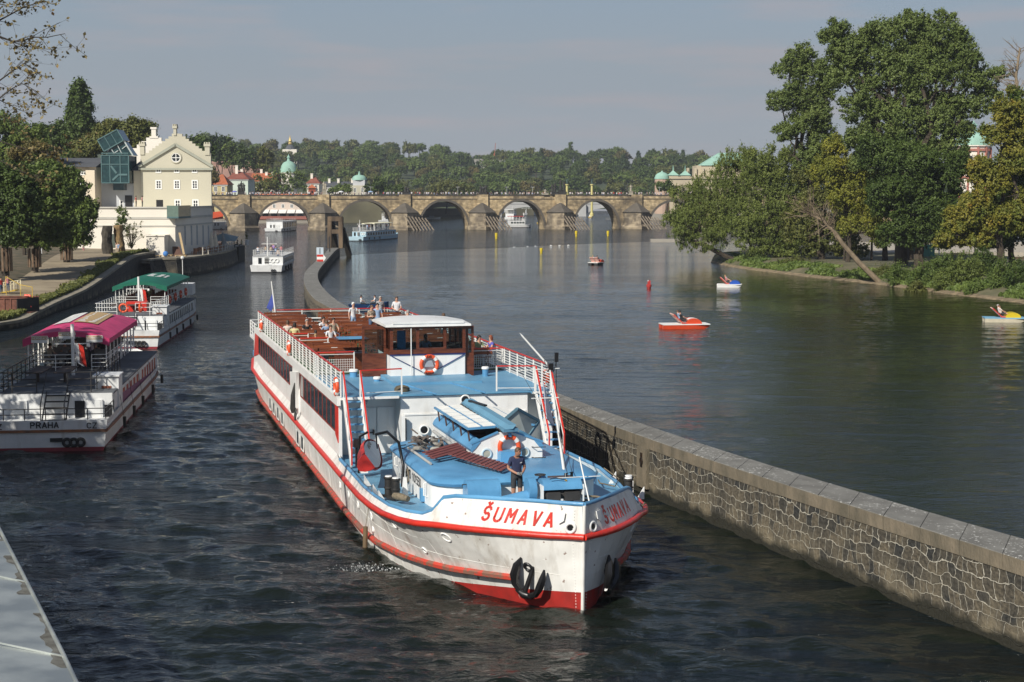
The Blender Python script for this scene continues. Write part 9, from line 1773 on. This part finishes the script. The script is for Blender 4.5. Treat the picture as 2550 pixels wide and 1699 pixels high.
mb = MB(); mb.bx(-15 * k_, 19 * k_, -.3, .75, H_ - .75, H_ + .1); mb.build('lintel', TB, t); mb = MB(); mb.bx(-12 * k_, 15 * k_, -.25, .6, H_ * .47, H_ * .47 + .75); mb.build('cross_beam', TB, t)
p = at_z(821, 627, 1.82); t = tag(MB().tube([p, p + Vector((0, 0, 2.6))], .12, 7).build('mooring_post', DSTEEL), 'thin rusty mooring post in front of the timber frame', 'post')
p = at_z(797, 652, 1.82); k_ = p.y / F_PX; t = thing('navigation_sign', 'red and white navigation sign with an arrow under a white T board', 'sign', p, R(2)); t.location.z = 1.8; MB().tube([(0, .08, 0), (0, .08, 3.0)], .06, 6).build('post', DSTEEL, t)
z = lambda y: (646 - y) * k_ + 0.05
mb = MB(); mb.bx(-8.5 * k_, 8.7 * k_, -.03, .03, z(629), z(611)); mb.build('upper_board', wm('pale_blue_board', (.52, .60, .66), 2, .95), t); mb = MB(); mb.bx(-.9 * k_, 1 * k_, -.05, -.031, z(627), z(613)); mb.build('t_mark', BLACK, t)
mb = MB(); mb.slab([(-8 * k_, -.03, z(646)), (8.5 * k_, -.03, z(646)), (15 * k_, -.03, z(637)), (8.5 * k_, -.03, z(628.6)), (-8 * k_, -.03, z(628.6))], (0, .06, 0)); mb.build('arrow_board', TRIM, t); mb = MB()
for a, b in ((634, 629), (646, 641)): mb.bx(-7.6 * k_, 8 * k_, -.05, -.031, z(a), z(b))
mb.build('red_bar', SRD, t)
p = at_z(420, 655, 2.6) ; ptube_o = tag(MB().tube([at_z(455, 684, .2), at_z(455, 684, .2) + Vector((0, 0, 2.3))], .06, 6).ball(at_z(455, 684, .2) + Vector((0, 0, 2.4)), .28, 8, 6).build('quay_lamp', TRIM), 'slim quay lamp post with a round white head before the terrace wall', 'lamp post')
zz = 3.4; e = [at_z(-60, 1200, zz), at_z(0, 1320, zz), at_z(62, 1440, zz), at_z(160, 1634, zz), at_z(190, 1699, zz), at_z(260, 1850, zz)]
t = thing('abutment', 'stone abutment with a pale sheet metal top in the lower left corner', 'abutment'); n_ = Vector((-1, -.22, 0)).normalized()
METAL = mat('weathered_zinc', (.50, .53, .50), .38, (.30, .33, .33), .9, metal=.55, detail=7, lo=.38, hi=.62, bump=.1, bscale=2)
mb = MB()
for a, b in zip(e[:-1], e[1:]): mb.add([a, b, b + n_ * 8 + Vector((0, 0, .5)), a + n_ * 8 + Vector((0, 0, .5)), a - Vector((0, 0, .12)), b - Vector((0, 0, .12))], [(0, 1, 2, 3), (0, 1, 5, 4)])
mb.build('metal_sheet', METAL, t, smooth=80); mb = MB(); mb.tube([p + Vector((.0, 0, .01)) for p in e], .035, 8); mb.build('edge_bead', METAL, t, smooth=60); mb = MB()
for (x, y), (x2, y2) in (((0, 1436), (63, 1449)), ((0, 1608), (160, 1635))): a = at_z(x2, y2, zz + .012); b = at_z(x, y, zz + .05); b = a + (b - a) * 4; b.z = zz + .012 + (b - a).length * .0625; mb.beam(a, b, .03, .035)
mb.build('standing_seam', METAL, t); mb = MB()
st_ = [p + Vector((-.12, 0, -.1)) for p in e]; mb.add([(p.x, p.y, p.z) for p in st_] + [(p.x, p.y, -1) for p in st_], [(i, i + 1, 7 + i, 6 + i) for i in range(5)]); mb.build('stone_face', SHADERUB, t)
mb = MB(); n8 = 300; EE = resample(e, 0, n8); off = []
for k in range(n8 + 1): off.append(max(.02, .10 + .06 * math.sin(k * .29) + .07 * math.sin(k * .11 + 1) + .03 * math.sin(k * .83) + .02 * rg.random()))
P1 = [p + n_ * .05 + Vector((0, 0, .008)) for p in EE]; P2_ = [p + n_ * (.05 + o_) + Vector((0, 0, .0625 * o_ + .008)) for p, o_ in zip(EE, off)]
for k in range(n8):
 if math.sin(k * .09 + .4) > -.6: mb.add([P1[k], P1[k + 1], P2_[k + 1], P2_[k]], [(0, 1, 2, 3)])
mb.build('stain', mat('soot', (.06, .055, .045), .9, (.16, .16, .14), 3), t)
# ================================================================ people ashore and the crowd on the bridge
person('child in pink walking by the white museum base', at_y(208, 631, 228) , R(60), pose='stride', top='cream', bot='pink', h=1.3, hair='blond'); person('pale dressed person beside the brown carved column', at_y(290, 636, 221), R(-60), top='cream', bot='beige', hair='brown'); person('person in blue close behind the pale one by the columns', at_y(295, 635, 221.8), R(-30), top='blue', bot='beige', hair='dark')
person('person in white under the dark park trees', at_y(103, 634, 205), R(-40), top='white', bot='white', hair='dark'); person('person in red top leaning at the museum terrace wall', (at_y(421, 518, 263).x, 240, 9.62), R(90), top='red', bot='dark', hair='dark', group='pair on the museum roof terrace'); person('dark skinned shoulders person next to the red top on the terrace', (at_y(427, 518, 263).x + .35, 240.8, 9.62), R(90), top='pink', skin='tan', bot='dark', hair='dark', group='pair on the museum roof terrace')
for i, (px, py, tp, lab) in enumerate(((591, 616, 'dark', 'dark dressed guest seated at the terrace tip, left one'), (602, 616, 'green', 'guest in green seated at the terrace tip, right one'), (553, 618, 'black', 'guest in black seated under the grey awning'))): p = at_z(px, py, 2.6); p.y = min(p.y, 284); person(lab, (p.x, p.y, 2.55), R(-60), pose='sit', top=tp, bot='dark', hair='dark', group='cafe guests on the terrace')
person('dark figure standing on the sandy island tip', at_z(1788, 646, .5) , R(40), top='black', bot='dark', hair='dark', group='pair on the island tip'); person('second dark figure standing on the island tip, closer to the willow', at_z(1793, 646, .5), R(-30), top='dark', bot='black', hair='dark', group='pair on the island tip')
person('bather in shorts sitting on the ground at the right edge', at_z(2524, 660, 1.7) + Vector((0, 0, -.35)), R(50), pose='sitback', top='cream', skin='tan', bot='dark', leg=.4, sleeve=0, hair='dark'); person('person in red top on the gangway at the left edge', at_z(3, 733, 1.4), R(60), top='red', bot='jeans', hair='dark'); person('person with orange top further up the gangway', at_z(20, 729, 1.5), R(40), top='pink', bot='jeans', hair='brown')
CB = []; rg = random.Random(33)
for i, (tp, bt, hr) in enumerate((('white', 'jeans', 'brown'), ('white', 'dark', 'dark'), ('red', 'jeans', 'dark'), ('blue', 'dark', 'brown'), ('dark', 'jeans', 'grey'), ('beige', 'dark', 'dark'), ('pink', 'jeans', 'blond'), ('grey', 'black', 'dark'))):
 base = body_mesh(['stand', 'stride', 'front', 'stride'][i % 4], .35, 1.0); me = base.copy(); mi = [0] * len(base.polygons); base.polygons.foreach_get('material_index', mi); me.materials.clear()
 for m in (SK['tan'], CL[tp], CL[bt], CL['black'], SK['glove'], HR[hr]): me.materials.append(m)
 for k, p in enumerate(base.polygons):
  if mi[k] == 0 and p.center.z > 1.66: mi[k] = 5
 me.polygons.foreach_set('material_index', mi); CB.append((me, tp))
sa, sb = bs(527), bs(1735)
for k in range(225):
 s = sa + (sb - sa) * (k + rg.random()) / 225; d = rg.choice((.8, 1.0, 1.4, 2.2, 3.5, 5)); me, tp = rg.choice(CB[:2] * 4 + CB); p = BO + U_ * s + NV * d
 o = bpy.data.objects.new('person', me); COL.objects.link(o); o.location = (p.x, p.y, ZT - .42 - rg.random() * .1); o.rotation_euler = (0, 0, rg.uniform(0, 6.28)); q = rg.uniform(.92, 1.08); o.scale = (1.12, 1.12, q); tag(o, f'tiny person in {tp} top in the crowd crossing the stone bridge', 'person', 'crowd crossing the stone bridge')
for i, (px, m, lab) in enumerate(((585, 'violet', 'violet blue umbrella over the crowd near the left end of the bridge'), (924, 'blue', 'pale blue umbrella over the crowd near the copper cupola'), (850, 'white', 'white umbrella over the crowd right of the pale statue'))):
 p = BO + U_ * bs(px) + NV * 1.2; t = thing('umbrella', lab, 'umbrella', (p.x, p.y, ZT + .2), 0, 'umbrellas in the bridge crowd'); MB().lathe([(.95, .9), (.7, 1.15), (.3, 1.3), (.02, 1.35)], n=10).build('canopy', CL[m], t); MB().tube([(0, 0, 0), (0, 0, 1.3)], .03, 5).build('shaft', BLACK, t)
for k in range(3): tag(MB().ball(at_z(1375 + k * 23 + rg.uniform(-9, 9), 613 - k * .8 + rg.uniform(-1, 1)) + Vector((0, 0, .1)), (.3, .15, .12), 7, 5).build('gull', TRIM), 'white gull resting on the weir line in mid river', 'gull', 'gulls along the weir')
HZ = bpy.data.materials.new('haze_air'); HZ.use_nodes = True; n_ = HZ.node_tree; n_.nodes.clear(); vp = n_.nodes.new('ShaderNodeVolumePrincipled'); ou = n_.nodes.new('ShaderNodeOutputMaterial')
vp.inputs['Color'].default_value = (.80, .86, .95, 1); vp.inputs['Density'].default_value = .00015; vp.inputs['Anisotropy'].default_value = .2; n_.links.new(vp.outputs[0], ou.inputs['Volume'])
hz_ = MB().bx(-1200, 1300, -90, 2600, -3, 140).build('haze', HZ); hz_['kind'] = 'stuff'; hz_['label'] = 'thin pale air haze over the river'
